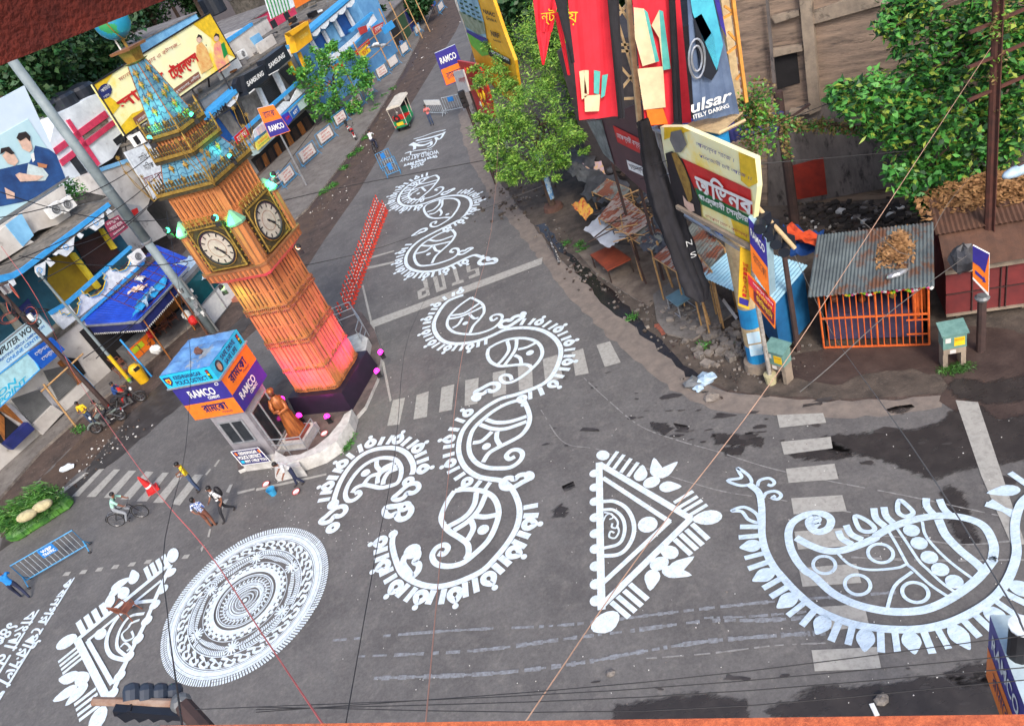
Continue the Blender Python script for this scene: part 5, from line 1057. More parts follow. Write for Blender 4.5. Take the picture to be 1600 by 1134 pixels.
# ------------------------------------------------------------------ steel barricades
m_bar=mat('barrier_blue',S(60,150,200),S(46,120,170),s=4,r=.5);m_barw=mat('barrier_pale',S(180,190,196),S(140,150,160),s=5,r=.5);m_sky=mat('sign_sky',S(40,130,210),r=.5)
def barricade(A_,B_,h,label,plate=None,ptxt=None,group=None,cols=(None,None),n=12,wheels=False,cat='barricade'):
 A_=V3((A_.x,A_.y,0));B_=V3((B_.x,B_.y,0));e=empty('barricade',(A_+B_)/2,label,cat,group);u=(B_-A_).normalized();L=(B_-A_).length;w_=V3((-u.y,u.x,0))
 if w_.dot(CAM-A_)<0:w_=-w_
 up=V3((0,0,1));mb=MB();r=.028
 mb.tube([A_+up*.25,A_+up*h,B_+up*h,B_+up*.25,A_+up*.25],r,cols[0]or m_bar,n=6)
 for p in(A_,B_):mb.tube([p+w_*.3+up*.08,p+up*.5,p-w_*.3+up*.08],r*.8,cols[0]or m_bar,n=5)
 ob('frame',mb,e);mb=MB()
 for i in range(1,n):p=A_.lerp(B_,i/n);mb.tube([p+up*.26,p+up*(h-.02)],.014,cols[1]or m_barw,n=4)
 ob('bars',mb,e)
 if wheels:
  for p in(A_,B_):
   for s in(-1,1):mb=MB();mb.ring(p+w_*.3*s+up*.06,.045,.018,m_tyre,n=10,M=Matrix.Rotation(math.atan2(u.y,u.x),3,'Z')@Matrix.Rotation(R(90),3,'X'));ob('castor',mb,e)
 if plate:
  u0,u1,z0,z1,pm=plate;f=lambda a,z,d=.04:A_+u*L*a+up*z+w_*d
  ltr=[f(u0,z1),f(u1,z1),f(u1,z0),f(u0,z0)]
  if(ROT.transposed()@(ltr[1]-ltr[0])).x<0:ltr=[f(u1,z1),f(u0,z1),f(u0,z0),f(u1,z0)]
  mb=MB();mb.prism(ltr,-w_*.015,pm);pl=ob('plate',mb,e);mb=MB()
  for s_,a,b,c,d,mm in ptxt or[]:text(mb,s_,*sub(ltr,a,b,c,d,w_,.006),mm,bold=.03)
  if ptxt:ob('plate_lettering',mb,pl)
 return e
barricade(G(48,912),G(142,857),1.15,'blue steel traffic barricade on castors with the WBP Traffic plate',(.42,.66,.72,1.12,m_sky),[('WBP',.15,.12,.85,.48,m_white),('TRAFFIC',.1,.55,.9,.88,m_white)],wheels=True,n=14)
barricade(G(607,279),G(627,271),1.3,'blue steel barricade in the middle of the far street, the nearer of a pair',(.3,.6,.5,1.0,m_sky),n=6);barricade(G(598,268),G(618,258),1.3,'blue steel barricade in the middle of the far street, the farther of a pair',(.3,.6,.8,1.2,m_sky),n=6)
barricade(G(672,181),G(696,181),1.3,'grey steel barricade with a white board beside the person in coral',(.0,1.0,.9,1.3,m_white),n=8,cols=(m_barw,m_barw));barricade(G(699,178),G(728,172),1.3,'pale blue steel barricade with a blue plate at the right kerb far up the street',(.3,.6,.9,1.25,m_sky),n=8,cols=(m_barw,m_barw))
m_poster=mat('poster_white',S(222,214,206),S(196,190,186),s=6,r=.7);m_pred=mat('poster_red',S(196,74,62),r=.7)
k=0
words=('nearest','second','third','fourth','fifth','sixth','seventh','eighth','ninth','tenth')
for(a,b,h)in(((432,302),(447,288),1.2),((446,298),(466,278),1.3),((475,265),(500,243),1.35),((503,235),(527,216),1.35),((528,205),(547,190),1.3),((552,182),(572,165),1.35),((575,158),(588,147),1.3),((593,130),(610,118),1.35),((611,114),(626,102),1.3),((630,92),(642,82),1.3),((652,60),(660,52),1.2),((688,25),(696,15),1.2)):
 A_,B_=G(*a),G(*b);lb='steel board with a red and white poster on the verge, %s from the tower'%(words+('eleventh','farthest'))[k]
 barricade(A_,B_,h,lb,(.12,.88,.45,h-.08,m_poster),[('কৃষননগর',.1,.1,.9,.3,m_pred),('পৌরসভা',.15,.38,.85,.62,m_pred),('NOTICE',.15,.72,.85,.88,m_pred)]if k<8 else None,n=5,cols=(m_bar,m_bar));k+=1
gm=leafmat('cut_grass',S(84,140,52),S(44,92,34),S(150,180,90),s=2);mb=MB();c=G(70,812);c1_=G(30,838);c2_=G(105,790)
for i in range(5200):
 t=rnd();p=c1_.lerp(c2_,t);a=uni(0,2*math.pi);rr=.62*math.sqrt(rnd())*(1-abs(t-.5)*.5);p=p+V3((math.cos(a)*rr,math.sin(a)*rr,max(0,(1.2+.3*math.sin(t*17))*math.sqrt(max(0,1-(rr/.75)**2))*uni(.6,1.15))));d=V3((uni(-.5,.5)-.3,uni(-.6,.2),uni(-.3,.5)))*uni(.3,.7);s=V3((uni(-1,1),uni(-1,1),uni(-1,1)))*.026
 mb.quad(p-s,p+d*.5-s*.8,p+d,p+d*.5+s,gm)
for i in range(10):mb.ball(c1_.lerp(c2_,(i+.5)/10)+V3((0,0,.2)),.5,gm,n=8,sq=(1,.9,.75),jit=.1)
ob('grass_bundle',mb,label='long bundle of fresh green grass lying behind the blue traffic barricade',cat='grass bundle')
sm=mat('jute_sack',S(192,180,140),S(160,150,116),s=6,r=.9,bump=.4,bs=30)
for p,lb in(((42,805),'pale sack on the grass bundle, nearer the left edge'),((66,790),'pale sack on the grass bundle, nearer the zebra crossing')):mb=MB();mb.ball(G(*p,1.2),.34,sm,n=14,sq=(1.35,.8,.6),jit=.04);ob('sack',mb,label=lb,cat='sack',smooth=True)
# ================================================================== left side: shops along the pavement
P1=Pl((-24.3,35.2),(-20.1,40.7));P3=Pl((-13.4,64.7),(-6.1,76))
def Z(s,ox,oy):return lambda*p:[(ox+x/s,oy+y/s)for x,y in p]
ZA,ZB,ZC=Z(5.67,0,120),Z(5.67,0,320),Z(5.67,0,500)
ZD,ZE,ZF=Z(5.67,160,0),Z(5.67,320,60),Z(5.67,440,0)
def pp(mb,pl,pix,m,off=0,th=.06,m2=None):
 mb.prism([pl.at(x,y,off)for x,y in pix],-pl.n*th,m,m2);return mb
def part(name,parent,pl,pix,m,off=0,th=.06,label=None):
 mb=MB();pp(mb,pl,pix,m,off,th);o=ob(name,mb,parent);tag(o,label);return o
def lett(mb,pl,s,quad,m,off=.08,bold=.02):text(mb,bn(s),*[pl.at(x,y,off)for x,y in quad],m,bold=bold if s.isascii()else 0)
m_cream=mat('wall_cream',S(206,202,196),S(176,170,164),s=.8,r=.85,col3=S(120,114,108),s3=1.6,lo3=.6,hi3=.72)
m_wallw=mat('wall_white',S(228,236,242),S(190,198,206),s=.7,r=.85,col3=S(150,150,148),s3=2.2,lo3=.62,hi3=.75)
m_mould=mat('mouldy_concrete',S(128,120,110),S(84,80,74),s=1.2,r=.95,bump=.3,col3=S(60,57,53),s3=3,lo3=.52,hi3=.66)
m_trim=mat('trim_blue',S(66,164,226),S(50,142,208),s=3,r=.6);m_brk=mat('trim_white',S(232,238,242),S(196,202,208),s=4,r=.7)
m_wyel=mat('wall_mustard',S(160,134,26),S(128,104,22),s=1,r=.8);m_shutb=mat('shutter_brown',S(72,46,44),S(58,38,38),s=2,r=.6)
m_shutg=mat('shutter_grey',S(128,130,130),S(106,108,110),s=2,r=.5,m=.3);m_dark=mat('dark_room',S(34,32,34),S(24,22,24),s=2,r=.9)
m_teal=mat('wall_teal',S(40,92,112),S(30,74,92),s=1.2,r=.8);m_pinkt=mat('trim_crimson',S(208,60,96),S(180,48,80),s=3,r=.7)
m_roofg=mat('roof_grey',S(132,128,126),S(98,94,94),s=1.0,r=.95,col3=S(66,62,60),s3=2,lo3=.55,hi3=.7)
m_wblue=mat('wall_sky',S(134,192,228),S(98,156,200),s=1,r=.8);m_wood=mat('door_wood',S(168,104,44),S(110,66,34),s=3,r=.7,strch=(3,3,.5));m_woodd=mat('door_dark',S(62,44,36),S(44,34,30),s=3,r=.8)
m_navyp=mat('panel_navy',S(34,44,110),S(26,34,86),s=2,r=.6);m_blup=mat('panel_blue',S(36,96,170),S(28,80,150),s=2,r=.6);m_samb=mat('samsung_black',S(30,36,46),S(24,28,38),s=3,r=.4)
def solid(name,label,cat,pl,u0,u1,z0,z1,d0,d1,wm,rm,parent=None,roof=True):
 """a storey: box along plane pl from u0 to u1, z0 to z1, front at offset d0, back at d1"""
 e=parent or empty(name,pl.L((u0+u1)/2,0,(d0+d1)/2),label,cat)
 mb=MB();mb.prism([pl.L(u0,z0,d0),pl.L(u1,z0,d0),pl.L(u1,z1,d0),pl.L(u0,z1,d0)],-pl.n*(d0-d1),wm);ob('wall',mb,e)
 if roof:
  mb=MB();q=.12;mb.prism([pl.L(u0-q,z1+.01,d0+q),pl.L(u1+q,z1+.01,d0+q),pl.L(u1+q,z1+.01,d1-q),pl.L(u0-q,z1+.01,d1-q)],(0,0,.14),rm);ob('roof',mb,e)
 return e
def shutter(parent,pl,pix,m,off=.02,n=18):
 mb=MB();q=[pl.at(x,y,off)for x,y in pix];mb.prism(q,-pl.n*.05,m)
 for i in range(1,n):a=q[0].lerp(q[3],i/n);b=q[1].lerp(q[2],i/n);mb.bar(a,b,.03,.05,m,upv=pl.n)
 return ob('shutter',mb,parent)
def acunit(pl,px,py,off,label,s=.8):
 c=pl.at(px,py,off);a=math.atan2(pl.u.y,pl.u.x);e=empty('air_conditioner',c-V3((0,0,.3)),label,'air conditioner');mb=MB();mb.box(c,s,.32,s*.72,m_white,rz=a);ob('casing',mb,e)
 mb=MB();Mx=Matrix.Rotation(a,3,'Z')@Matrix.Rotation(R(90),3,'X');k=c+pl.n*.17;mb.ring(k,s*.27,.02,m_alu,n=16,M=Mx);mb.ring(k,s*.15,.015,m_alu,n=12,M=Mx)
 mb.poly([k+pl.u*s*.26*math.cos(t*math.pi/8)+V3((0,0,s*.26*math.sin(t*math.pi/8)))for t in range(16)],m_shutg);ob('fan_grille',mb,e)
# --- building 1: balcony with blue trim
b1=solid('shop_building','two-storey shop building with sky blue balcony trim and mustard room behind the grey mast','building',P1,-7,12.1,0,3.35,0,-9,m_cream,m_mould,roof=False)
mb=MB();mb.prism([P1.L(-7,3.36,-1.5),P1.L(12,3.36,-1.5),P1.L(12,7.0,-1.5),P1.L(-7,7.0,-1.5)],-P1.n*7.4,m_teal);ob('upper_wall',mb,b1)
mb=MB();mb.prism([P1.L(-7,7.01,.35),P1.L(12.3,7.01,.35),P1.L(12.3,7.01,-9),P1.L(-7,7.01,-9)],(0,0,.24),m_mould);ob('roof',mb,b1)
mb=MB();mb.prism([P1.L(-7,3.34,.1),P1.L(12.1,3.34,.1),P1.L(12.1,3.34,-1.5),P1.L(-7,3.34,-1.5)],(0,0,.2),m_mould);ob('balcony_floor',mb,b1)
part('fascia',b1,P1,ZB((190,560),(960,-20),(985,10),(215,600),(130,650),(0,690),(0,625),(110,600)),m_trim,.42,.12)
for pts in(ZB((310,545),(405,500),(400,620),(350,640),(320,600)),ZB((430,470),(490,515),(450,550),(405,495)),ZB((470,440),(660,280),(650,400),(590,460),(520,430),(500,450)),ZB((700,245),(745,265),(720,300),(680,270)),ZB((740,210),(920,70),(925,170),(850,230),(790,200),(760,220)),ZB((960,30),(1000,60),(965,95),(935,65)),ZB((40,690),(120,650),(145,700),(70,760))):
 part('bracket',b1,P1,pts,m_brk,.36,.1)
part('mustard_wall',b1,P1,ZB((440,470),(640,420),(880,720),(560,900),(420,700)),m_wyel,-1.42,.05)
shutter(b1,P1,ZB((655,340),(905,215),(1060,420),(820,620)),m_shutb,-1.38,26)
part('pillar',b1,P1,ZB((625,430),(665,420),(900,720),(870,745)),mat('wall_yellow',S(214,192,50),r=.7),-.9,.3);part('pillar',b1,P1,ZB((895,215),(915,205),(1040,380),(1010,395)),MATS['wall_yellow'],-.9,.3)
part('parapet',b1,P1,ZB((455,975),(610,880),(690,990),(650,1080),(585,1120),(520,1060)),m_brk,.1,.14)
part('parapet',b1,P1,ZB((700,780),(740,790),(790,820),(880,800),(920,760),(945,680),(925,610),(975,560),(1010,580),(1050,595),(1110,580),(1150,520),(1165,450),(1290,480),(1280,520),(720,1015),(690,985),(710,900),(720,860)),m_brk,.1,.14)
part('parapet_rail',b1,P1,ZB((440,945),(590,860),(1160,360),(1175,380),(610,885),(460,975)),m_trim,.16,.2);part('parapet_band',b1,P1,ZB((690,1035),(1270,500),(1285,520),(710,1050)),MATS['trim_blue'],.14,.06)
for pts in(ZB((530,940),(550,975),(575,960),(600,985),(630,965),(660,985),(690,970),(705,900),(690,880),(715,860),(700,830)),ZB((725,765),(755,800),(780,790),(810,820),(870,800),(920,750),(940,680),(920,660),(940,630),(915,610)),ZB((975,560),(1000,585),(1030,570),(1060,595),(1120,575),(1155,520),(1160,450))):
 mb=MB();mb.tube([P1.at(x,y,.18)for x,y in pts],.035,m_trim,n=4);mb.tube([P1.at(x-1.2,y-1.2,.19)for x,y in pts],.025,m_yel,n=4);ob('zigzag_moulding',mb,b1)
for p in((850,160),(585,375),(350,580)):
 c=P1.at(p[0]/5.67,320+p[1]/5.67,.5);mb=MB();mb.ring(c,.13,.02,m_trim,n=14,M=Matrix.Rotation(math.atan2(P1.u.y,P1.u.x),3,'Z')@Matrix.Rotation(R(90),3,'X'));ob('emblem',mb,b1)
def sign(name,label,pl,quad,m,off,th,texts,cat='sign',parent=None,border=None):
 q=[pl.at(x,y,off)for x,y in quad];mb=MB();mb.prism(q,-pl.n*th,m)
 if parent:e=ob(name,mb,parent);brd=e
 else:e=empty(name,(q[2]+q[3])/2,label,cat);brd=ob('board',mb,e)
 if border:
  mb=MB()
  for i in range(4):mb.bar(q[i],q[(i+1)%4],.06,.05,border)
  ob('frame',mb,e)
 if texts:
  mb=MB()
  for s,a,b,c,d,mm in texts:text(mb,bn(s),*sub(q,a,b,c,d,pl.n,.012),mm,bold=.02 if s.isascii()else 0)
  ob('lettering',mb,brd)
 return e
sign('notice_board','maroon board with white Bengali lettering on the balcony behind the mast',P1,ZB((920,160),(1050,90),(1140,200),(1000,310)),mat('board_maroon',S(150,56,84),r=.6),.3,.06,[('নতুন',.1,.1,.9,.3,m_white),('সোনার বাংলা',.1,.38,.9,.62,m_white),('৯৮৩২২০৪',.15,.72,.85,.88,m_white)])
acunit(P1,1210/5.67,320+460/5.67,.35,'white air conditioner at the right end of the zigzag balcony');
shutter(b1,P1,ZC((100,700),(340,615),(470,750),(285,935)),m_shutg,.05,16);shutter(b1,P1,ZC((385,450),(590,400),(690,560),(520,720)),m_shutg,.05,16)
part('plinth',b1,P1,ZC((285,940),(470,755),(560,820),(380,1015)),m_cream,.3,.3);part('pillar',b1,P1,ZC((340,600),(385,600),(560,810),(500,790)),mat('pillar_grey',S(170,170,176),r=.8),.12,.1)
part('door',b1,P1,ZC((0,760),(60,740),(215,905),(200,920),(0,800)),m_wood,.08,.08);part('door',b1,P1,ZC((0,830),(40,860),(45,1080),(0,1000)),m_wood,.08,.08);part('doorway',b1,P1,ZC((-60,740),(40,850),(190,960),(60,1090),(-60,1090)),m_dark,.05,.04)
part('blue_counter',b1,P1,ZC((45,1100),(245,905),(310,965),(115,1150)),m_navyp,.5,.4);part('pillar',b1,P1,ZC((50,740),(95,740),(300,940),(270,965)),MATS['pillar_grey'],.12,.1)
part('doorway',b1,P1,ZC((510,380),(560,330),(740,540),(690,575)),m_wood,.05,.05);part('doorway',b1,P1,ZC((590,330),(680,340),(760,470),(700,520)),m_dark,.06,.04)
part('wall_panel',b1,P1,ZB((0,780),(60,740),(340,1050),(240,1120),(0,1120)),m_teal,-1.45,.04)
part('door',b1,P1,ZB((0,870),(30,880),(230,1090),(170,1120)),mat('door_stone',S(140,140,130),r=.8),-1.1,.3);part('notice',b1,P1,ZB((150,930),(250,830),(330,960),(240,1040)),m_navyp,-1.2,.05)
sign('shop_sign','pale blue signboard of the computer shop with dark lettering at the left edge',P1,ZC((-160,330),(350,-50),(480,120),(-160,900))if 0 else[(-30,562),(60,491),(84,516),(-30,606)],mat('sign_pale_blue',S(186,214,224),S(166,200,214),s=2,r=.5),.9,.2,[('COMPUTER WORLD',.1,.12,.97,.4,m_dark),('PRINTING XEROX LAMINATION',.25,.5,.95,.62,m_blup),('ONLINE CENTRE',.35,.7,.85,.86,m_sky)],border=m_alu)
sign('shop_sign','pale poster with a round emblem and cyan letters ON POINT under the computer sign',P1,[(-30,606),(46,549),(62,577),(-30,664)],mat('sign_pale_cyan',S(176,222,232),r=.5),1.05,.06,[('ON',.3,.5,.62,.72,m_cyan),('POINT',.3,.76,.78,.97,m_cyan)],border=m_trim)
sign('shop_sign','royal blue board with white Bengali lettering hanging right of the computer sign',P1,[(43,552),(81,527),(102,546),(66,576)],mat('sign_royal',S(26,92,190),S(20,78,170),s=2,r=.5),1.1,.15,[('স্টেশনারী',.15,.12,.85,.4,m_white),('সেন্টার',.2,.5,.8,.78,m_white)])
mb=MB();k=MATS['sign_royal']
ts=empty('tea_stall',V3((-18.2,40.5,0)),'open tea stall under a ribbed bright blue sheet roof on the corner','tea stall')
m_rib=mat('roof_sheet_blue',S(40,84,206),S(30,66,176),s=1.4,r=.45,m=.1);c_=[G(115,511,2.9),G(218,504,2.7),G(306,408,2.75),G(245,383,3.5),G(125,499,3.3)]
A_,B_,C_,D_=c_[0],c_[1],c_[2],c_[3];A2=c_[4]
mb=MB();N=60
def rq(mb,a,b,c,d,n,m,amp=.035):
 top=[a.lerp(b,i/n)+V3((0,0,amp*(i%2)))for i in range(n+1)];bot=[d.lerp(c,i/n)+V3((0,0,amp*(i%2)))for i in range(n+1)]
 mb.add(top+bot,[(i,i+1,n+2+i,n+1+i)for i in range(n)],m)
rq(mb,A2,D_,C_,B_.lerp(A_,0),70,m_rib);mb.add([A2,B_,A_],[(0,2,1)],m_rib)
ob('roof_sheet',mb,ts);mb=MB()
for a,b in((A_,B_),(B_,C_)):
 mb.quad(a+V3((0,0,.03)),b+V3((0,0,.03)),b-V3((0,0,.5)),a-V3((0,0,.5)),m_navyp);mb.bar(a+V3((0,0,.05)),b+V3((0,0,.05)),.16,.1,m_alu);n=int((b-a).length/.16)
 for i in range(n):
  p,q=a.lerp(b,i/n)-V3((0,0,.48)),a.lerp(b,(i+1)/n)-V3((0,0,.48));mb.add([p,q,q.lerp(p,.5)-V3((0,0,.14))],[(0,1,2)],m_white)
ob('fascia',mb,ts);mb=MB()
for p,q in(((165,625),2.4),):pass
for x,y in((237,588),(150,610)):mb=MB();g=G(x,y);mb.tube([g,V3((g.x-.2,g.y+.2,2.5))],.05,m_trim,n=6);ob('post',mb,ts)
for f_ in(.05,.5,.95):mb=MB();p=B_.lerp(C_,f_);mb.tube([V3((p.x-.1,p.y,0)),p],.045,m_wood,n=6);ob('post',mb,ts)
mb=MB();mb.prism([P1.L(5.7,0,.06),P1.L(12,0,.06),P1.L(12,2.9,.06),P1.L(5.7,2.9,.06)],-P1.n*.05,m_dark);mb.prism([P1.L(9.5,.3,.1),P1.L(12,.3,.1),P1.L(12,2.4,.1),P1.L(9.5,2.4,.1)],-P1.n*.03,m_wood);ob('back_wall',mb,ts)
mb=MB();g=[P1.L(6.4,1.0,1.3),P1.L(8.2,1.0,1.3),P1.L(8.2,1.0,.5),P1.L(6.4,1.0,.5)];mb.prism(g,(0,0,-1.0),m_shutg);mb.prism([P1.L(6.5,.9,1.32),P1.L(8.1,.9,1.32),P1.L(8.1,.15,1.32),P1.L(6.5,.15,1.32)],P1.n*.02,m_ror);mb.prism([P1.L(6.7,.8,1.35),P1.L(7.5,.8,1.35),P1.L(7.5,.5,1.35),P1.L(6.7,.5,1.35)],P1.n*.02,mat('lime',S(190,210,40),r=.6));ob('counter',mb,ts)
frm=MB()
for i in range(9):a=A2.lerp(D_,.25+.08*i)+V3((0,0,.5));b=B_.lerp(C_,.1+.1*i)+V3((0,0,.3));frm.tube([a,b],.022,mat('rust_rod',S(96,44,44),r=.8),n=4)
for j in range(6):t=j/5;frm.tube([A2.lerp(D_,.25)*(1-t)+B_.lerp(C_,.1)*t+V3((0,0,.45-.2*t)),A2.lerp(D_,.9)*(1-t)+B_.lerp(C_,.9)*t+V3((0,0,.45-.2*t))],.018,MATS['rust_rod'],n=4)
ob('rod_frame',frm,label='rusty rod frame standing over the blue sheet roof of the tea stall',cat='frame')
def rag(name,label,pts,zs,m,amp=.08,n=8,cat='sheet'):
 q=[G(x,y,z)for(x,y),z in zip(pts,zs)];mb=MB();g=[]
 for i in range(n+1):
  for j in range(n+1):
   u,v=i/n,j/n;p=(q[0]*(1-u)+q[1]*u)*(1-v)+(q[3]*(1-u)+q[2]*u)*v;g.append(p+V3((uni(-.5,.5)*amp,uni(-.5,.5)*amp,uni(-1,1)*amp)))
 mb.add(g,[(i*(n+1)+j,(i+1)*(n+1)+j,(i+1)*(n+1)+j+1,i*(n+1)+j+1)for i in range(n)for j in range(n)],m)
 return ob(name,mb,label=label,cat=cat,smooth=True)
m_poly=mat('pale_polythene',S(186,206,220),S(150,176,200),s=4,r=.35);m_polyb=mat('blue_polythene',S(60,170,224),S(40,140,200),s=4,r=.35)
rag('polythene_sheet','pale crumpled polythene draped off the far end of the blue roof',[(268,415),(300,400),(330,432),(300,440)],[3.0,3.0,2.4,2.4],m_poly,.1)
rag('polythene_sheet','bright blue polythene lying along the front edge of the blue roof',[(205,500),(262,440),(258,430),(215,470)],[3.0,3.0,3.1,3.1],m_polyb,.1);rag('polythene_sheet','white torn polythene lying in the middle of the blue roof',[(222,470),(242,455),(236,445),(228,478)],[3.1,3.1,3.2,3.2],m_poly,.12)
rag('cloth','orange and white cloth scrap on the blue roof',[(198,460),(222,452),(232,443),(210,448)],[3.15,3.15,3.2,3.2],mat('cloth_scrap',S(220,160,120),S(230,226,220),s=6,r=.8),.08);rag('cloth','white cloth scrap near the balcony end of the blue roof',[(210,438),(222,440),(228,432),(216,430)],[3.3,3.3,3.3,3.3],m_white,.08)
for i,(x,y,a)in enumerate(((192,575,40),(205,563,200),(222,556,100),(236,545,260),(247,528,30),(262,520,150),(275,506,300),(252,505,80),(200,590,320))):chair(G(x,y),a,'brown plastic chair crowded under the blue roof of the tea stall',m_brown,group='chairs of the tea stall')
def crate_bag(x,y,c,label,nm='bundle'):mb=MB();mb.ball(G(x,y,.7),.28,c,n=10,sq=(1,.8,1),jit=.15);return ob(nm,mb,label=label,cat='bundle')
crate_bag(243,546,m_white,'white cloth bundle beside the back of the police booth roof');crate_bag(234,523,m_red,'red and white packet on a tea stall chair');crate_bag(292,492,m_white,'white bundle at the foot of the grey mast');crate_bag(302,500,m_red,'red bundle at the foot of the grey mast')
PK=Pl(G(335,508),G(372,462));ke=empty('glazed_kiosk',PK.L(1.5,0,-.8),'glazed kiosk with white lower panels behind the clock tower','kiosk')
mb=MB();mb.prism([PK.L(-.2,0,0),PK.L(3.3,0,0),PK.L(3.3,3.0,0),PK.L(-.2,3.0,0)],-PK.n*.5,m_shutg);ob('wall',mb,ke);mb=MB();mb.prism([PK.L(-.2,.1,.04),PK.L(3.3,.1,.04),PK.L(3.3,1.4,.04),PK.L(-.2,1.4,.04)],-PK.n*.03,m_white);ob('lower_panel',mb,ke)
mb=MB();mb.prism([PK.L(-.1,1.4,.04),PK.L(3.2,1.4,.04),PK.L(3.2,2.8,.04),PK.L(-.1,2.8,.04)],-PK.n*.03,mat('teal_glass',S(14,84,92),r=.12));
for u in(-.1,1.5,3.2):mb.bar(PK.L(u,.1,.07),PK.L(u,2.8,.07),.08,.05,m_alu)
mb.bar(PK.L(-.1,1.4,.07),PK.L(3.2,1.4,.07),.06,.05,m_alu);ob('window',mb,ke);mb=MB();mb.box(G(375,458,.1),1.6,.7,.2,mat('terracotta',S(176,110,92),r=.8),rz=math.atan2(PK.u.y,PK.u.x));ob('terracotta_step',mb,label='terracotta step on the pavement behind the clock tower',cat='step')
mb=MB();c=G(226,596);be=empty('waste_bin',c,'yellow plastic waste bin with open hood on the pavement by the blue post','waste bin');mb.lathe(c,[(.27,.02),(.33,.75),(.35,.78)],mat('bin_yellow',S(236,184,28),S(210,160,24),s=3,r=.5),n=16);ob('bin',mb,be);mb=MB();mb.lathe(c,[(.35,.78),(.34,.95),(.2,1.12),(.02,1.18)],MATS['bin_yellow'],n=16);ob('hood',mb,be);mb=MB();mb.box(c+V3((.2,-.24,.95)),.3,.12,.16,m_dark,rz=.7);ob('mouth',mb,be)
MB0=G(334,518);me_=empty('light_mast',MB0,'thick grey high mast standing behind the police booth','light mast');gm2=mat('mast_grey',S(136,148,152),S(112,124,128),s=1.5,r=.6)
mt=V3((MB0.x,MB0.y,0));mtop=atY(8,80,MB0.y);MV=lambda z:mt.lerp(mtop,z/mtop.z)
mb=MB();mb.tube([mt,MV(6)],[.24,.22],gm2,n=14);mb.tube([MV(6),mtop],[.27,.22],gm2,n=14);ob('shaft',mb,me_,smooth=True);mb=MB();mb.lathe(MV(6),[(.28,-.06),(.3,0),(.3,.05)],m_alu,n=14);mb.lathe(MV(9),[(.265,-.04),(.27,.04)],gm2,n=14);ob('collar',mb,me_)
mb=MB()
for k in range(14):z=uni(.8,3.4);a=uni(-2.5,.5);p=mt+V3((.25*math.cos(a),.25*math.sin(a),z));mb.box(p,.16,.14,uni(.12,.3),random.choice([m_alu,m_white,m_shutg,m_alu]),rz=a)
mb.tube([mt+V3((.3,-.2,0)),mt+V3((.25,-.2,3.6))],.06,m_shutg,n=6);mb.tube([mt+V3((-.35,-.1,0)),mt+V3((-.3,-.1,3.4))],.05,mat('rusty',S(110,70,52),r=.9),n=6);ob('control_boxes',mb,me_)
UP=G(177,643);up=empty('utility_pole',UP,'dark iron utility pole wound with cables behind the parked motorcycles','utility pole');mi=mat('iron_dark',S(74,54,50),S(54,42,40),s=3,r=.8)
UT=V3((UP.x-.6,UP.y+.2,10.2));mb=MB();mb.tube([UP,UP.lerp(UT,.5),UT],[.13,.11,.09],mi,n=8);mb.bar(UT+V3((-.9,.4,-2.4)),UT+V3((.9,-.4,-2.2)),.08,.08,mi);mb.bar(UT+V3((-.8,.4,-1.2)),UT+V3((.8,-.3,-1.1)),.08,.08,mi);ob('pole_shaft',mb,up)
mb=MB()
for k in range(7):
 c=UP.lerp(UT,.56+.03*k)+V3((uni(-.5,.7),uni(-.3,.3),uni(-.3,.3)));q=V3((uni(-1,1),uni(-1,1),uni(-.5,1))).to_track_quat('Z','Y').to_matrix()
 for j in range(3):mb.ring(c,uni(.25,.5),.018,random.choice([mat('cable_orange',S(190,90,70),r=.6),m_blk,m_blk]),n=18,k=4,M=q)
for k in range(10):c=UP.lerp(UT,uni(.55,.85));mb.box(c+V3((uni(-.35,.35),uni(-.3,.3),0)),.2,.14,uni(.15,.4),random.choice([m_blk,m_white,m_alu]),rz=uni(0,3))
ob('cable_coils',mb,up)
GP=G(205,597);gp=empty('pavement_post',GP,'slim grey post with yellow wrapped foot beside the yellow waste bin','post');mb=MB();GT=V3((GP.x-.15,GP.y,7.2));mb.tube([GP,GT],[.09,.06],gm2,n=8);ob('tube',mb,gp);mb=MB();mb.tube([GP+V3((-.015,0,.3)),GP+V3((-.04,0,1.9))],.1,m_yel,n=8);mb.tube([GP+V3((-.01,0,.12)),GP+V3((-.012,0,.3))],.1,mat('lime2',S(150,210,40),r=.6),n=8);ob('yellow_wrap',mb,gp)
mb=MB();bam=mat('bamboo',S(186,148,98),S(150,112,70),s=6,r=.7);g=G(120,668);mb.tube([g,P1.at(68,600,1.6)],.05,bam,n=6);mb.tube([P1.at(64,612,1.4),P1.at(130,552,2.2)],.045,bam,n=6);ob('bamboo_pole',mb,label='bamboo pole with a cross stick propping the awning before the grey shutters',cat='bamboo pole')
PB=P1.off(-2.6);rr=empty('rooftop_room',PB.L(7,7.3,-1),'low rooftop room with a sky blue panel under the large billboard','rooftop room')
part('wall',rr,PB,ZB((-100,300),(60,180),(300,330),(200,380),(60,470),(-100,560)),m_cream,0,.3);part('wall',rr,PB,[(-30,372),(100,290),(112,345),(60,360),(-30,420)],m_cream,-.3,2.0)
part('blue_panel',rr,PB,ZB((50,180),(190,75),(300,270),(205,370)),m_wblue,.06,.06)
acunit(PB,85,328,.3,'white air conditioner on the roof under the billboard, left of a pair',.9);acunit(PB,103,320,.3,'white air conditioner on the roof under the billboard, right of a pair',.9)
PBB=P1.off(-3.2);bb=empty('billboard',PBB.L(8,7,0),'white billboard picturing two young men in dark blue suits with thumbs up','billboard')
part('board',bb,PBB,[(-60,187),(38,134),(104,279),(-60,385)],mat('board_white',S(206,222,236),S(196,214,230),s=1,r=.5),0,.2)
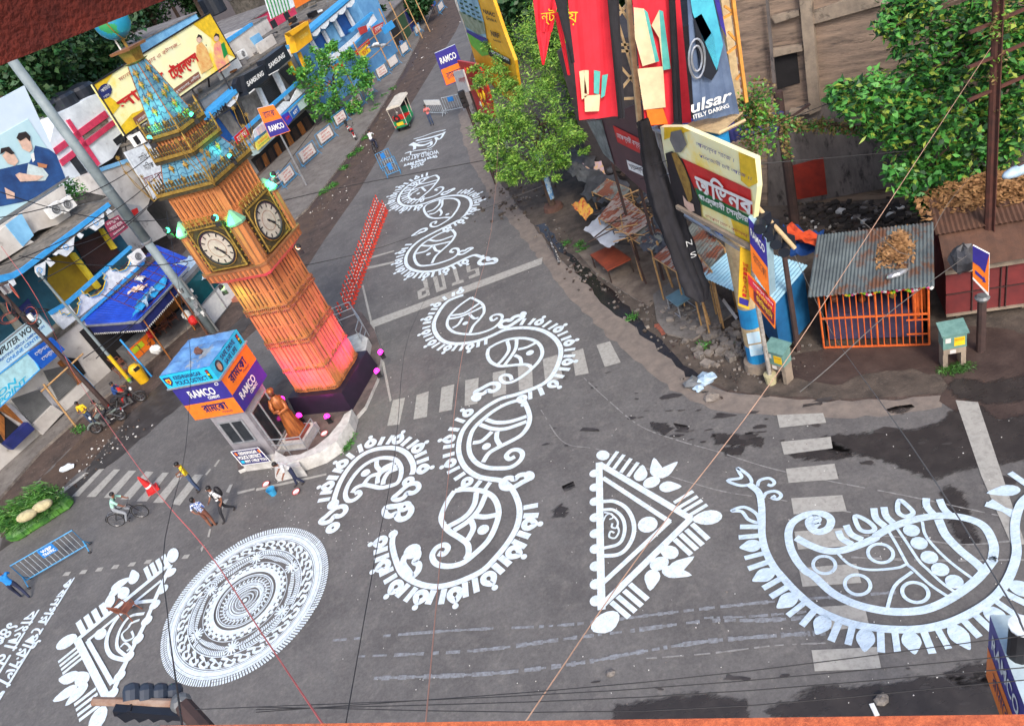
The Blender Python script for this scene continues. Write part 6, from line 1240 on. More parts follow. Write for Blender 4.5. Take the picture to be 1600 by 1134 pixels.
part('picture',bb,PBB,[(-60,245),(44,186),(104,279),(-60,385)],mat('picture_ground',S(186,216,224),S(170,206,216),s=1,r=.5),.03,.03)
mb=MB();suit=mat('print_suit',S(40,82,140),S(28,56,104),s=1.4,r=.6);sk=mat('print_face',S(226,190,170),r=.6);hr=mat('print_hair',S(44,34,34),r=.6)
for pts,m,o in((ZA((310,610),(430,640),(500,690),(580,900),(440,1000),(250,1100),(0,1150),(-120,1100),(-120,900),(0,820),(90,800),(130,790),(260,760),(290,700)),suit,.05),(ZA((250,770),(380,810),(430,870),(400,920),(230,930),(240,830)),mat('print_shirt',S(206,222,222),r=.6),.065),(ZA((160,560),(200,510),(270,560),(290,640),(260,670),(200,640)),sk,.08),(ZA((145,545),(165,500),(230,485),(270,530),(265,575),(230,540),(180,570)),hr,.1),(ZA((20,700),(60,650),(130,690),(165,750),(130,790),(70,770)),sk,.08),(ZA((0,690),(10,635),(80,620),(130,680),(100,690),(50,660)),hr,.1),(ZA((135,870),(170,850),(280,870),(390,880),(330,920),(180,930)),sk,.1),(ZA((330,760),(420,780),(410,810),(340,800)),mat('print_tan',S(196,130,90),r=.6),.1),(ZA((40,980),(130,1030),(130,1080),(60,1080)),sk,.08),(ZA((270,690),(300,670),(310,740),(290,760)),m_white,.09)):
 mb.poly([PBB.at(x,y,o)for x,y in pts],m)
ob('printed_men',mb,bb)
part('frame',bb,PBB,[(-60,382),(108,275),(108,279),(-60,390)],m_shutg,.1,.2)
# --- building 2: white with crimson bands, left of the big yellow hoarding
b2=empty('pink_banded_building',P3.L(-14,0,-6),'white building with crimson bands between the billboard and the yellow hoarding','building')
PQ=P3.off(-3)
part('wall',b2,PQ,ZA((440,600),(500,340),(860,150),(1140,480),(1000,720),(870,800),(1180,1330),(700,1330),(540,800)),m_wallw,0,9)
for pts in(ZA((470,640),(930,300),(965,355),(500,690)),ZA((530,740),(1000,385),(1030,420),(560,790)),ZA((590,385),(620,375),(890,770),(860,800))):part('crimson_band',b2,PQ,pts,m_pinkt,.12,.2)
part('window',b2,PQ,ZA((620,740),(670,700),(830,915),(775,950)),m_glass,.05,.1);part('window',b2,PQ,ZA((1000,560),(1080,500),(1110,560),(1040,610)),m_glass,.05,.1);part('mould_strip',b2,PQ,ZA((730,510),(950,370),(960,400),(750,560)),m_mould,.06,.1)
b3=empty('white_low_building',P3.L(-9,0,-2),'white low building with a light blue top rail behind the power cables','building')
part('wall',b3,P3,ZA((850,850),(1130,740),(1330,1080),(1300,1180),(1480,1400),(1100,1600),(1000,1180)),m_cream,-.5,6);part('top_rail',b3,P3,ZA((850,820),(1130,725),(1140,760),(870,850)),m_wblue,-.4,.2)
part('roof_slab',b3,P3,ZA((680,1040),(760,1020),(950,1060),(900,1090),(690,1130)),m_mould,-.2,3)
sign('post_office_sign','grey board with a small red emblem above the white air conditioner',P3,ZB((1120,-10),(1240,10),(1280,60),(1180,120)),mat('sign_greyish',S(170,172,174),r=.6),.2,.1,None)
mb=MB();q=[P3.at(x,y,.24)for x,y in ZB((1160,50),(1215,25),(1230,65),(1190,100))];mb.poly(q,m_red);ob('emblem',mb,bpy.data.objects['post_office_sign'])
sign('shop_sign','white board with black and red Bengali lettering left of the tower roof',P3,ZA((1110,680),(1350,575),(1640,1060),(1300,1200))if 0 else[(195,238),(240,221),(272,300),(240,312)],m_brk,.4,.15,[('মাঝি ভিলা',.3,.12,.95,.26,m_dark),('মঠিক দাম',.3,.3,.95,.44,m_dark),('রয়েল কেবল',.02,.56,.98,.72,mat('text_maroon',S(130,30,40),r=.6)),('ফোন',.5,.78,.9,.86,m_dark)])
fl_=P3.at(214,218,.3);mb=MB();mb.box(fl_,.9,.25,.75,m_white,rz=.3);mb.box(fl_+P3.n*.15,.7,.06,.55,m_dark,rz=math.atan2(P3.u.y,P3.u.x));ob('floodlight',mb,label='square white floodlight frame on top of the black and red lettered board',cat='floodlight')
# --- big yellow hoarding
hq=ZD((-85,750),(950,112),(1190,510),(200,1200))
m_ylw=mat('hoarding_pale_yellow',S(246,240,176),S(238,238,200),s=.25,r=.5,col3=S(246,214,60),s3=.14,lo3=.5,hi3=.6)
hd=empty('hoarding',P3.at(300,195,-1),'big pale yellow hoarding with red Bengali letters behind the tower spire','hoarding');PH=P3.off(-.6)
bd=part('board',hd,PH,[(145,132),(328,20),(369,91),(196,212)],m_ylw,0,.25)
mb=MB()
for pts,m,o in(([(145,132),(178,112),(160,142),(188,165),(176,180),(170,175)],m_yel,.03),([(300,37),(328,20),(369,91),(345,80),(330,60)],m_yel,.03),([(187,200),(196,212),(215,199),(232,168),(206,178)],m_yel,.03)):mb.poly([PH.at(x,y,o)for x,y in pts],m)
c0_=(164,143);mb.poly([PH.at(c0_[0]+10.5*math.cos(t*math.pi/12)*(1.06 if t%2 else 1)-2*math.sin(t*math.pi/12),c0_[1]+12*math.sin(t*math.pi/12),.05)for t in range(24)],m_navyp)
lett(mb,PH,'আইচিটি',[(156,139),(170,131),(173,137),(159,146)],m_white,.07);lett(mb,PH,'স্টোর',[(161,150),(170,145),(172,150),(163,155)],m_white,.07)
text(mb,bn('সান্যা'),*[PH.at(x,y,.07)for x,y in((181,160),(252,112),(268,134),(196,176))],m_red,heavy=.04);text(mb,bn('ট্রেন্ডস'),*[PH.at(x,y,.07)for x,y in((260,106),(302,78),(314,100),(272,130))],m_red,heavy=.04)
mb.poly([PH.at(x,y,.045)for x,y in((207,185),(310,112),(314,122),(213,196))],mat('hoard_brown',S(140,90,70),r=.6));lett(mb,PH,'নারায়ন মোড় প্রাঙ্গণ, কৃষ্ণনগর, নদীয়া',[(214,186),(310,115),(313,121),(217,193)],m_white,.07)
mtx=mat('text_crimson',S(170,40,50),r=.6);lett(mb,PH,'মনের মত বিবাহ ও বউসজ...',[(184,121),(281,62),(283,70),(187,128)],mtx,.07)
for px_,py_,m1,m2 in((311,62,mat('print_cream',S(232,200,130),S(220,150,80),s=2,r=.6),sk),(338,60,mat('print_sari',S(226,120,130),S(240,200,120),s=2,r=.6),sk)):
 mb.poly([PH.at(px_+x,py_+y,.06)for x,y in((-4,10),(4,4),(12,14),(22,42),(14,48),(4,54),(-4,34))],m1);mb.poly([PH.at(px_+4.2*math.cos(t)+0,py_+5.4*math.sin(t),.07)for t in[i*.7 for i in range(9)]],m2);mb.poly([PH.at(px_+x,py_+y,.08)for x,y in((-4,-2),(-1,-8),(4,-6),(5,0),(1,-4))],hr)
mb.poly([PH.at(x,y,.075)for x,y in((345,70),(350,66),(356,84),(350,92))],m_grn);ob('hoarding_print',mb,bd)
mb=MB()
for a,b in(((145,132),(328,20)),((328,20),(369,91)),((369,91),(196,212)),((196,212),(145,132))):mb.bar(PH.at(*a,.02),PH.at(*b,.02),.12,.1,m_blk)
for t in(.1,.35,.6,.85):p=PH.at(196+(369-196)*t,212+(91-212)*t);mb.bar(p,V3((p.x,p.y,6.5)),.12,.12,m_blk);mb.bar(p+V3((0,0,2)),V3((p.x,p.y,6.5))-P3.n*2.5,.1,.1,m_blk)
ob('hoarding_frame',mb,hd)
# --- building 4: roof terrace, fascias, black phone shop signs, balcony with shop boards
b4=solid('arcade_building','long two-storey arcade with light blue trim and balconies behind the clock tower','building',P3,-7.5,13,0,7.2,-1.2,-10,mat('arcade_wall',S(138,136,134),S(108,106,104),s=1,r=.85),m_mould)
part('fascia',b4,P3,ZE((-60,750),(330,400),(345,430),(-40,800)),m_trim,.2,1.3);part('bracket',b4,P3,ZE((-40,800),(345,430),(350,490),(310,470),(280,560),(230,610),(160,590),(60,700),(-40,860)),m_brk,.1,.12)
mb=MB();lett(mb,P3,'BYONM',[(318,190),(352,160),(356,169),(322,199)],m_blk,.35,.02);ob('lettering',mb,b4)
part('blue_room',b4,P3,ZE((-20,830),(150,680),(270,600),(380,790),(150,960),(40,960)),m_blup,-1.1,.05);part('pillar',b4,P3,ZE((260,610),(300,590),(420,770),(350,790)),m_blk,-.6,.3)
part('wall_panel',b4,P3,ZE((120,700),(220,640),(330,820),(250,870)),mat('wall_dirty',S(150,146,140),S(110,106,102),s=2,r=.9),-1.04,.04);part('wall_panel',b4,P3,ZE((320,560),(440,480),(560,620),(480,720),(400,750)),MATS['wall_dirty'],-1.08,.04)
shutter(b4,P3,ZE((440,430),(620,300),(740,470),(590,590)),mat('shutter_dark',S(62,64,68),r=.6),-1.1,14);shutter(b4,P3,ZE((650,290),(760,210),(850,330),(760,420)),MATS['shutter_dark'],-1.1,14)
part('pillar',b4,P3,ZE((610,300),(645,290),(755,530),(735,550)),m_brk,-.2,.3);part('pillar',b4,P3,ZE((470,440),(500,440),(570,590),(540,600)),m_brk,-.3,.3)
part('parapet_rail',b4,P3,ZE((250,885),(825,375),(845,395),(275,905)),m_trim,.25,.2)
part('parapet',b4,P3,ZE((285,905),(320,890),(360,915),(420,880),(440,810),(620,640),(700,560),(760,560),(790,500),(840,400),(905,450),(340,995)),m_brk,.15,.12);part('parapet_band',b4,P3,ZE((340,980),(885,490),(890,505),(350,1000)),m_trim,.28,.05)
part('sign_band',b4,P3,ZE((345,1005),(890,500),(915,590),(850,640),(480,1020),(430,1042)),mat('sign_band_pale',S(186,206,206),S(160,184,186),s=3,r=.6),.2,.15)
for q,m,tx,lb in((ZE((445,930),(560,830),(590,890),(475,990)),mat('sign_lemon',S(230,214,90),r=.6),[('বৈঠক',.15,.1,.85,.45,m_ror),('ভোজনালয়',.1,.6,.9,.85,m_grn)],'small lemon shop board under the arcade parapet with orange Bengali word'),(ZE((680,690),(740,650),(780,720),(740,770)),mat('sign_mag',S(60,60,180),r=.6),[('SIM',.2,.3,.8,.6,m_red)],'small violet and red shop board beside the pole sign'),(ZE((760,655),(820,590),(845,645),(790,710)),m_blup,[('KEY',.2,.25,.8,.7,m_white)],'small blue shop board with pale letters under the arcade parapet'),(ZE((460,800),(540,740),(560,800),(480,860)),mat('sign_lilac',S(170,150,196),S(220,200,160),s=3,r=.6),None,'lilac striped small board left of the pole sign')):
 sign('shop_sign',lb,P3,q,m,.5,.1,tx)
for i in range(9):
 x0,y0=400+i*9.2,252-i*8.2;part('door',b4,P3,[(x0,y0),(x0+5.5,y0-5),(x0+17,y0+22-i*.8),(x0+11,y0+28-i*.8)],m_wood if i%2 else m_woodd,-1.1,.06)
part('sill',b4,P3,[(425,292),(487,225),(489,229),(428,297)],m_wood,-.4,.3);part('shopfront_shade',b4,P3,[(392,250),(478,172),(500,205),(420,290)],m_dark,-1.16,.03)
sg4=empty('shop_sign',P3.at(420,150,.8),'black double signboard with white Samsung lettering on the arcade','sign')
q1,q2=ZE((345,328),(523,232),(566,350),(385,500)),ZE((525,192),(706,56),(768,176),(570,345))
for q,tq in((q1,ZE((368,388),(512,284),(526,326),(384,432))),(q2,ZE((560,232),(698,124),(713,166),(575,272)))):
 b_=part('board',sg4,P3,q,m_samb,.9,.9);mb=MB();lett(mb,P3,'SAMSUNG',tq,m_white,.93,.03);ob('lettering',mb,b_)
for q in(ZE((390,485),(440,445),(445,455),(395,495)),ZE((565,325),(655,275),(658,282),(570,332))):part('caption',sg4,P3,q,m_white,.92,.02)
part('side',sg4,P3,ZE((275,405),(290,350),(345,328),(385,500),(300,470)),m_samb,.4,.5)
sign('shop_sign','large mustard yellow box sign on yellow posts right of the black signboard',P3,ZF((95,290),(235,195),(275,355),(140,462)),mat('sign_mustard',S(236,176,26),S(220,160,20),s=2,r=.5),1.0,.9,[('TOSHIBA',.3,.4,.85,.6,mat('text_lemon',S(250,220,110),r=.5))])
mb=MB();pp(mb,P3,ZF((60,290),(235,185),(240,215),(100,320)),MATS['sign_mustard'],1.5,.5)
for q in(ZF((65,550),(85,540),(140,650),(120,665)),ZF((150,470),(170,460),(235,620),(215,630))):pp(mb,P3,q,MATS['sign_mustard'],.5,.2)
ob('yellow_posts',mb,label='yellow hood and posts around the mustard box sign',cat='sign posts')
part('fascia',b4,P3,ZF((40,410),(125,360),(130,385),(60,440)),m_trim,.3,.3);part('bracket',b4,P3,ZF((55,440),(132,385),(125,450),(90,510),(75,500)),m_brk,.25,.1)
# --- building 5: farther blue-and-white arcade
b5=solid('blue_shuttered_building','far blue-and-white two-storey building with scalloped fascia up the street','building',P3,13.3,30,0,7.1,-1.0,-9,mat('wall_blue_mid',S(104,160,204),S(84,138,186),s=1,r=.8),m_mould)
part('fascia',b5,P3,ZF((240,272),(600,-30),(640,-30),(255,300)),m_trim,.3,1.3)
for i in range(5):x,y=265+i*76,300-i*64;part('bracket',b5,P3,ZF((x,y),(x+80,y-66),(x+78,y-20),(x+50,y+20),(x+20,y+24)),m_brk,.2,.1)
for i in range(4):x,y=290+i*100,370-i*92;part('shutter',b5,P3,ZF((x,y-10),(x+72,y-78),(x+150,y+70),(x+80,y+130)),m_blup if i%2==0 else m_wblue,-.92,.05);part('pillar',b5,P3,ZF((x-20,y),(x-6,y-10),(x+70,y+130),(x+55,y+140)),m_brk,-.5,.3)
part('parapet_rail',b5,P3,ZF((600,270),(800,105),(815,120),(620,290)),m_trim,.3,.2);part('parapet',b5,P3,ZF((430,590),(460,480),(560,400),(640,330),(780,200),(810,120),(845,180),(640,400),(520,530)),m_brk,.2,.12);part('parapet_band',b5,P3,ZF((450,570),(850,180),(855,195),(460,590)),m_trim,.34,.05)
for q,m,tx,lb in((ZF((650,455),(775,345),(785,385),(670,500)),m_red,[('স্টোর্স',.1,.2,.9,.8,m_white)],'red shop board with white letters above the white awning up the street'),(ZF((810,240),(905,195),(890,260),(825,315)),mat('sign_brick',S(186,60,56),r=.6),[('দোকান',.1,.2,.9,.8,m_white)],'brick red shop board at the far end of the blue-and-white building'),(ZF((680,250),(750,225),(765,280),(705,310)),MATS['sign_brick'],None,'small red board behind the tangle of wires up the street'),(ZF((450,590),(545,545),(550,600),(470,640)),m_red,None,'red board half hidden behind the left street tree')):sign('shop_sign',lb,P3,q,m,.6,.1,tx)
rag('awning','white cloth awning on bamboo up the street',[(572,76),(588,66),(612,72),(580,74)],[3.4,3.6,3.0,3.1],m_brk,.1);
mb=MB()
for a,b,za,zb in(((585,130),(560,60),0,3.2),((612,110),(590,50),0,3.6),((628,90),(600,20),0,4.2),((642,75),(622,5),0,4),((560,150),(540,80),0,3.),((660,60),(645,0),0,3.6),((672,50),(660,-10),0,3.6)):
 g=G(*a);t=G(*b,zb);mb.tube([g,V3((g.x-.3,g.y+.4,zb+1.0))],.07,bam,n=5)
for z in(2,3.4):a,b=G(585,130,0),G(660,60,0);mb.tube([a+V3((-.2,.2,z)),b+V3((-.2,.2,z))],.05,bam,n=5)
ob('scaffold',mb,label='bamboo scaffold frame in front of the far shops up the street',cat='bamboo frame')
b6=solid('far_shop_row','far row of low grey shops with green and navy shutters up the street','building',Pl((2.0,90.5),(9,108)),0,22,0,3.6,-.2,-8,mat('wall_grey_far',S(112,106,100),S(84,80,76),s=1,r=.9),m_roofg)
P5=Pl((2.0,90.5),(9,108))
for i,m in enumerate((m_dark,mat('panel_green',S(50,84,54),r=.8),m_navyp,m_dark,m_woodd,m_blup)):mb=MB();mb.prism([P5.L(.5+i*3.4,.1,-.12),P5.L(3.3+i*3.4,.1,-.12),P5.L(3.3+i*3.4,2.7,-.12),P5.L(.5+i*3.4,2.7,-.12)],-P5.n*.05,m);ob('shutter',mb,b6)
def ramco(label,quad,base,order,D=None,pl=None,thick=.18,side=1):
 b=G(*base);top=zof(b,(quad[0][0]+quad[1][0])/2,(quad[0][1]+quad[1][1])/2)
 q=[]
 pln=pl or Pl(b,b+V3((-.3*0-1,.35,0)))
 q=[pln.at(x,y,0)for x,y in quad];e=empty('pole_sign',b,label,'pole sign');mb=MB();zb=min(p.z for p in q);pt=(q[2]+q[3])/2
 mb.tube([b,V3((pt.x,pt.y,zb+.1))],.07,m_alu,n=6);ob('post',mb,e);mb=MB();mb.prism(q,-pln.n*thick,m_rblue if order else m_ror,m_brk);bx=ob('sign_box',mb,e)
 mb=MB();lo,up_=sub(q,0.02,.5,.98,.98,pln.n,.008),sub(q,0.02,.02,.98,.5,pln.n,.008)
 if order:mb.poly(lo,m_ror);R1,B1=sub(q,.12,.17,.88,.36,pln.n,.02),sub(q,.15,.64,.85,.84,pln.n,.02)
 else:mb.poly(lo,m_rblue);R1,B1=sub(q,.12,.62,.88,.82,pln.n,.02),sub(q,.15,.14,.85,.36,pln.n,.02)
 text(mb,'RAMCO',*R1,m_white,bold=.03);text(mb,bn('রামকো'),*B1,m_navy);ob('sign_lettering',mb,bx);return e
PR1=Pl(G(480,292),G(480,292)+V3((-1,-.25,0)));ramco('orange over violet pole sign on the left pavement behind the tower',[(402,170),(427,164),(454,205),(422,216)],(480,292),False,pl=PR1)
PR2=Pl(G(745,195),G(745,195)+V3((-1,.1,0)));ramco('violet over orange pole sign on the right kerb up the street',[(679,84),(711,70),(730,122),(697,135)],(745,195),True,pl=PR2)
for i,(q,m,tx,lb)in enumerate((([(330,236),(346,222),(352,234),(336,248)],m_white,[('ছবিঘর',.1,.25,.9,.7,m_rblue)],'white board with blue Bengali word hung on the arcade parapet behind the tower'),([(366,214),(384,198),(390,210),(372,226)],m_red,[('মেলা',.1,.2,.9,.8,m_white)],'red board with white Bengali word on the arcade parapet'),([(560,82),(574,70),(580,80),(566,92)],m_yel,[('চা',.2,.2,.8,.8,m_red)],'small yellow board above the white awning up the street'),([(596,44),(612,32),(618,42),(602,54)],m_trim,None,'sky blue board near the far end of the blue-and-white building'),([(500,96),(516,82),(522,92),(506,106)],m_brk,[('ঘড়ি',.1,.2,.9,.8,m_navy)],'white board with dark letters over the leafy street tree'))):
 sign('shop_sign',lb,P3,q,m,.7,.08,tx)
sign('hanging_banner','white, green striped and orange-red banner at the top edge left of centre',P3.off(-2),[(410,-14),(470,-40),(484,-2),(424,30)],m_brk,.3,.08,None,cat='banner')
bq=[P3.off(-2).at(x,y,.35)for x,y in((450,-30),(486,-46),(500,-8),(462,14))];mb=MB();mb.poly(bq,m_ror);bq=[P3.off(-2).at(x,y,.35)for x,y in((410,-14),(444,-28),(456,16),(424,30))]
for i in range(7):mb.poly(sub(bq,i/7+.03,0,i/7+.08,1,P3.n,.01),m_grn)
ob('stripes',mb,[o for o in SC.objects if o.name.startswith('board')and o.parent and o.parent.name.startswith('hanging_banner')][0])
rfp=empty('rooftop_hut',P3.L(1.5,7.4,-5),'cream and sky blue rooftop hut above the black signboard','rooftop hut');PT=P3.off(-3.2)
part('wall',rfp,PT,ZE((200,20),(330,-70),(420,-120),(520,20),(540,120),(480,190),(330,190),(240,120)),m_cream,0,3);part('blue_panel',rfp,PT,ZE((400,0),(480,-50),(570,90),(500,140)),m_wblue,.06,.06);part('blue_rail',rfp,PT,ZE((180,20),(420,-140),(430,-115),(200,50)),m_trim,.1,.3)
acunit(PT,378,85,.3,'white air conditioner on the cream rooftop hut right of the yellow hoarding',.9)
random.seed(55);mb=MB()
for i in range(60):p=P3.L(uni(-7,28),7.4,uni(-8,-1.5));s=uni(.2,.9);mb.box(p+V3((0,0,s*.2)),s,s*uni(.3,1),s*uni(.2,.6),random.choice([m_mould,m_white,m_roofg,m_alu,m_dark,m_wood]),rz=uni(0,3))
ob('rooftop_clutter',mb,label='odd boxes, bricks and planks scattered over the flat roofs of the left row',cat='clutter',kind='stuff')
for u0,u1,lb,m in((4,7,'low white parapet wall on the arcade roof',m_white),(10,12.6,'low brown parapet wall on the arcade roof end',m_beam2 if 0 else m_cream)):
 mb=MB();mb.prism([P3.L(u0,7.36,-2),P3.L(u1,7.36,-2),P3.L(u1,8.2,-2),P3.L(u0,8.2,-2)],-P3.n*.2,m);ob('parapet_wall',mb,label=lb,cat='wall')
# ================================================================== trees
def leaves(name,clumps,L,W,mats,parent=None,up=.4,fold=.25,label=None,cat=None,**kw):
 """clumps: (centre, radii(3), count); rhomb leaves scattered through each clump, denser to the outside"""
 rs=np.random.RandomState(len(clumps)*7+13);V=[];M=[]
 for c,rad,n in clumps:
  d=rs.normal(size=(n,3));d/=np.linalg.norm(d,axis=1)[:,None];r=rs.rand(n)**.45
  p=np.array(tuple(c))+d*r[:,None]*np.array(rad)
  a=rs.normal(size=(n,3));a[:,2]*=.5;a[:,2]-=.15;a/=np.linalg.norm(a,axis=1)[:,None]
  nn=rs.normal(size=(n,3))*.7+np.array([0,0,up*2]);s=np.cross(a,nn);s/=(np.linalg.norm(s,axis=1)[:,None]+1e-9);nz=np.cross(s,a)
  l=L*(.6+.8*rs.rand(n))[:,None];w_=W*(.6+.8*rs.rand(n))[:,None]
  V.append(np.stack([p,p+a*l*.5-s*w_*.5+nz*w_*fold,p+a*l,p+a*l*.5+s*w_*.5+nz*w_*fold],1).reshape(-1,3));M.append(rs.randint(0,len(mats),n))
 V=np.concatenate(V);M=np.concatenate(M);n=len(M)
 o0=V.mean(0)if parent is not None else np.array([V[:,0].mean(),V[:,1].mean(),V[:,2].min()]);V=V-o0
 me=bpy.data.meshes.new(name);me.vertices.add(4*n);me.vertices.foreach_set('co',V.ravel());me.loops.add(4*n);me.loops.foreach_set('vertex_index',np.arange(4*n));me.polygons.add(n);me.polygons.foreach_set('loop_start',np.arange(n)*4);me.polygons.foreach_set('loop_total',np.full(n,4))
 for m in mats:me.materials.append(m)
 me.polygons.foreach_set('material_index',M);me.update(calc_edges=True);me.validate()
 o=bpy.data.objects.new(name,me);link(o);ORG[o.name]=V3(o0);o.location=V3(o0)-(ORG[parent.name]if parent is not None else V3((0,0,0)));
 if parent is not None:o.parent=parent
 return tag(o,label,cat,**kw)
L1=leafmat('leaf_fern',S(124,172,60),S(86,136,44),S(160,196,92),s=1.5);V0_=leafmat('leaf_yellowing',S(150,168,66),S(110,140,50),None,s=2);L3=leafmat('leaf_fern_pale',S(158,190,84),S(128,168,66),None,s=2);L2=leafmat('leaf_fern_dark',S(62,108,36),S(40,80,30),None,s=1.5)
B1_=leafmat('leaf_broad',S(82,150,58),S(48,112,44),S(110,176,70),s=1.0);B2_=leafmat('leaf_broad_dark',S(36,84,38),S(24,62,30),None,s=1.0);B3_=leafmat('leaf_broad_light',S(96,164,74),S(66,132,58),None,s=2)
m_bark=mat('bark',S(84,66,54),S(58,46,40),s=5,r=.9,bump=.5,bs=20)
def tree_limbs(mb,base,top,r,n,spread,rr,m=m_bark,seed=1):
 random.seed(seed);ends=[];base=V3(base);top=V3(top);mid=base.lerp(top,.5)+V3((uni(-.2,.2),uni(-.2,.2),0));mb.tube([base,mid,top],[r,r*.8,r*.55],m,n=9)
 for i in range(n):
  a=2*math.pi*i/n+uni(-.4,.4);t=uni(.45,1);s=base.lerp(top,t);e=s+V3((math.cos(a)*spread*uni(.6,1),math.sin(a)*spread*uni(.6,1),uni(.5,1.0)*rr));m2=s.lerp(e,.5)+V3((uni(-.2,.2),uni(-.2,.2),.25));mb.tube([s,m2,e],[r*.45,r*.28,r*.1],m,n=6);ends.append(e)
  for k in range(2):f=e+V3((uni(-1,1),uni(-1,1),uni(-.2,.8)))*rr*.35;mb.tube([m2,f],[r*.2,r*.05],m,n=4);ends.append(f)
 return ends
TB=G(865,326);tm=empty('feathery_tree',TB,'feathery bright green tree with papered trunk on the right verge','tree')
TT=atY(838,225,TB.y);mb=MB();tree_limbs(mb,TB,TT,.2,7,1.6,2.2,seed=3);ob('trunk',mb,tm)
mb=MB();mb.lathe(TB,[(.55,.0),(.5,.22),(.45,.24)],mat('tree_ring',S(100,70,60),S(78,56,48),s=3,r=.9),n=16);ob('soil_ring',mb,tm)
mb=MB();d=(TT-TB).normalized();q=d.to_track_quat('Z','Y').to_matrix();mb.lathe(TB+d*.6,[(.19,0),(.185,2.6)],mat('trunk_paper',S(176,196,206),S(90,140,190),s=6,r=.7,lo=.45,hi=.55),n=10,M=q);ob('paper_wrap',mb,tm)
random.seed(21);cl_=[]
for(x,y,rp,dy)in((800,60,36,3.2),(850,70,46,3.4),(880,110,34,1.0),(780,175,40,-1.2),(820,150,46,-.5),(870,165,44,.3),(800,215,42,-1.8),(850,220,44,-1.2),(885,210,32,-.4),(770,230,26,-2),(830,262,34,-1.8),(800,258,28,-2.2),(750,205,24,-1.0),(765,118,26,.5),(868,245,30,-1.2),(822,100,44,1.6),(870,60,38,4),(925,60,40,6),(915,150,30,4),(905,100,36,4),(930,20,40,7),(840,20,36,6)):
 c=atY(x,y,TB.y+dy);k=rp/1180*(c-CAM).length;cl_.append((c,(k*.85,k,k*.6),330 if rp>30 else 200))
 for j in range(7):cc=c+V3((uni(-1.1,1.1),uni(-1,1),uni(-.9,.9)))*k;cl_.append((cc,(k*uni(.2,.45),k*.35,k*uni(.12,.3)),110))
cl_=[(a_,b_,int(c_*1.7))for a_,b_,c_ in cl_]
leaves('crown',cl_,.19,.045,[L1,L1,L2,L3],tm,up=.3)
TL0=G(531,182);tl=empty('street_tree',TL0,'leafy street tree with a few red blossoms before the left shops','tree');TT=atY(520,120,TL0.y);mb=MB();tree_limbs(mb,TL0,TT,.16,6,1.5,1.6,seed=5);ob('trunk',mb,tl);cl_=[]
random.seed(5)
for x,y,rp in((480,130,20),(505,110,22),(530,105,22),(555,115,18),(490,150,20),(520,140,24),(550,140,18),(570,125,12),(500,85,12),(515,75,10),(540,90,12),(470,118,12),(565,100,10),(525,165,16),(500,168,12),(545,165,12)):
 c=atY(x,y,TL0.y-uni(0,2));k=rp/1180*(c-CAM).length;cl_.append((c,(k*.7,k*.8,k*.5),120));
 for j in range(5):cl_.append((c+V3((uni(-1.2,1.2),uni(-1,1),uni(-1,1)))*k,(k*.35,)*3,55))
leaves('crown',cl_,.32,.15,[B1_,B3_,B3_,L1],tl,up=.3)
mb=MB();mr=mat('blossom',S(156,84,56),S(130,72,46),s=5,r=.7)
for i in range(34):c=atY(*random.choice(((500,138),(523,105),(512,130))),TL0.y-2);mb.ball(c+V3((random.gauss(0,.5),random.gauss(0,.5)-.4,random.gauss(0,.3))),.05,mr,n=5,sq=(1.6,1,.6))
ob('blossom',mb,tl)
tr=empty('broadleaf_tree',(19.5,21,0),'big broad-leaved tree reaching over the wall at the upper right','tree');mb=MB();ends=tree_limbs(mb,(19.5,21,0),(18.8,20.5,8),.3,7,3,2.5,seed=8)
for p_,q_ in(((19,20.6,6.5),(1420,130)),((19,20.6,6),(1350,150)),((19,20.6,5.5),(1420,230)),((19,20.6,7.5),(1400,40)),((19,20.6,5),(1440,270)),((19,20.6,8),(1450,20))):
 e=atY(*q_,20.5);mb.tube([V3(p_),V3(p_).lerp(e,.5)+V3((0,0,.4)),e],[.1,.06,.02],m_bark,n=5)
ob('trunk',mb,tr);cl_=[];random.seed(31)
for x,y,rp,Y in((1320,145,22,20),(1350,145,26,20),(1385,150,30,20.2),(1340,170,24,20),(1375,185,24,20),(1420,130,30,20.5),(1450,150,34,20.5),(1480,120,36,20.5),(1420,180,36,20.5),(1460,200,34,20.5),(1400,20,26,21),(1430,15,30,21),(1460,40,30,21),(1420,45,22,21),(1500,60,36,21),(1530,30,40,21),(1490,90,30,21),(1570,30,40,20),(1600,60,44,20),(1560,90,34,20),(1590,120,40,20),(1520,160,40,20.5),(1560,190,44,20.5),(1600,200,44,20.5),(1500,220,36,20.5),(1420,240,30,20.5),(1450,260,34,20.5),(1490,270,34,20.5),(1540,260,36,20.5),(1595,290,34,20.5),(1430,290,22,20),(1470,300,24,20),(1580,160,40,20),(1620,10,50,20),(1390,215,18,20),(1440,90,24,21),(1400,275,18,20),(1445,318,14,20),(1592,310,18,19.5)):
 c=atY(x,y,Y+uni(-.5,.5));k=rp/1180*(c-CAM).length;cl_.append((c,(k,k*1.1,k*.85),int(190*(rp/30)**1.5)));
 for j in range(3):cl_.append((c+V3((uni(-1,1),uni(-1,1),uni(-1,1)))*k,(k*.45,)*3,40))
leaves('crown',cl_,.25,.13,[B1_,B2_,B3_,B2_,B1_,V0_],tr,up=.5)
V1_=leafmat('vine_dry',S(140,116,70),S(96,88,50),S(120,140,60),s=4)
vp=[atY(x,y,21)for x,y in((1160,160),(1190,175),(1215,182),(1245,192),(1285,192),(1330,198),(1380,195),(1430,185))];mb=MB();mb.tube(smooth_pts(vp,5),.04,m_bark,n=5);ve=ob('creeper',mb,label='dry creeper strung from the blue pillar to the trees at right',cat='creeper');ORG[ve.name]=ve.location.copy()
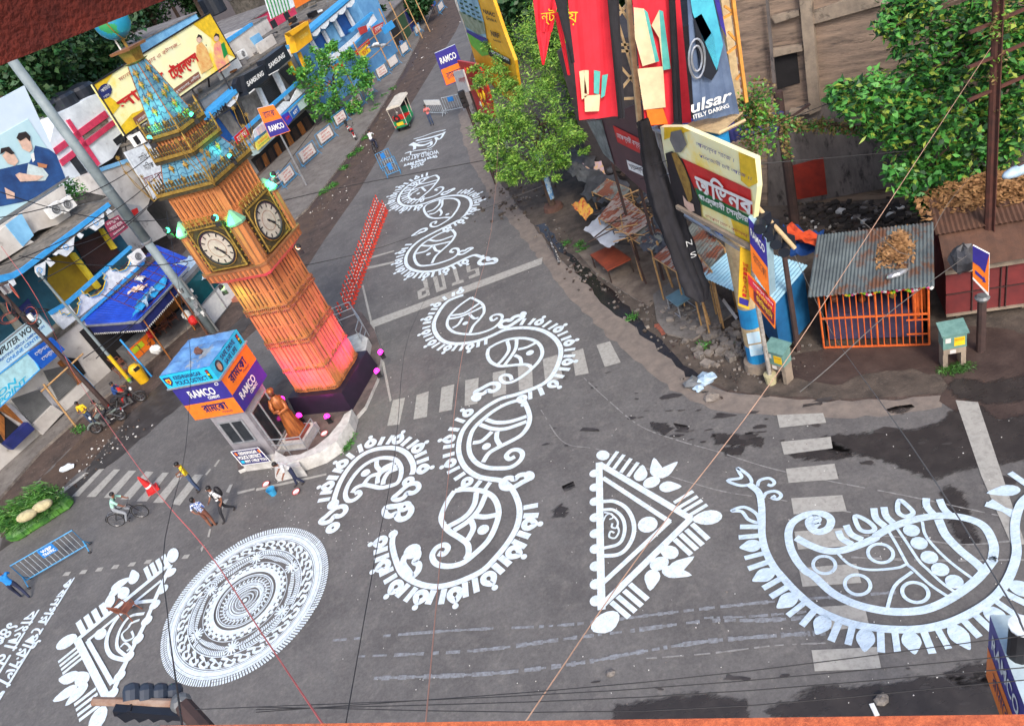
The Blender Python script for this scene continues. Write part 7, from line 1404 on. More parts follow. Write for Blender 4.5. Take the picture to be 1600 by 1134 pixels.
leaves('leaves',[(p+V3((uni(-.1,.1),0,-.1)),(.28,.2,.22),55)for p in smooth_pts(vp,5)]+[(atY(1165,190,21)+V3((0,0,-k*.35)),(.35,.25,.3),70)for k in range(5)]+[(atY(1225,200,21)+V3((0,0,-k*.3)),(.18,.15,.25),40)for k in range(4)],.13,.07,[V1_,V1_,B1_],ve,up=.2)
leaves('climber',[(atY(x,y,20.6),(.6,.5,.75),190)for x,y in((1180,155),(1186,168),(1178,178),(1185,195),(1192,212))],.14,.08,[V1_,B1_,L1],None,label='olive climber clump growing on the brown post behind the blue pillar',cat='climber')
# ================================================================== unfinished building with brick panels behind
PW=Pl((13.5,27.9),(16.9,24.8));Z4,Z17=Z(4,1200,0),Z(7.09,1140,0)
m_brk2=mat('raw_brick',S(156,134,116),S(122,106,94),s=1.1,r=.95,bump=.8,bs=9,col3=S(70,62,58),s3=.8,lo3=.5,hi3=.68,strch=(.7,.7,4));m_rend=mat('rendered_grey',S(116,108,104),S(86,80,78),s=.9,r=.95,bump=.3,col3=S(52,48,47),s3=2,lo3=.52,hi3=.66,strch=(1.5,1.5,.6))
m_beam=mat('raw_concrete',S(158,142,124),S(120,108,96),s=1.5,r=.9,bump=.3,col3=S(60,54,50),s3=1.2,lo3=.58,hi3=.7)
uw=empty('unfinished_building',PW.L(4,0,-3),'unfinished brick building with concrete frame at the upper right','building')
mb=MB();mb.prism([PW.L(-1.9,0,0),PW.L(40,0,0),PW.L(40,15,0),PW.L(-1.9,15,0)],-PW.n*8,m_brk2);ob('brick_wall',mb,uw)
part('rendered_wall',uw,PW,Z4((0,740),(340,620),(560,720),(1200,640),(2000,560),(2000,1240),(900,1150),(100,1290),(0,1290)),m_rend,.08,.08)
part('column',uw,PW,Z4((190,-60),(265,-60),(325,690),(260,720)),m_beam,.3,.3)
part('beam',uw,PW,Z4((270,80),(560,-20),(760,-60),(760,20),(280,155)),m_beam,.22,.22);part('beam',uw,PW,Z4((20,110),(190,70),(195,100),(45,150)),m_beam,.25,.25)
part('sill',uw,PW,Z4((20,320),(210,290),(215,320),(30,360)),m_beam,.3,.3);part('opening',uw,PW,Z4((35,365),(180,325),(200,520),(60,560)),m_dark,.03,.02);part('ledge',uw,PW,Z4((130,700),(250,690),(260,710),(150,730)),m_beam,.35,.35)
part('red_panel',uw,PW,Z4((105,1050),(345,985),(370,1215),(200,1245),(118,1250)),mat('red_paint',S(150,42,24),S(120,34,22),s=2,r=.8),.12,.03)
part('drainpipe',uw,PW,[(1196,0),(1200,0),(1212,130),(1207,130)],mi if 0 else m_rend,.35,.1)
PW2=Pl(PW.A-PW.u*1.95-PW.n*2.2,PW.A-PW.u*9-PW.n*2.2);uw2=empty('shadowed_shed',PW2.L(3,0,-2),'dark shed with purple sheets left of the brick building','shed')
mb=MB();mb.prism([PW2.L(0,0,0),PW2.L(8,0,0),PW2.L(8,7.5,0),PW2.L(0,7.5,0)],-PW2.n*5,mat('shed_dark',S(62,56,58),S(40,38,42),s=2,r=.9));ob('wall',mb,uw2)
mb=MB();rq(mb,*[atY(x,y,Yy)for x,y,Yy in((1045,190,25),(1225,175,23),(1215,205,22),(1080,240,23.5))],34,mat('sheet_purple',S(58,58,120),S(44,44,90),s=2,r=.6),.05);ob('roof_sheet',mb,uw2)
rp=empty('rusty_post',G(1245,372),'stout rusty brown post standing beside the creeper before the grey wall','post');mb=MB();g=G(1245,372);mb.tube([g,V3((g.x,g.y,zof(g,1188,150)))],[.2,.17],mi,n=9);ob('shaft',mb,rp);mb=MB();k=V3((g.x,g.y,zof(g,1188,150)*.82));mb.bar(k,k+V3((-1.4,-.1,0)),.07,.07,mi);mb.bar(k+V3((0,-.2,0)),k+V3((1.0,-.3,.3)),.07,.07,mi);ob('cross_arm',mb,rp)
rp=empty('drain_downpipe',PW.L(-.9,0,.6),'rust and concrete downpipe on the corner of the brick building','downpipe');mb=MB();mb.tube([PW.L(-1.0,5.2,.35),PW.L(-1.0,14.5,.35)],.13,mat('pipe_rust',S(112,62,48),S(160,156,150),s=1.2,r=.8,lo=.5,hi=.54),n=8);ob('pipe',mb,rp)
mb=MB();random.seed(4);m_dl=mat('dark_litter',S(40,36,34),S(60,54,48),s=3,r=.9)
for i in range(900):g=G(uni(1230,1600),uni(318,372));s=uni(.05,.3);mb.box(g+V3((0,0,s*.3)),s,s*uni(.4,1),s*.4,random.choice([m_dl,m_dl,m_ddirt,m_dl,m_stone if rnd()<.3 else m_dl,m_spk if rnd()<.12 else m_dl]),rz=uni(0,3))
ob('litter_bank',mb,label='dark bank of rubbish and leaves at the foot of the grey wall',cat='rubbish',kind='stuff')
dm=leafmat('dry_leaf',S(172,130,86),S(126,90,58),S(100,72,50),s=4)
# ================================================================== stalls on the right
PC=Pl(G(1288,545),G(1452,540));W_=(G(1452,540)-G(1288,545)).length
cg=empty('cage_stall',PC.L(W_/2,0,-1),'corrugated-roofed stall closed by an orange steel cage front','stall');m_or=mat('cage_orange',S(226,110,44),S(190,84,36),s=4,r=.6);m_corr=mat('roof_corrugated',S(112,122,124),S(84,92,96),s=1.4,r=.6,m=.2,col3=S(112,78,60),s3=.9,lo3=.53,hi3=.6)
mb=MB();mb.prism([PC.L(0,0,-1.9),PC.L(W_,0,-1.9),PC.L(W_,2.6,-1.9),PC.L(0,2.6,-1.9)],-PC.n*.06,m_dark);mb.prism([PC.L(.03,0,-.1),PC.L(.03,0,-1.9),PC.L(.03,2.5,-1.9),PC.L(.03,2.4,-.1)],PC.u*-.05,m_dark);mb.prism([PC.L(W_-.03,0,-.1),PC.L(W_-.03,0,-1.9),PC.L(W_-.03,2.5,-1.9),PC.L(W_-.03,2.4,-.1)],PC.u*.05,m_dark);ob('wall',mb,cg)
mb=MB()
for i in range(18):u=W_*i/17;mb.tube([PC.L(u,.04,0),PC.L(u,2.32,0)],.018 if i not in(0,17,9)else.032,m_or,n=5)
for z in(.06,1.25,2.3):mb.bar(PC.L(0,z,0),PC.L(W_,z,0),.05,.05,m_or)
mb.bar(PC.L(W_*.8,.5,.02),PC.L(W_,.5,.02),.05,.03,m_or);mb.bar(PC.L(W_*.8,1.05,.02),PC.L(W_,1.05,.02),.05,.03,m_or);ob('cage_front',mb,cg)
mb=MB();mb.prism([PC.L(.15,.1,-.35),PC.L(W_-.15,.1,-.35),PC.L(W_-.15,1.15,-.35),PC.L(.15,1.15,-.35)],-PC.n*1.0,mat('counter_violet',S(72,62,92),S(54,48,70),s=2,r=.8));ob('counter',mb,cg)
mb=MB();g_=[];
for i in range(14):
 for j in range(5):g_.append(PC.L(W_*(.12+.36*i/13),1.3+.85*j/4,-1.5+.06*math.sin(i*1.7)))
mb.add(g_,[(i*5+j,(i+1)*5+j,(i+1)*5+j+1,i*5+j+1)for i in range(13)for j in range(4)],mat('red_cloth',S(190,44,24),r=.8));ob('red_curtain',mb,cg)
mb=MB()
for i in range(4):mb.tube([PC.L(W_*(.88+.03*i),.9,-.25-.1*i),PC.L(W_*(.87+.03*i),2.25,-.3)],.06,m_or,n=6)
ob('orange_curtain',mb,cg)
for i in range(10):mb=MB();mb.ball(PC.L(W_*uni(.1,.85),uni(1.2,2.1),-uni(.6,1.3)),uni(.06,.14),random.choice([m_gold,m_brown,m_dark,m_copper]),n=7);ob('hanging_ware',mb,cg)
mb=MB();rf0,rf1,rf2,rf3=PC.L(-.25,2.42,.45),PC.L(W_+.15,2.5,.4),PC.L(W_+.2,3.0,-2.3),PC.L(-.1,3.0,-2.2);rq(mb,rf0,rf1,rf2,rf3,66,m_corr,.04);ob('roof',mb,cg)
mb=MB();fl=[m_red,m_yel,MATS['lime2'],mat('flower_pink',S(240,90,150),r=.6),m_white]
for i in range(120):u=-.1+(W_+.2)*i/119;mb.ball(PC.L(u,2.3+.05*math.sin(i*.3)-.08*math.sin(math.pi*i/119),.1+uni(-.03,.03)),.045,fl[(i//3)%5],n=6)
mb.tube([PC.L(-.1,2.36,.1),PC.L(W_*.5,2.34,.12),PC.L(W_*.8,2.42,.12)],.03,m_white,n=5);ob('garland',mb,cg)
lfr=MB();random.seed(6)
def leafpile(label,q,n,zf,h,par=None):
 mb=MB()
 for i in range(n):
  u,v=min(1,max(0,random.gauss(.5,.22))),min(1,max(0,random.gauss(.5,.22)));p=(q[0]*(1-u)+q[1]*u)*(1-v)+(q[3]*(1-u)+q[2]*u)*v+V3((0,0,h*uni(.1,1)*(1-2*abs(u-.5))*(1-2*abs(v-.5))+.06));a=uni(0,6.28);s=uni(.06,.13);d=V3((math.cos(a),math.sin(a),uni(-.5,.5)));e=V3((-math.sin(a),math.cos(a),uni(-.5,.5)));mb.quad(p-d*s,p-e*s*.5,p+d*s,p+e*s*.5,dm)
 return ob('leaf_litter',mb,label=label,cat='dead leaves',kind='stuff')
leafpile('heap of dead brown leaves lying on the corrugated cage stall roof',[rf0.lerp(rf1,.5).lerp(rf3.lerp(rf2,.5),.35),rf0.lerp(rf1,.85).lerp(rf3.lerp(rf2,.85),.3),rf3.lerp(rf2,.85)+V3((0,0,-.1)),rf3.lerp(rf2,.62)+V3((0,0,-.1))],700,0,.3)
mb=MB();mb.ball(rf0.lerp(rf1,.72).lerp(rf3.lerp(rf2,.72),.2)+V3((0,0,.12)),.22,m_alu,n=8,sq=(1.6,.6,.4),jit=.1);ob('bottle_scrap',mb,label='silvery scrap lying below the leaf heap on the cage stall roof',cat='scrap')
PR=Pl(G(1478,506),G(1610,488));rk2=empty('red_kiosk',PR.L(2,0,-1),'closed dull red kiosk under a rusty sheet roof at the right edge','kiosk');m_rk=mat('kiosk_red',S(120,46,46),S(96,38,40),s=2,r=.7)
mb=MB();mb.prism([PR.L(0,.35,0),PR.L(6,.35,0),PR.L(6,2.2,0),PR.L(0,2.2,0)],-PR.n*2.2,m_rk);ob('wall',mb,rk2);mb=MB()
for u in(.7,1.45,1.6,2.4,3.2):mb.bar(PR.L(u,.4,.03),PR.L(u,1.95,.03),.04,.03,m_shutb)
mb.bar(PR.L(0,1.15,.03),PR.L(6,1.15,.03),.04,.03,m_shutb);mb.bar(PR.L(0,.36,.05),PR.L(6,.36,.05),.08,.06,m_beam);mb.bar(PR.L(-.05,2.1,.1),PR.L(6,2.1,.1),.16,.22,m_beam)
for u in(.4,2.2,4.2):mb.box(PR.L(u,.15,-.4),.25,.25,.35,m_brk2)
ob('shutter_bars',mb,rk2);mb=MB();mrf=mat('roof_rusty',S(104,72,56),S(78,56,46),s=1.6,r=.8,bump=.3);rq(mb,PR.L(-.1,2.3,.4),PR.L(6,2.3,.4),PR.L(6,2.75,-1.0),PR.L(0,2.75,-1.0),30,mrf,.015);rq(mb,PR.L(-.1,2.82,-.8),PR.L(6,2.82,-.8),PR.L(6,3.15,-2.4),PR.L(0,3.15,-2.4),90,mrf,.04);ob('roof',mb,rk2)
leafpile('thick layer of fallen tan leaves on the rusty kiosk roof',[PR.L(-.3,2.95,-1.5),PR.L(5,2.95,-1.4),PR.L(5,3.15,-2.8),PR.L(-.3,3.15,-2.8)],2200,0,.35);leafpile('band of tan leaves caught at the back of the kiosk roof near the rusty pole',[PR.L(.0,3.1,-2.2),PR.L(3.4,3.1,-2.2),PR.L(3.4,3.1,-3.3),PR.L(0,3.1,-3.3)],1500,0,.4)
kz=[G(1094,432,2.4),G(1206,482,2.35),G(1262,415,2.5),G(1150,380,2.7)];bk2=empty('blue_kiosk',(kz[1]+kz[2])/2*V3((1,1,0))if 0 else V3(((kz[1].x+kz[2].x)/2,(kz[1].y+kz[2].y)/2,0)),'blue kiosk with a pale ribbed sheet roof behind the blue pillar','kiosk')
mb=MB();rq(mb,kz[0],kz[1],kz[2],kz[3],46,mat('roof_pale_blue',S(168,206,222),S(140,186,206),s=2,r=.45,m=.1),.03);ob('roof',mb,bk2)
PBK=Pl(G(1206,560),G(1262,500));mb=MB();a,b=V3((kz[1].x+.1,kz[1].y+.1,0)),V3((kz[2].x-.15,kz[2].y+.0,0));c=V3((kz[0].x+1.4,kz[0].y-.5,0));e_=V3((kz[3].x+.6,kz[3].y-.6,0));mb.prism([c+V3((0,0,.3)),a+V3((0,0,.3)),b+V3((0,0,.3)),e_+V3((0,0,.3))],(0,0,2.0),mat('kiosk_blue',S(30,104,156),S(24,84,130),s=2,r=.6));ob('wall',mb,bk2)
mb=MB();mb.prism([G(1128,470),G(1150,500),G(1150,500,1.1),G(1128,470,1.1)],(.12,.1,0),m_cream);ob('side_panel',mb,bk2)
m_tin=mat('tin_grey',S(120,124,118),S(88,90,84),s=2,r=.7,col3=S(110,62,42),s3=1.2,lo3=.5,hi3=.56);m_tinr=mat('tin_rust',S(146,132,122),S(122,66,44),s=1.6,r=.7,lo=.48,hi=.52,strch=(1,3,1));m_btarp=mat('black_tarp',S(56,56,60),S(76,76,80),s=3,r=.5,bump=.4,bs=5)
def tinroof(name,label,pix,zs,m,n,posts=()):
 q=[G(x,y,z)for(x,y),z in zip(pix,zs)];e=empty(name,V3((q[0].x,q[0].y,0)),label,'stall roof');mb=MB();rq(mb,*q,n,m,.04);ob('sheet',mb,e);mb=MB()
 for p in q:mb.tube([V3((p.x,p.y,0)),p-V3((0,0,.02))],.035,bam,n=5)
 mb.tube([q[0],q[1]],.03,bam,n=5);mb.tube([q[3],q[2]],.03,bam,n=5);ob('bamboo_posts',mb,e);return e
tinroof('tin_roof','rusty grey tin roof of the middle stall beside the black cloth bundle',[(1022,400),(1082,432),(1054,376),(1040,372)]if 0 else[(1020,402),(1080,440),(1102,410),(1055,372)],[2.1,2.1,2.4,2.4],m_tinr,26)
tinroof('tin_roof','grey tin roof right under the yellow hoarding',[(1062,372),(1108,420),(1132,388),(1088,340)],[2.5,2.5,2.8,2.8],m_tin,30);tinroof('tin_roof','rust-covered tin roof with twigs behind the pale plastic sheet',[(935,340),(985,370),(1020,345),(965,300)],[2.2,2.2,2.4,2.5],m_tinr,34)
rag('tarpaulin','black tarpaulin slumped over the far stalls below the maroon hoarding',[(905,305),(945,318),(985,285),(925,262)],[1.7,1.9,2.2,2.1],m_btarp,.16);rag('tarpaulin','dark tarpaulin over the low shed behind the papered tree trunk',[(860,245),(920,275),(935,245),(870,225)],[1.8,1.8,2.1,2.1],m_btarp,.16);rag('tarpaulin','black torn sheet hanging at the middle stall corner',[(1000,385),(1030,398),(1050,370),(1010,352)],[2.0,2.0,2.3,2.3],m_btarp,.15)
rag('tarpaulin','blue and orange tarpaulin heaped behind the pale blue kiosk roof',[(1222,395),(1275,400),(1290,365),(1225,350)],[2.3,2.3,2.6,2.6],mat('tarp_blue',S(30,74,140),S(22,56,110),s=2,r=.5),.18);rag('tarpaulin','orange folded strip lying across the blue tarpaulin',[(1226,372),(1292,388),(1298,376),(1232,348)],[2.7,2.7,2.75,2.8],mat('tarp_orange',S(236,92,46),S(200,74,40),s=3,r=.5),.12);rag('tarpaulin','small blue cloth ends on the tin roof below the hoarding',[(1105,362),(1130,374),(1128,362),(1108,352)],[3,3,3,3],MATS['tarp_blue'],.1)
rag('plastic_sheet','pale translucent plastic sheet stretched over the near stall table',[(911,358),(950,388),(980,370),(947,330)],[1.7,1.6,1.9,2.0],mat('sheet_milky',S(186,188,192),S(160,162,168),s=2,r=.4),.05,10)
rag('banner','torn yellow and orange cloth banner among the far stalls',[(893,320),(915,345),(928,330),(911,310)],[1.0,.8,1.2,1.6],mat('banner_rag',S(230,150,90),S(240,200,60),s=4,r=.7,col3=S(210,60,50),s3=3),.06);rag('banner','purple and yellow poster sheet propped on the far stall',[(910,255),(935,290),(950,286),(940,252)],[1.9,1.6,1.6,2.0],mat('poster_mix',S(170,150,180),S(200,160,60),s=5,r=.7),.04)
for pix,zs,m,lb in(([(985,372),(1018,392),(1046,366),(1012,346)],[2.0,2.0,2.3,2.3],m_tin,'dented grey tin sheet lying between the rust-covered roof and the black cloth'),([(1052,405),(1092,448),(1112,424),(1080,386)],[2.3,2.2,2.5,2.6],m_tinr,'striped rusty tin sheet beside the black cloth bundle'),([(925,300),(965,318),(985,296),(948,280)],[2.0,2.0,2.2,2.2],m_tin,'grey tin sheet on the far stalls under the maroon hoarding')):tinroof('tin_roof',lb,pix,zs,m,24)
rag('tarpaulin','black cloth heap between the stalls beside the slanting bundle',[(1018,350),(1062,378),(1072,350),(1032,325)],[2.4,2.4,2.7,2.7],m_btarp,.2);rag('tarpaulin','grey torn sheet sagging over the far shed edge',[(885,268),(925,292),(940,270),(900,252)],[1.6,1.7,2.0,2.0],mat('grey_tarp',S(96,98,100),S(70,72,76),s=3,r=.6),.15)
def table(label,pix,z,m,legm):
 q=[G(x,y,z)for x,y in pix];e=empty('table',V3(((q[0].x+q[2].x)/2,(q[0].y+q[2].y)/2,0)),label,'table');mb=MB();mb.prism(q,(0,0,-.06),m);ob('tabletop',mb,e)
 for p in q:mb=MB();p2=p.lerp((q[0]+q[2])/2,.06);mb.tube([p2-V3((0,0,.05)),V3((p2.x,p2.y,0))],.03,legm,n=5);ob('leg',mb,e)
table('red-brown wooden table under the pale plastic sheet',[(922,398),(949,422),(986,404),(955,382)],.75,mat('table_red',S(146,66,42),S(116,52,34),s=2,r=.6),m_woodd)
table('light blue metal table in the middle stall',[(1040,464),(1058,478),(1092,456),(1076,442)],.7,mat('table_blue',S(112,146,158),S(92,124,138),s=2,r=.5),m_alu)
mb=MB()
for a,b in(((1040,478),(1064,496)),((1064,496),(1090,482)),((1090,482),(1068,466)),((1068,466),(1040,478))):mb.tube([G(*a,.12),G(*b,.12)],.02,m_alu,n=4);mb.tube([G(*a,.12),G(*a,.02)],.02,m_alu,n=4)
ob('metal_frame',mb,label='bare metal frame lying on the concrete platform below the blue table',cat='frame')
bmz=MB();random.seed(9)
for i in range(46):g=G(uni(960,1040),uni(300,372),uni(1.8,2.6));a=uni(0,6.3);L=uni(.5,1.6);bmz.tube([g,g+V3((math.cos(a)*L,math.sin(a)*L,uni(-.3,.4)))],uni(.015,.035),random.choice([bam,m_woodd,bam]),n=4)
ob('stick_heap',bmz,label='heap of broken sticks and bamboo among the stalls beside the black cloth',cat='sticks')
mb=MB()
for i in range(30):g=G(uni(925,1060),uni(250,330),uni(.2,2.2));mb.ball(g,uni(.15,.45),random.choice([m_btarp,m_dl,m_woodd,m_btarp]),n=7,sq=(1,1,.5),jit=.3)
ob('scrap_heap',mb,label='dark jumble of sacks and scrap behind the far stalls',cat='scrap',kind='stuff')
for i,(x,y,lb)in enumerate(((1010,445,'rust-stained wooden prop of the middle stall, left of the blue table'),(1052,452,'bamboo prop leaning at the light blue table'),(1110,510,'slim bamboo prop at the right end of the concrete platform'))):
 g=G(x,y);mb=MB();mb.tube([g,V3((g.x-.15,g.y+.1,2.3))],.045,bam if i else mi,n=6);ob('prop_pole',mb,label=lb,cat='pole')
mb=MB();gl_=mat('green_glow',(.05,1,.15),emis=(.05,1,.15),es=1.2)
P=[G(x,y,z)for x,y,z in((856,362,.5),(862,380,.4),(868,398,.25),(874,410,.1))];mb.tube(P,.06,m_btarp,n=6)
for i in range(12):p=P[0].lerp(P[1],i/11);mb.ball(p,.05,gl_,n=6)
for i in range(26):p=P[1].lerp(P[3],i/25);mb.ball(p+V3((uni(-.05,.05),uni(-.05,.05),.05)),.025,m_white,n=5)
ob('light_rope',mb,label='rope of tiny green and white lights lying by the drain',cat='light rope')
# ================================================================== hoardings
PV=Pl((5.6,36),(7.6,18.5));Zab=Z(5.67,1020,180);Zbr=Z(4,800,0);Zst=Z(5.67,860,220);Zcl=Z(5.67,700,0)
hb=empty('hoarding',PV.L(16.4,0,-.5),'pale yellow clothing hoarding with a red and green band of white Bengali letters','hoarding')
PVo=PV;PV=PV.off(.6);bd=part('board',hb,PV,Zab((65,105),(260,105),(905,385),(925,640),(895,900),(862,1185),(220,812),(100,340)),m_ylw,0,.15)
mb=MB()
for pts,m,o in((Zab((250,380),(865,660),(885,885),(390,680),(320,620)),m_red,.03),(Zab((370,640),(850,890),(850,990),(430,790),(400,720)),mat('band_green',S(16,118,62),r=.5),.035),(Zab((110,340),(170,320),(260,390),(330,560),(420,780),(435,920),(220,810),(160,620)),m_blk,.045),(Zab((165,340),(200,330),(270,440),(330,600),(350,740),(320,780),(270,640),(210,480)),m_gold,.06),(Zab((265,710),(300,760),(360,790),(370,850),(330,860),(280,800)),sk,.07),(Zab((160,150),(250,130),(300,260),(250,330),(200,330),(150,220)),m_shutg,.06),(Zab((100,110),(260,105),(330,140),(200,180),(100,220)),m_yel,.02),(Zab((760,330),(905,385),(930,600),(850,640),(780,580)),m_yel,.02),(Zab((690,920),(850,990),(860,1160),(740,1090)),m_yel,.02)):
 mb.poly([PV.at(x,y,o)for x,y in pts],m)
lett(mb,PV,'আনন্দের সাজে ।',Zab((380,235),(720,385),(715,430),(385,285)),m_rblue,.08);lett(mb,PV,'পাঞ্জাবী চাই আজে ।।',Zab((410,335),(875,540),(870,590),(410,380)),m_rblue,.08)
text(mb,bn('অভিনব'),*[PV.at(x,y,.08)for x,y in Zab((365,480),(885,720),(875,885),(390,680))],m_white,heavy=.035);text(mb,bn('পাঞ্জাবী সেন্টার'),*[PV.at(x,y,.08)for x,y in Zab((400,680),(850,895),(845,970),(410,755))],m_white,heavy=.03);lett(mb,PV,'চাসাপাড়া মোড় * কৃষ্ণনগর',Zab((465,875),(840,1060),(835,1100),(465,910)),mtx,.08)
ob('hoarding_print',mb,bd);mb=MB()
for z in(7.9,6.4,5.1):mb.bar(PV.L(13.7,z,-.3),PV.L(19,z,-.3),.08,.08,m_alu)
for u in(14,16.3,18.7):mb.bar(PV.L(u,5,-.35),PV.L(u,8,-.35),.1,.1,m_alu)
mb.bar(PV.at(1058,323,.1),PV.at(1176,388,.1),.1,.12,m_beam);ob('hoarding_frame',mb,hb)
PV=PVo;hm=empty('hoarding',PV.L(9.5,0,-.5),'maroon hoarding with a red Bengali nameplate behind the black cloth','hoarding');bd=part('board',hm,PV,Zbr((460,760),(560,740),(800,640),(1000,800),(960,1134),(870,1240),(640,1030),(560,930)),mat('hoard_maroon',S(86,56,60),S(70,46,52),s=1,r=.5),0,.15)
mb=MB()
for pts,m,o in((Zbr((470,760),(560,750),(600,900),(640,1030),(570,960)),mat('print_grey2',S(130,136,134),S(70,76,78),s=3,r=.5),.03),(Zbr((630,785),(800,870),(800,960),(660,890)),m_red,.03),(Zbr((715,1000),(830,1050),(830,1105),(730,1060)),m_white,.03)):mb.poly([PV.at(x,y,o)for x,y in pts],m)
lett(mb,PV,'ঢাকেশ্বরী বস্ত্রালয়',Zbr((650,820),(850,910),(850,960),(660,870)),m_white,.06);lett(mb,PV,'জুয়েলার্স',Zbr((725,1020),(820,1060),(820,1090),(735,1050)),m_blk,.06);ob('hoarding_print',mb,bd);mb=MB()
for u in(7.8,10,12):mb.bar(PV.L(u,0,-.35),PV.L(u,7,-.35),.1,.1,mi)
ob('hoarding_frame',mb,hm)
hc=empty('hoarding',PV.L(-6,0,-.5),'tall college hoarding in amber, violet and green up the street behind the feathery tree','hoarding');PV2=Pl(PV.L(-14,0)+V3((0,4,0)),PV.L(8,0))
PV2=PV
bd=part('board',hc,PV,Zcl((50,-80),(370,-80),(500,300),(590,540),(640,860),(600,940),(430,800),(260,600),(160,270)),mat('board_amber',S(240,180,44),S(224,164,36),s=2,r=.5),0,.15)
mb=MB()
for pts,m,o in((Zcl((50,-80),(240,-80),(320,200),(340,340),(160,265)),mat('print_facade',S(150,190,206),S(96,130,150),s=1.6,r=.6),.03),(Zcl((95,100),(320,200),(335,300),(270,310),(160,240)),mat('print_trees',S(110,120,90),S(150,160,140),s=3,r=.6),.045),(Zcl((160,262),(350,350),(352,405),(165,290)),m_rblue,.05),(Zcl((165,292),(352,408),(360,490),(300,500),(205,400)),mat('print_green',S(110,190,60),r=.5),.05),(Zcl((350,420),(550,530),(555,580),(370,500)),m_blk,.06)):mb.poly([PV.at(x,y,o)for x,y in pts],m)
for i in range(4):
 for j in range(4):x,y=90+i*48+j*12,-20+i*26+j*42;mb.poly([PV.at(*Zcl((x+a,y+b))[0],.06)for a,b in((0,0),(26,10),(30,26),(4,16))],m_glass)
lett(mb,PV,'NAAC',Zcl((305,80),(415,120),(415,155),(315,120)),m_blk,.08,.03);lett(mb,PV,'Grade A',Zcl((335,145),(430,180),(432,205),(340,175)),m_blk,.08);lett(mb,PV,'NIRF',Zcl((375,270),(450,300),(455,345),(385,320)),m_blk,.08,.03);lett(mb,PV,'Ranked 2024',Zcl((400,345),(468,368),(470,385),(402,362)),m_blk,.08);lett(mb,PV,'ADMISSION OPEN',Zcl((375,440),(535,520),(540,545),(380,470)),m_white,.08,.02)
ob('hoarding_print',mb,bd);mb=MB()
for x,y in((708,-10),(742,92),(812,160)):p=PV.at(x,y,-.2);mb.bar(V3((p.x,p.y,0)),p,.12,.12,m_alu)
ob('hoarding_frame',mb,hc)
m_rpr=mat('red_print',S(206,40,44),S(214,90,70),s=4,r=.5);PRh=PV.off(-.8)
hr_=empty('hoarding',PV.L(-10,0,.4),'red leaning hoarding with white scrollwork at the right kerb beside the violet pole sign','hoarding');PVr=PV.off(.6);bd=part('board',hr_,PVr,Zcl((80,540),(250,570),(300,640),(380,880),(415,1050),(270,1010),(230,880),(150,690)),m_red,0,.12)
mb=MB();random.seed(2)
for i in range(16):x,y=uni(150,330),uni(620,940);x=150+(y-620)*.45+uni(0,70);mb.ring(PVr.at(*Zcl((x,y))[0],.04),uni(.12,.25),.035,random.choice([m_white,m_rpr,m_yel]),n=10,k=4,M=Matrix.Rotation(R(90),3,'Y'))
ob('scrollwork',mb,bd);mb=MB();p=PVr.at(770,180,-.1);mb.bar(V3((p.x,p.y,0)),p,.1,.1,mi);p=PVr.at(718,100,-.1);mb.bar(V3((p.x,p.y,0)),p,.1,.1,mi);ob('hoarding_frame',mb,hr_)
sp=empty('poster_board',G(735,200),'small cream poster board on the dark post under the violet pole sign','poster board');PVs=PV.off(1.3);bd=part('board',sp,PVs,Zcl((45,640),(130,620),(190,810),(100,840)),m_poster,0,.08);mb=MB();lett(mb,PVs,'নববর্ষ',Zcl((90,700),(150,685),(160,740),(105,750)),m_red,.02);ob('lettering',mb,bd);g=G(745,195);p=PVs.at(722,142,-.1);mb=MB();mb.tube([V3((p.x,p.y,0)),p],.05,mi,n=6);ob('post',mb,sp)
g=PVs.at(724,155,.2);e=empty('traffic_light',V3((g.x,g.y,0)),'dark traffic light head on a post at the right kerb beyond the feathery tree','traffic light');mb=MB();mb.tube([V3((g.x,g.y,0)),g],.05,mi,n=6);ob('post',mb,e);mb=MB();mb.box(g,.35,.3,.9,m_blk);
for k in(-.28,0,.28):mb.lathe(g+V3((-.1,-.18,k)),[(.12,-.05),(.12,.12)],m_blk,n=10,M=Matrix.Rotation(R(90),3,'X'))
ob('signal_head',mb,e)
# --- red cloth banners, black cloth, motorbike banner on the steel hoarding frame
def cloth(pl,pix,m,name='cloth',nu=14,nv=16,amp=.03,off=0,ex=None):
 """hanging cloth: quad TL TR BR BL in pixels on a plane, with vertical folds and thickness"""
 q=[pl.at(x,y,off)for x,y in pix];g=[];
 for j in range(nv+1):
  for i in range(nu+1):
   u,v=i/nu,j/nv;p=(q[0]*(1-u)+q[1]*u)*(1-v)+(q[3]*(1-u)+q[2]*u)*v;g.append(p+pl.n*amp*(math.sin(u*11+v*2)+.5*math.sin(u*23-v*3)))
 mb=MB();mb.add(g,[(j*(nu+1)+i,j*(nu+1)+i+1,(j+1)*(nu+1)+i+1,(j+1)*(nu+1)+i)for j in range(nv)for i in range(nu)],m);n0=len(g)
 mb.add([p-pl.n*.03 for p in g],[(j*(nu+1)+i,(j+1)*(nu+1)+i,(j+1)*(nu+1)+i+1,j*(nu+1)+i+1)for j in range(nv)for i in range(nu)],m);return mb
PY=Pl((-10,21.5),(20,21.5));PYf=Pl((-10,21.2),(20,21.2));m_rcl=mat('red_cloth_banner',S(232,44,62),S(214,36,52),s=2,r=.75,bump=.2,bs=8);m_bcl=mat('black_cloth',S(28,26,30),S(40,38,44),s=3,r=.8,bump=.3,bs=6)
def flat_text(mb,pl,s,quad,m,off):text(mb,bn(s),*[pl.at(x,y,off)for x,y in quad],m,bold=.02 if s.isascii()else 0)
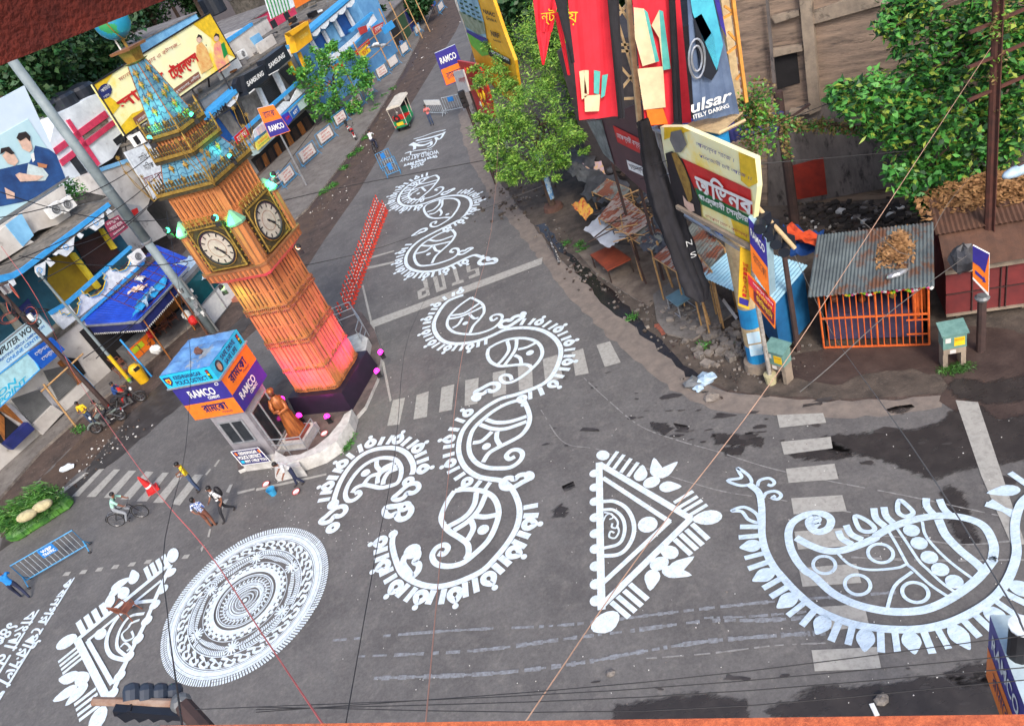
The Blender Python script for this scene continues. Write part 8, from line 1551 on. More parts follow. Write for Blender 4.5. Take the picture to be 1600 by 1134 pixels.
e=empty('cloth_banner',PY.at(930,187),'wide red cloth banner with yellow Bengali letters hanging left of the black strips','banner');b_=ob('cloth',cloth(PY,[(884,-40),(952,-40),(965,182),(905,188)],m_rcl),e);mb=MB();flat_text(mb,PY,'য়',[(888,19),(903,19),(902,40),(887,40)],m_yel,.16);ob('lettering',mb,b_)
e=empty('cloth_banner',PY.at(848,100),'narrow torn red pennant with yellow Bengali letters in front of the feathery tree','banner');b_=ob('cloth',cloth(PY,[(829,-40),(882,-40),(862,50),(838,50)],m_rcl,amp=.05),e);ob('cloth',cloth(PY,[(838,50),(862,50),(850,102),(847,102)],m_rcl,amp=.02),e);ob('cloth',cloth(PY,[(866,20),(876,20),(891,118),(887,118)],m_rcl,amp=.02),e);mb=MB();flat_text(mb,PY,'ন্ট',[(845,16),(868,12),(866,40),(846,38)],m_yel,.16);ob('lettering',mb,b_)
e=empty('cloth_banner',PY.at(1040,195),'wide red cloth banner hanging right, next to the blue motorcycle banner','banner');ob('cloth',cloth(PYf,[(984,-40),(1060,-40),(1080,192),(1008,198)],m_rcl,nu=12),e)
mb=MB()
for pl_,pts,m in((PYf,((990,12),(1006,14),(1024,98),(1004,104),(992,60)),mat('print_cream2',S(226,210,170),S(206,186,150),s=2,r=.6)),(PYf,((1006,14),(1012,20),(1030,96),(1024,98)),mat('print_turq',S(100,190,180),S(70,160,156),s=2,r=.6)),(PYf,((1018,40),(1030,16),(1036,110),(1030,60)),MATS['print_cream2']),(PYf,((1030,16),(1036,18),(1048,108),(1036,110)),MATS['print_turq']),(PYf,((996,108),(1036,104),(1040,168),(1006,172)),MATS['print_cream2']),(PYf,((1010,172),(1036,170),(1044,194),(1014,196)),m_ror)):mb.poly([pl_.at(x,y,.17)for x,y in pts],m)
ob('printed_blocks',mb,e)
e2=bpy.data.objects['cloth_banner'];mb=MB()
for pts,m in((((905,112),(912,110),(918,150),(909,156)),MATS['print_cream2']),(((913,110),(920,110),(920,148),(913,146)),MATS['print_cream2']),(((928,110),(938,112),(936,148),(928,146)),MATS['print_turq']),(((941,118),(950,116),(945,150),(939,154)),MATS['print_turq']),(((913,150),(938,148),(936,174),(914,175)),MATS['print_cream2'])):mb.poly([PY.at(x,y,.17)for x,y in pts],m)
ob('printed_blocks',mb,e2)
for pix,lb,amp in(([(946,-40),(966,-40),(976,184),(966,186)],'long black cloth strip hanging between the two red banners',.04),([(1044,-40),(1054,-40),(1066,200),(1053,202)],'black cloth strip hanging over the right red banner',.03),([(862,-20),(886,0),(898,98),(893,100)],'thin twisted black cloth left of the wide red banner',.02)):
 mb=cloth(PYf.off(.35),pix,m_bcl,nu=4,amp=amp);ob('black_cloth',mb,label=lb,cat='cloth')
mb=MB();a,b=PYf.at(1002,190,.5),G(1120,500,1.5);pts=[PYf.at(1004,188,.4),atY(1018,250,21.6),atY(1042,330,21.4),atY(1075,420,21.0),atY(1098,470,20.4)]
sp_=smooth_pts(pts,9);nn_=len(sp_);K=30;g=[]
for i,p in enumerate(sp_):
 t=i/(nn_-1);rr=(.13+.2*min(1,t*2.2))*(1 if t<.9 else 1-(t-.9)*6)
 for k in range(K):a_=2*math.pi*k/K;q=rr*(1+.3*math.sin(5*a_+t*3)+.16*math.sin(11*a_-t*7)+.06*math.sin(t*60+a_*3));g.append(p+V3((q*math.cos(a_)*1.05,q*math.sin(a_)*.6,0)))
mb.add(g,[(i*K+k,i*K+(k+1)%K,(i+1)*K+(k+1)%K,(i+1)*K+k)for i in range(nn_-1)for k in range(K)],m_bcl)
e=empty('cloth_bundle',V3((pts[-1].x,pts[-1].y,1)),'thick black cloth bundle slanting down across the hoardings to the stalls','cloth bundle');ob('cloth',mb,e,smooth=True);mb=MB()
for t,s_ in((.78,'N'),(.88,'S')):p=pts[2].lerp(pts[3],(t-.5)*2)if t<.99 else pts[3];q=[p+V3((.12+.2*a,-.37,.2*b))for a,b in((0,1),(1,1),(1,0),(0,0))];text(mb,s_,*q,m_white)
ob('lettering',mb,e)
mb=MB();p=PYf.at(1058,215,.5);mb.ball(p,.34,m_bcl,n=10,sq=(1,.6,1.3),jit=.12);mb.ball(p+V3((.0,-.12,-.2)),.24,m_shutg,n=9,sq=(1,.6,1.2),jit=.1);ob('cloth_knot',mb,label='knotted black and grey cloth hanging over the corner of the yellow hoarding',cat='cloth')
PM=Pl((-10,19.6),(20,19.6));e=empty('cloth_banner',PM.at(1120,185),'blue motorcycle banner with white slanted lettering hanging above the grated ledge','banner');m_pb=mat('banner_steel',S(104,122,150),S(78,94,122),s=1.2,r=.5,bump=.2,bs=5);m_pt=mat('banner_turq',S(80,190,206),S(60,150,180),s=1.5,r=.5)
b_=ob('cloth',cloth(PM,[(1072,-40),(1112,-40),(1154,178),(1084,190)],m_pb,nu=12,amp=.05),e);mb=MB()
for pts,m in((((1076,-20),(1110,-20),(1130,70),(1120,110),(1096,60),(1082,20)),m_pt),(((1084,30),(1096,22),(1116,60),(1122,110),(1112,126),(1100,120),(1090,80)),m_samb),(((1112,-20),(1120,-20),(1136,60),(1126,40)),m_rblue)):mb.poly([PM.at(x,y,.12)for x,y in pts],m)
for r_ in(9,14):P=[PM.at(1089+r_*.9*math.cos(t*math.pi/10),92+r_*2.2*math.sin(t*math.pi/10),.15)for t in range(21)];mb.tube(P,.03,m_alu,n=4)
flat_text(mb,PM,'Pulsar',[(1068,162),(1143,140),(1143,158),(1068,186)],m_white,.17)if 0 else flat_text(mb,PM,'ulsar',[(1080,158),(1146,138),(1140,158),(1080,178)],m_white,.17);flat_text(mb,PM,'ITELY DARING',[(1083,180),(1138,162),(1140,168),(1084,187)],m_white,.17);ob('banner_print',mb,b_)
m_cfr=mat('frame_cream',S(206,180,136),S(170,146,110),s=4,r=.6);m_ofr=mat('frame_amber',S(226,160,70),S(190,130,60),s=4,r=.6);PF=Pl((-10,22.4),(20,22.4));fr=empty('banner_gantry',(7.4,18.9,0),'tall cream steel frame and blue pillar carrying the red and blue banners','hoarding frame');mb=MB()
for a,b in(((955,0),(1000,150)),((985,0),(962,30)),((960,70),(990,70)),((958,80),(992,80)),((970,105),(1000,140)),((965,155),(1003,153)),((970,140),(1003,100)),((960,0),(995,50))):mb.bar(PF.at(*a),PF.at(*b),.07,.07,m_cfr)
ob('brace',mb,fr)
for(a,b,w_,m)in(((1122,-60),(1156,195),.24,m_cfr),((976,-60),(1000,200),.14,m_cfr)):mb=MB();mb.bar(PF.at(*a,.3),PF.at(*b,.3),w_,w_,m);ob('post',mb,fr)
mb=MB();mb.bar(PM.at(1140,-40,-.2),PM.at(1166,160,-.2),.09,.09,m_ofr)
for a,b in(((1128,30),(1146,20)),((1138,50),(1152,66)),((1136,84),(1154,70)),((1150,125),(1158,115)),((1132,10),(1146,20))):mb.bar(PM.at(*a,-.3),PM.at(*b,-.3),.06,.06,m_ofr)
ob('amber_rail',mb,fr)
zl=8.6;lp=[G(x,y,8.3)for x,y in((1070,198),(1124,208),(1164,188),(1160,176),(1085,190))];mb=MB()
for i in range(30):a=lp[0].lerp(lp[1],i/29)if i<99 else 0;b=lp[4].lerp(lp[3],i/29);mb.bar(a,b,.03,.04,m_cfr)
mb.tube([lp[0],lp[1],lp[2]],.05,m_cfr,n=5);ob('grated_ledge',mb,fr)
PB0=G(1186,572);m_pil=mat('pillar_blue',S(30,140,196),S(24,120,176),s=3,r=.5);mb=MB();zt=8.2;tp=V3((PB0.x+.1,PB0.y+.25,zt))
mb.lathe(PB0,[(.48,0),(.46,.3),(.33,.34)],m_beam,n=20);ob('pillar_foot',mb,fr)
def seg(z0,z1,m,r=.33):mb=MB();a=PB0.lerp(tp,z0/zt);b=PB0.lerp(tp,z1/zt);mb.tube([a,b],r,m,n=20);return ob('pillar_section',mb,fr,smooth=False)
seg(.3,1.0,m_pil);seg(1.0,1.75,MATS['frame_cream']);seg(1.75,2.5,m_pil);seg(2.5,6.4,MATS['frame_cream']);seg(6.4,8.2,m_pil)
mb=MB();
for z0,z1,s_ in((.7,1.2,''),(1.2,1.7,'')):c=PB0.lerp(tp,(z0+z1)/2/zt);d=(CAM-c);d.z=0;d.normalize();sd_=V3((-d.y,d.x,0));q=[c+d*.345+sd_*a*.2*-1+V3((0,0,b*(z1-z0)/2*.9))for a,b in((-1,1),(1,1),(1,-1),(-1,-1))];mb.poly(q,mat('bill_pale',S(170,206,226),S(200,214,222),s=6,r=.7))
ob('pasted_bills',mb,fr)
NP=G(1205,598);np_=empty('sign_post',NP,'slim whitewashed post set in a bucket of concrete before the blue pillar','sign post');mb=MB();mb.tube([NP+V3((0,0,.2)),V3((NP.x,NP.y+.0,7.2))],[.07,.08],mat('post_mottled',S(176,170,162),S(120,112,106),s=6,r=.8),n=8);ob('post',mb,np_);mb=MB();mb.lathe(NP,[(.16,0),(.2,.36),(.2,.38)],mat('pot_cream',S(190,180,140),r=.7),n=12);ob('pot',mb,np_)
NP0=NP;NP=NP+V3((-.45,-1.1,0));PS=Pl((NP.x-1,NP.y+.55),(NP.x+1,NP.y+.05))
zz=Z(3.908,1100,320)
sign('shop_sign','tall narrow yellow board with red vertical letters on the blue pillar',PS,zz((222,258),(292,290),(276,640),(208,615)),mat('sign_egg',S(240,190,40),r=.5),.02,.05,None)
sb_=bpy.data.objects.get('shop_sign');mb=MB();QB=[PS.at(x,y,.05)for x,y in zz((222,258),(292,290),(276,640),(208,615))]
for i,ch in enumerate('BIRYANI'):text(mb,ch,*sub(QB,.35,.3+i*.075,.7,.3+i*.075+.055),m_red,bold=.02)
text(mb,'THE',*sub(QB,.25,.23,.75,.28),m_red,bold=.02);mb.poly(sub(QB,.08,.84,.92,.95),m_rblue)
lastsign=[o for o in SC.objects if o.name.startswith('shop_sign')][-1];ob('lettering',mb,[o for o in SC.objects if o.name.startswith('board')and o.parent==lastsign][0])
PO=Pl((NP.x-.45,NP.y+.35),(NP.x+.5,NP.y-.6))
sign('shop_sign','slanting red and amber offer board with Bengali letters before the blue pillar',PO,zz((262,415),(435,600),(433,758),(278,560)),m_ror,.02,.05,None);QO=[PO.at(x,y,.05)for x,y in zz((262,415),(435,600),(433,758),(278,560))];mb=MB();mb.poly(sub(QO,.03,.03,.97,.42),mat('offer_red',S(200,40,60),r=.5));text(mb,bn('দেরাদুন রাইস'),*sub(QO,.2,.08,.93,.22,PO.n,.01),m_white);text(mb,bn('বিরিয়ানি'),*sub(QO,.3,.5,.9,.8,PO.n,.01),m_yel);mb.poly(sub(QO,.2,.45,.97,.9,PO.n,.004),mat('offer_maroon',S(110,30,50),r=.5));text(mb,bn('মাটন'),*sub(QO,.3,.24,.9,.4,PO.n,.01),m_yel)
lastsign=[o for o in SC.objects if o.name.startswith('shop_sign')][-1];ob('lettering',mb,[o for o in SC.objects if o.name.startswith('board')and o.parent==lastsign][0])
PX=Pl((NP.x-.3,NP.y+.25),(NP.x+.6,NP.y-1.2));rx=empty('sign_box',NP0+V3((.1,0,3)),'violet and orange RAMCO box sign on the near right post','sign');qx=[PX.at(x,y,0)for x,y in zz((270,75),(378,210),(402,562),(295,400))];mb=MB();mb.prism(qx,-PX.n*.32,m_rblue,mat('box_side',S(150,178,190),S(130,158,170),s=3,r=.5));bx=ob('box',mb,rx)
mb=MB();mb.poly(sub(qx,0,.48,1,1,PX.n,.008),m_ror);text(mb,'RAMCO',*sub(qx,.1,.14,.9,.28,PX.n,.02),m_white,bold=.02);text(mb,bn('রামকো'),*sub(qx,.15,.56,.9,.72,PX.n,.02),m_brown);ob('sign_lettering',mb,bx)
TLp=G(1247,548);tl_=empty('traffic_light',TLp,'row of four dark traffic light hoods on a rusty post arm beside the RAMCO box','traffic light');zt2=zof(TLp,1222,380);mb=MB();mb.tube([TLp,V3((TLp.x,TLp.y,zt2))],[.1,.08],mi,n=8);ob('post',mb,tl_);a,b=PX.at(1178,330,-.5),PX.at(1240,388,.1);mb=MB();a=atY(1185,325,NP.y-.1);b=atY(1242,388,NP.y-.6);mb.tube([a,b],.06,m_cfr,n=8);ob('arm',mb,tl_)
for i in range(4):
 c=atY(1190+i*12.5,342+i*12,NP.y-.2);mb=MB();mb.box(c,.36,.34,.3,m_samb,rz=.3);q=Matrix.Rotation(R(90),3,'X');mb.lathe(c+V3((-.15,-.2,0)),[(.15,-.02),(.15,.28)],m_samb,n=12,M=Matrix.Rotation(R(-30),3,'Z')@q);ob('signal_lamp',mb,tl_)
AP=G(1532,548);ap=empty('arrow_sign',AP,'orange board with a violet arrow on a rusty post before the red kiosk','road sign');mb=MB();mb.tube([AP,V3((AP.x,AP.y,1.95))],[.13,.12],mi,n=10);mb.lathe(V3((AP.x,AP.y,1.9)),[(.16,0),(.2,.08),(.14,.14)],m_shutg,n=12);ob('post',mb,ap);PA=Pl((AP.x-.5,AP.y+.15),(AP.x+.1,AP.y-.55));Zr=Z(5.156,1440,380)
qa=[PA.at(x,y,0)for x,y in Zr((412,20),(545,90),(538,425),(412,290))];mb=MB();mb.prism(qa,-PA.n*.06,m_ror,m_white);bx=ob('board',mb,ap);mb=MB();mb.poly([PA.at(x,y,.012)for x,y in Zr((412,20),(545,90),(510,240),(470,190),(412,150))],m_rblue);mb.poly([PA.at(x,y,.012)for x,y in Zr((432,215),(500,280),(502,262),(518,318),(488,310),(496,300),(432,245))],m_rblue);mb.poly([PA.at(x,y,.01)for x,y in Zr((412,272),(538,400),(538,425),(412,290))],m_white);ob('arrow',mb,bx)
mb=MB();mb.ball(V3((AP.x-.15,AP.y+.6,3.1)),.38,m_btarp,n=10,sq=(1,.8,1.1),jit=.25);ob('black_plastic',mb,label='black plastic bag caught on the rusty pole above the orange arrow board',cat='plastic bag')
def letterbox(g,rz,label):
 e=empty('letter_box',g,label,'letter box',rz=rz);mg=mat('box_green',S(112,150,142),S(88,124,118),s=5,r=.6);mb=MB();mb.box((0,0,1.02),.62,.42,.52,mg);mb.prism([(-.36,-.26,1.27),(.36,-.26,1.27),(.36,.26,1.4),(-.36,.26,1.4)],(0,0,.05),mg);ob('box',mb,e,local=True)
 mb=MB();mb.box((0,0,.66),.6,.4,.2,m_beam)
 for x in(-.24,.24):mb.box((x,0,.28),.13,.36,.56,m_beam)
 ob('brick_stand',mb,e,local=True);mb=MB();mb.box((.12,-.215,1.0),.28,.01,.3,m_yel);mb.box((-.18,-.214,1.08),.14,.01,.16,m_poster);mb.box((-.05,-.205,.64),.16,.01,.13,m_poster);text(mb,'NOTICE',(.0,-.225,1.1),(.24,-.225,1.1),(.24,-.225,1.04),(0,-.225,1.04),m_red);ob('notice',mb,e,local=True);return e
letterbox(G(1488,568),R(-20),'green post box on a brick stand in front of the red kiosk');letterbox(G(1222,592),R(-62),'green post box on a brick stand beside the blue pillar')
mb=MB();gmm=leafmat('grass_green',S(70,120,40),S(50,90,30),None)
leaves('grass_tuft',[(G(x,y,.05),(.35,.25,.1),260)for x,y in((1480,577),(1495,576),(1505,574))],.12,.02,[gmm],None,up=0,label='bright grass tuft at the foot of the post box',cat='grass',kind='stuff')
leaves('weeds',[(G(x,y,.08),(.45,.35,.18),200)for x,y in((560,235),(548,243),(590,165),(600,150),(612,140),(538,262),(505,300),(585,172),(572,215),(520,290))],.22,.05,[gmm,B1_],None,up=.2,label='weeds growing along the edge of the left dirt verge',cat='weeds',kind='stuff')
leaves('weeds',[(G(x,y,.05),(.3,.25,.14),120)for x,y in((905,382),(912,390),(885,380),(988,495),(1100,540),(548,682),(544,692),(120,668),(127,672),(540,700))],.16,.04,[gmm,B1_],None,up=.2,label='small weeds and thrown leaves at kerbs and platform edges',cat='weeds',kind='stuff')
leaves('potted_bush',[(G(425,290,.5),(.5,.4,.45),300)],.2,.08,[B1_,B2_],None,label='small green bush on the pavement behind the tower top',cat='bush')
RPb=G(1533,548)+V3((.3,.9,0));RPb=G(1541,470);rpz=12.3;e=empty('utility_pole',RPb,'tall rusty steel pole with cross arms and vines at the right','utility pole');mb=MB();mrst=mat('pole_rust',S(92,52,42),S(68,42,36),s=3,r=.85);mb.tube([RPb,V3((RPb.x+.02,RPb.y,rpz))],[.14,.11],mrst,n=8);mb.bar(V3((RPb.x,RPb.y-.12,0)),V3((RPb.x,RPb.y-.12,rpz)),.22,.03,mrst);ob('shaft',mb,e)
for z in(8.8,7.9,7.0):mb=MB();mb.bar(V3((RPb.x-.75,RPb.y,z)),V3((RPb.x+1.6,RPb.y,z)),.09,.07,mrst);ob('cross_arm',mb,e)
mb=MB();mb.tube([V3((RPb.x+1.1,RPb.y,5)),V3((RPb.x+1.1,RPb.y,10))],.08,mrst,n=6);ob('second_pipe',mb,e);vz=[]
for k in range(26):z=uni(6.3,11.2);vz.append((V3((RPb.x+random.gauss(0,.18),RPb.y-.1,z)),(.22,.2,.25),26))
leaves('pole_vine',vz,.12,.05,[V1_,V1_,L1],e,up=.1)
sl_=atY(1590,267,RPb.y-1.5);e=empty('street_lamp',V3((sl_.x+1.2,sl_.y,0)),'pale street lamp head poking in at the right edge below the leaves','street lamp');mb=MB();mb.ball(sl_,.3,m_poly,n=10,sq=(1.5,.6,.5));ob('lamp_head',mb,e,smooth=True);mb=MB();mb.tube([sl_+V3((0,0,.14)),sl_+V3((1.2,0,.3)),V3((sl_.x+1.2,sl_.y,0))],.05,mi,n=6);ob('bracket',mb,e)
for x,y,s,lb,m in((1085,597,.34,'crumpled grey plastic at the end of the drain, upper piece',m_shutg),(1102,592,.38,'crumpled whitish plastic at the end of the drain, right piece',m_poly),(1092,606,.2,'small blue-grey plastic scrap at the kerb end',m_poly)):mb=MB();mb.ball(G(x,y,.12),s,m,n=9,sq=(1,.8,.45),jit=.3);ob('plastic_rubbish',mb,label=lb,cat='rubbish')
for x,y,s,lb in((1113,620,.26,'flat grey stone slab lying at the kerb below the plastic rubbish'),(953,1052,.12,'pale crumpled lump on the asphalt near the bottom rail'),(1378,1092,.18,'grey stone standing in the wet patch at the bottom right'),(1135,924,.03,'tiny white chip right of the triangular painting')):mb=MB();mb.ball(G(x,y,s*.3),s,m_kerb if s>.2 else m_stone,n=7,sq=(1,.8,.5),jit=.25);ob('stone',mb,label=lb,cat='stone')
mb=MB();mb.ball(G(105,730,.1),.3,m_brk,n=9,sq=(1.3,.8,.35),jit=.3);ob('plastic_bag',mb,label='crumpled white plastic bag on the brown verge above the left crossing',cat='plastic bag')
mb=MB();mb.box(G(1366,1108,.05),.26,.1,.04,m_white,rz=1.4);ob('packet',mb,label='small white packet lying in the mud at the bottom right',cat='packet')
# ================================================================== far background
random.seed(17)
def farblock(label,x0,x1,y,D,z1,wm,rm=None):
 a,b=atY(x0,y,D),atY(x1,y,D);A_,B_=V3((a.x,D,0)),V3((b.x,D+(D*.08),0));pl=Pl(A_,B_);L=(B_-A_).length;z=z1;e=solid('distant_building',label,'building',pl,0,L,0,z,0,-12,wm,rm or m_roofg)
 for i in range(int(L/3)):
  mb=MB();u=1+i*3;mb.prism([pl.L(u,z-2.3,.03),pl.L(u+1.1,z-2.3,.03),pl.L(u+1.1,z-1.1,.03),pl.L(u,z-1.1,.03)],-pl.n*.05,m_glass);ob('window',mb,e)
 return e
farblock('distant white flat-roofed block right behind the yellow hoarding',150,300,90,74,8.6,m_wallw);farblock('distant pale blue block with a ladder above the yellow hoarding',190,300,50,92,10.5,m_wblue);farblock('distant grey roofed row at the left behind the billboard',60,210,130,64,8.8,m_roofg);farblock('distant cream building right of the yellow hoarding',330,420,60,86,8.0,m_cream);farblock('distant mould-stained block at the top centre left',440,560,-20,118,8.5,m_mould);farblock('distant cream block beyond the blue shutters',560,680,-60,140,7,m_cream);farblock('distant crimson-trimmed block over the arcade roof',380,460,30,100,7.5,m_pinkt);farblock('distant low white house at the far left top',-60,70,90,110,6,m_wallw)
for x,y,D,lb in((100,165,60,'dark water tank on the grey roof behind the billboard, left of a pair'),(130,150,62,'dark water tank on the grey roof behind the billboard, right of a pair'),(330,5,80,'black water tank at the top edge above the yellow hoarding'),(178,226,66,'black water tank beside the crimson-banded building')):
 c=atY(x,y,D);mb=MB();mb.lathe(c-V3((0,0,1)),[(1.0,0),(1.05,.1),(1.05,1.5),(.9,1.7),(.3,1.85)],m_samb,n=16);ob('water_tank',mb,label=lb,cat='water tank')
fbl=leafmat('far_foliage',S(58,88,44),S(38,66,34),S(84,116,60),s=.25)
def fartree(x,y,D,r,label):
 c=atY(x,y,D);e=empty('distant_tree',V3((c.x,c.y,0)),label,'tree','distant trees beyond the roofs');mb=MB();mb.tube([V3((c.x,c.y,0)),c],[.5,.25],m_bark,n=6);ob('trunk',mb,e);leaves('crown',[(c+V3((random.gauss(0,r*.45),random.gauss(0,r*.45),random.gauss(0,r*.3))),(r*.5,r*.5,r*.4),420)for _ in range(8)],.55,.35,[fbl,B2_],e)
for i in range(26):x=-40+i*26;D=uni(120,170);fartree(x,uni(-60,10)-max(0,(x-200)*.12),D,uni(5,8),'dense green tree in the belt beyond the rooftops at the top left')
for x,y,D,r in((20,120,70,5),(60,130,76,5),(110,110,80,5),(90,60,90,6),(150,80,84,4.5),(10,60,90,6),(40,90,80,5),(0,150,62,4),(70,100,70,5),(120,85,74,4)):fartree(x,y,D,r,'dense green tree in the belt beyond the rooftops at the top left')
for x,y,D,r in((640,10,100,2.6),(585,40,96,2.2),(780,5,70,4),(830,-10,62,4),(900,-20,50,4),(950,30,44,3),(940,90,42,2.6)):fartree(x,y,D,r,'green tree beyond the street hoardings at the top centre')
leaves('terrace_plants',[(P1.off(-4).at(x,y,0),(.7,.5,.5),220)for x,y in((95,300),(85,310),(105,292),(118,300))],.2,.09,[B1_,B3_],None,label='leafy potted plants on the terrace under the billboard',cat='plants')
# ================================================================== near things: window beams, rail, signal arm, wires
m_rb=mat('rusty_beam',S(120,42,28),S(90,30,22),s=26,r=.85,bump=.3,bs=120);m_rr=mat('rusty_rail',S(186,96,60),S(140,66,44),s=60,r=.85,bump=.4,bs=200)
def P_(x,y,D):return atD(x,y,D)
mb=MB();a=[P_(-300,222,1.0),P_(265,-2,1.3)];up1=[P_(-300,122,1.0),P_(265,-105,1.3)]
mb.prism([up1[0],up1[1],a[1],a[0]],ray(100,50).normalized()*.12,m_rb);ob('window_beam',mb,label='dark rusty steel beam crossing the top left corner close by',cat='beam')
mb=MB();l0,l1=P_(250,1133,1.5),P_(1700,1114,1.5);l2,l3=P_(1700,1240,1.5),P_(250,1260,1.5);mb.prism([l0,l1,l2,l3],ray(800,1150).normalized()*.1,m_rr);ob('rail',mb,label='rusty orange parapet rail along the bottom edge',cat='rail')
SA=[P_(145,1095,9.5),P_(283,1098,9.2)];e=empty('traffic_light',V3((SA[1].x+.6,SA[1].y-2,0)),'traffic light arm with four hooded lamps seen from above at the bottom left','traffic light');mb=MB();mb.tube([SA[0],SA[1]],.045,mat('arm_rust',S(150,130,116),S(120,84,66),s=8,r=.7),n=8);mb.ball(SA[1],.11,m_shutg,n=10);mb.tube([SA[1],P_(330,1150,8.8),P_(420,1260,8.6)],.09,mi,n=8);ob('arm',mb,e)
for i in range(4):
 x=206+i*22;c=P_(x,1090,9.35);mb=MB();q=(P_(x,1082,9.3)-P_(x,1100,9.3)).to_track_quat('Z','Y').to_matrix();mb.lathe(c,[(.085,-.02),(.09,.08),(.07,.13),(.02,.15)],mat('hood_blue',S(44,54,70),r=.5),n=12,M=q);mb.box(P_(x-4,1108,9.4),.15,.16,.14,m_samb);ob('signal_lamp',mb,e)
mb=MB();mb.bar(P_(180,1108,9.4),P_(290,1116,9.2),.09,.1,m_samb);ob('housing',mb,e)
Zn=Z(3.99,1200,850);zb=5.6;pst=G(1592,1025,zb);D0=(pst-CAM).length
e=empty('pole_sign',V3((pst.x,pst.y,0)),'RAMCO box sign seen steeply from above at the bottom right corner','pole sign')
top=[G(x,y,zb)for x,y in Zn((1383,442),(1535,445),(1600,980),(1700,1300),(1590,1020))]
t0,t1=G(*Zn((1383,442))[0],zb),G(*Zn((1600,1010))[0],zb)
hgt=1.7;lf=[t0,t1,t1-V3((0,0,hgt)),t0-V3((0,0,hgt))]
t2=G(*Zn((1540,445))[0],zb);wv=(t2-t0);
mb=MB();mb.prism([t0,t1,t1+wv,t0+wv],(0,0,-hgt),m_rblue);bx=ob('sign_box',mb,e);mb=MB();mb.prism([t0+V3((0,0,.012)),t1+V3((0,0,.012)),t1+wv+V3((0,0,.012)),t0+wv+V3((0,0,.012))],(0,0,-.01),mat('sign_top_pale',S(190,206,210),S(160,176,180),s=3,r=.6));ob('sign_top',mb,bx)
nl=(lf[1]-lf[0]).cross(V3((0,0,1))).normalized();nl=nl if nl.dot(CAM-t0)>0 else-nl;mb=MB();mb.poly(sub(lf,0,.5,1,1,nl,.006),m_ror);text(mb,'RAMCO',*sub(lf,.12,.14,.9,.36,nl,.012),m_white,bold=.02);text(mb,bn('রামকো'),*sub(lf,.2,.62,.8,.84,nl,.012),m_navy);ob('sign_lettering',mb,bx)
mb=MB();pc=G(1597,985,6.2);mb.tube([V3((pc.x,pc.y,0)),V3((pc.x,pc.y,6.3))],.16,m_blk,n=12);mb.lathe(V3((pc.x,pc.y,6.3)),[(.17,0),(.17,.03)],m_brk,n=12);ob('post',mb,e)
def wire(label,pts,r,m,cat='cable',sag=0,name='cable'):
 P=[V3(p)for p in pts]
 if len(P)==2 and sag:a,b=P;P=[a.lerp(b,t/14)-V3((0,0,sag*4*(t/14)*(1-t/14)))for t in range(15)]
 elif len(P)>2:P=smooth_pts(P,4)
 mb=MB();mb.tube(P,r,m,n=5);return ob(name,mb,label=label,cat=cat)
m_ro=mat('rope_orange',S(206,164,138),r=.7);m_rp=mat('rope_pink',S(206,104,100),r=.6);m_rt=mat('rope_tan',S(190,140,120),r=.7);m_wb=mat('wire_black',S(40,38,40),r=.6);m_wg=mat('wire_grey',S(120,116,112),r=.6)
rpt=atY(1548,75,RPb.y-.1)
wire('orange rope stretched from the rusty pole down to the bottom rail',[rpt,atD(1400,300,16),atD(1210,590,12),atD(1010,852,9),atD(820,1128,7)],.0065,m_ro,'rope',name='rope')
wire('red cable running from the dark utility pole down to the bottom rail',[atD(2,385,36),atD(60,470,34),UP.lerp(UT,.3)+V3((.1,-.3,0)),atD(215,728,20),atD(320,855,15),atD(410,990,11),atD(506,1133,7.5)],.010,m_rp)
wire('thin tan rope from the far street down over the paintings',[atD(784,20,60),atD(775,290,30),atD(728,520,16),atD(700,750,11),atD(665,1130,6)],.006,m_rt,'rope',name='rope')
wire('black wire rising from the bottom rail across the left arch painting',[atD(540,1132,5),atD(590,850,7),atD(618,700,10),atD(640,520,20),atD(690,420,30)],.004,m_wb)
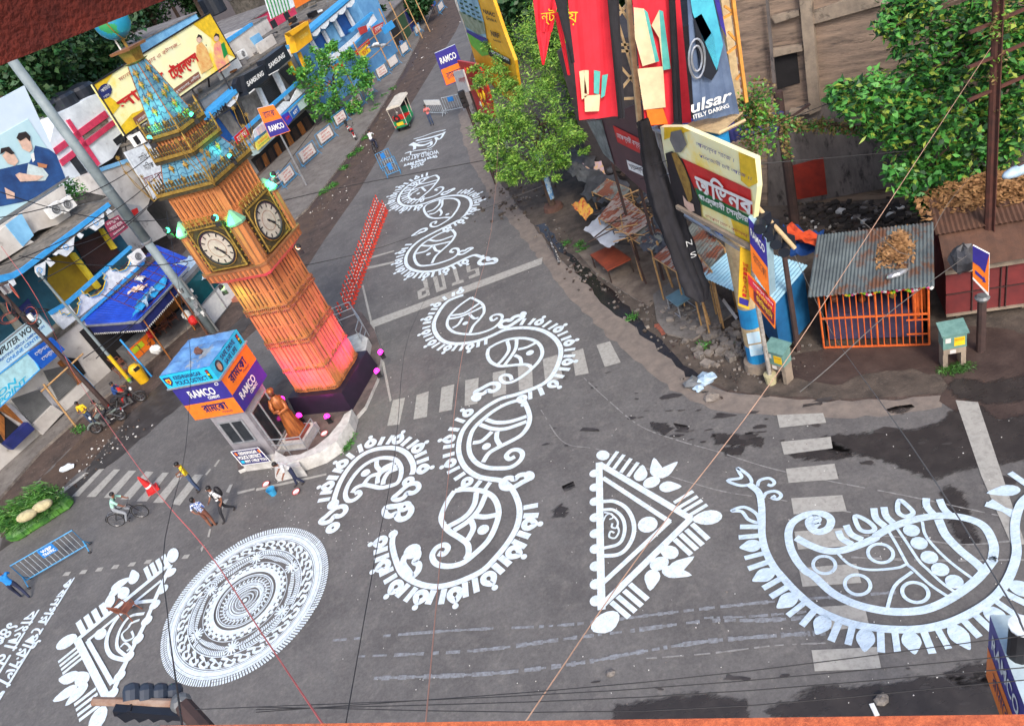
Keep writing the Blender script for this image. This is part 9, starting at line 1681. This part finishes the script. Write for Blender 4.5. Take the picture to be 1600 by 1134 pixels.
wire('black wire hanging beside the left triangular painting',[atD(285,1134,5),atD(262,960,10),atD(258,840,12),atD(290,700,20),atD(298,560,22),atD(285,480,26),atD(260,330,34)],.007,m_wb)
for i,(a,b)in enumerate((((400,1104),(1620,1060)),((400,1108),(1630,1040)),((300,1108),(1630,1020)),((400,1112),(1620,990)))):
 wire('thin black wire along the bottom of the view, %s from the top'%('last','third','second','first')[i],[atD(*a,9),atD((a[0]+b[0])/2,(a[1]+b[1])/2+(28 if i==0 else 14),7),atD(*b,8)],.0045,m_wb)
wire('grey guy wire crossing the wet patch toward the right kerb',[atY(1242,400,17),G(1300,520,1.5),atD(1420,690,12),atD(1560,910,8),atD(1600,985,7)],.008,m_wg)
wire('thin grey wire from the pale kiosk roof across the cage stall front',[atY(1510,400,15),atD(1400,480,15),atD(1300,570,12),atD(1250,612,12)],.008,m_wg)
wire('thin wire from the arrow sign past the leaf heap',[atY(1530,260,17),G(1480,320,4),G(1425,400,3.2),G(1340,340,4)],.007,m_wg)
m_old=m_wb;random.seed(77);k=0
for a,b,s in(((150,560),(560,90),1.2),((60,440),(330,200),.8),((0,340),(250,230),.6),((0,300),(300,330),1.0),((90,390),(250,300),.5),((30,400),(345,395),.7),((0,415),(270,250),.6),((130,560),(420,300),.8)):
 A_=atD(*a,40);B_=atD(*b,44 if b[0]<400 else 80);wire('dark overhead cable sagging across the left shop fronts, number %s of the tangle'%('one','two','three','four','five','six','seven','eight')[k],[A_,B_],.022,m_wb,sag=s);k+=1
wire('cable crossing the street high above the orange posts',[atD(350,340,40),atD(500,300,42),atD(760,250,44)],.02,m_wb);wire('cable crossing the street low above the stop line',[atD(400,430,36),atD(600,385,36),atD(850,290,36)],.016,m_wb)
wire('thin cable from the maroon hoarding over the yellow hoarding',[atY(990,265,22),atY(1100,235,20),atY(1200,200,19),atY(1300,160,20),atY(1420,120,20)],.012,m_wb)
wire('second thin cable over the yellow hoarding toward the trees',[atY(1000,280,22),atY(1120,262,20),atY(1260,250,19),atY(1420,236,19)],.012,m_wb)
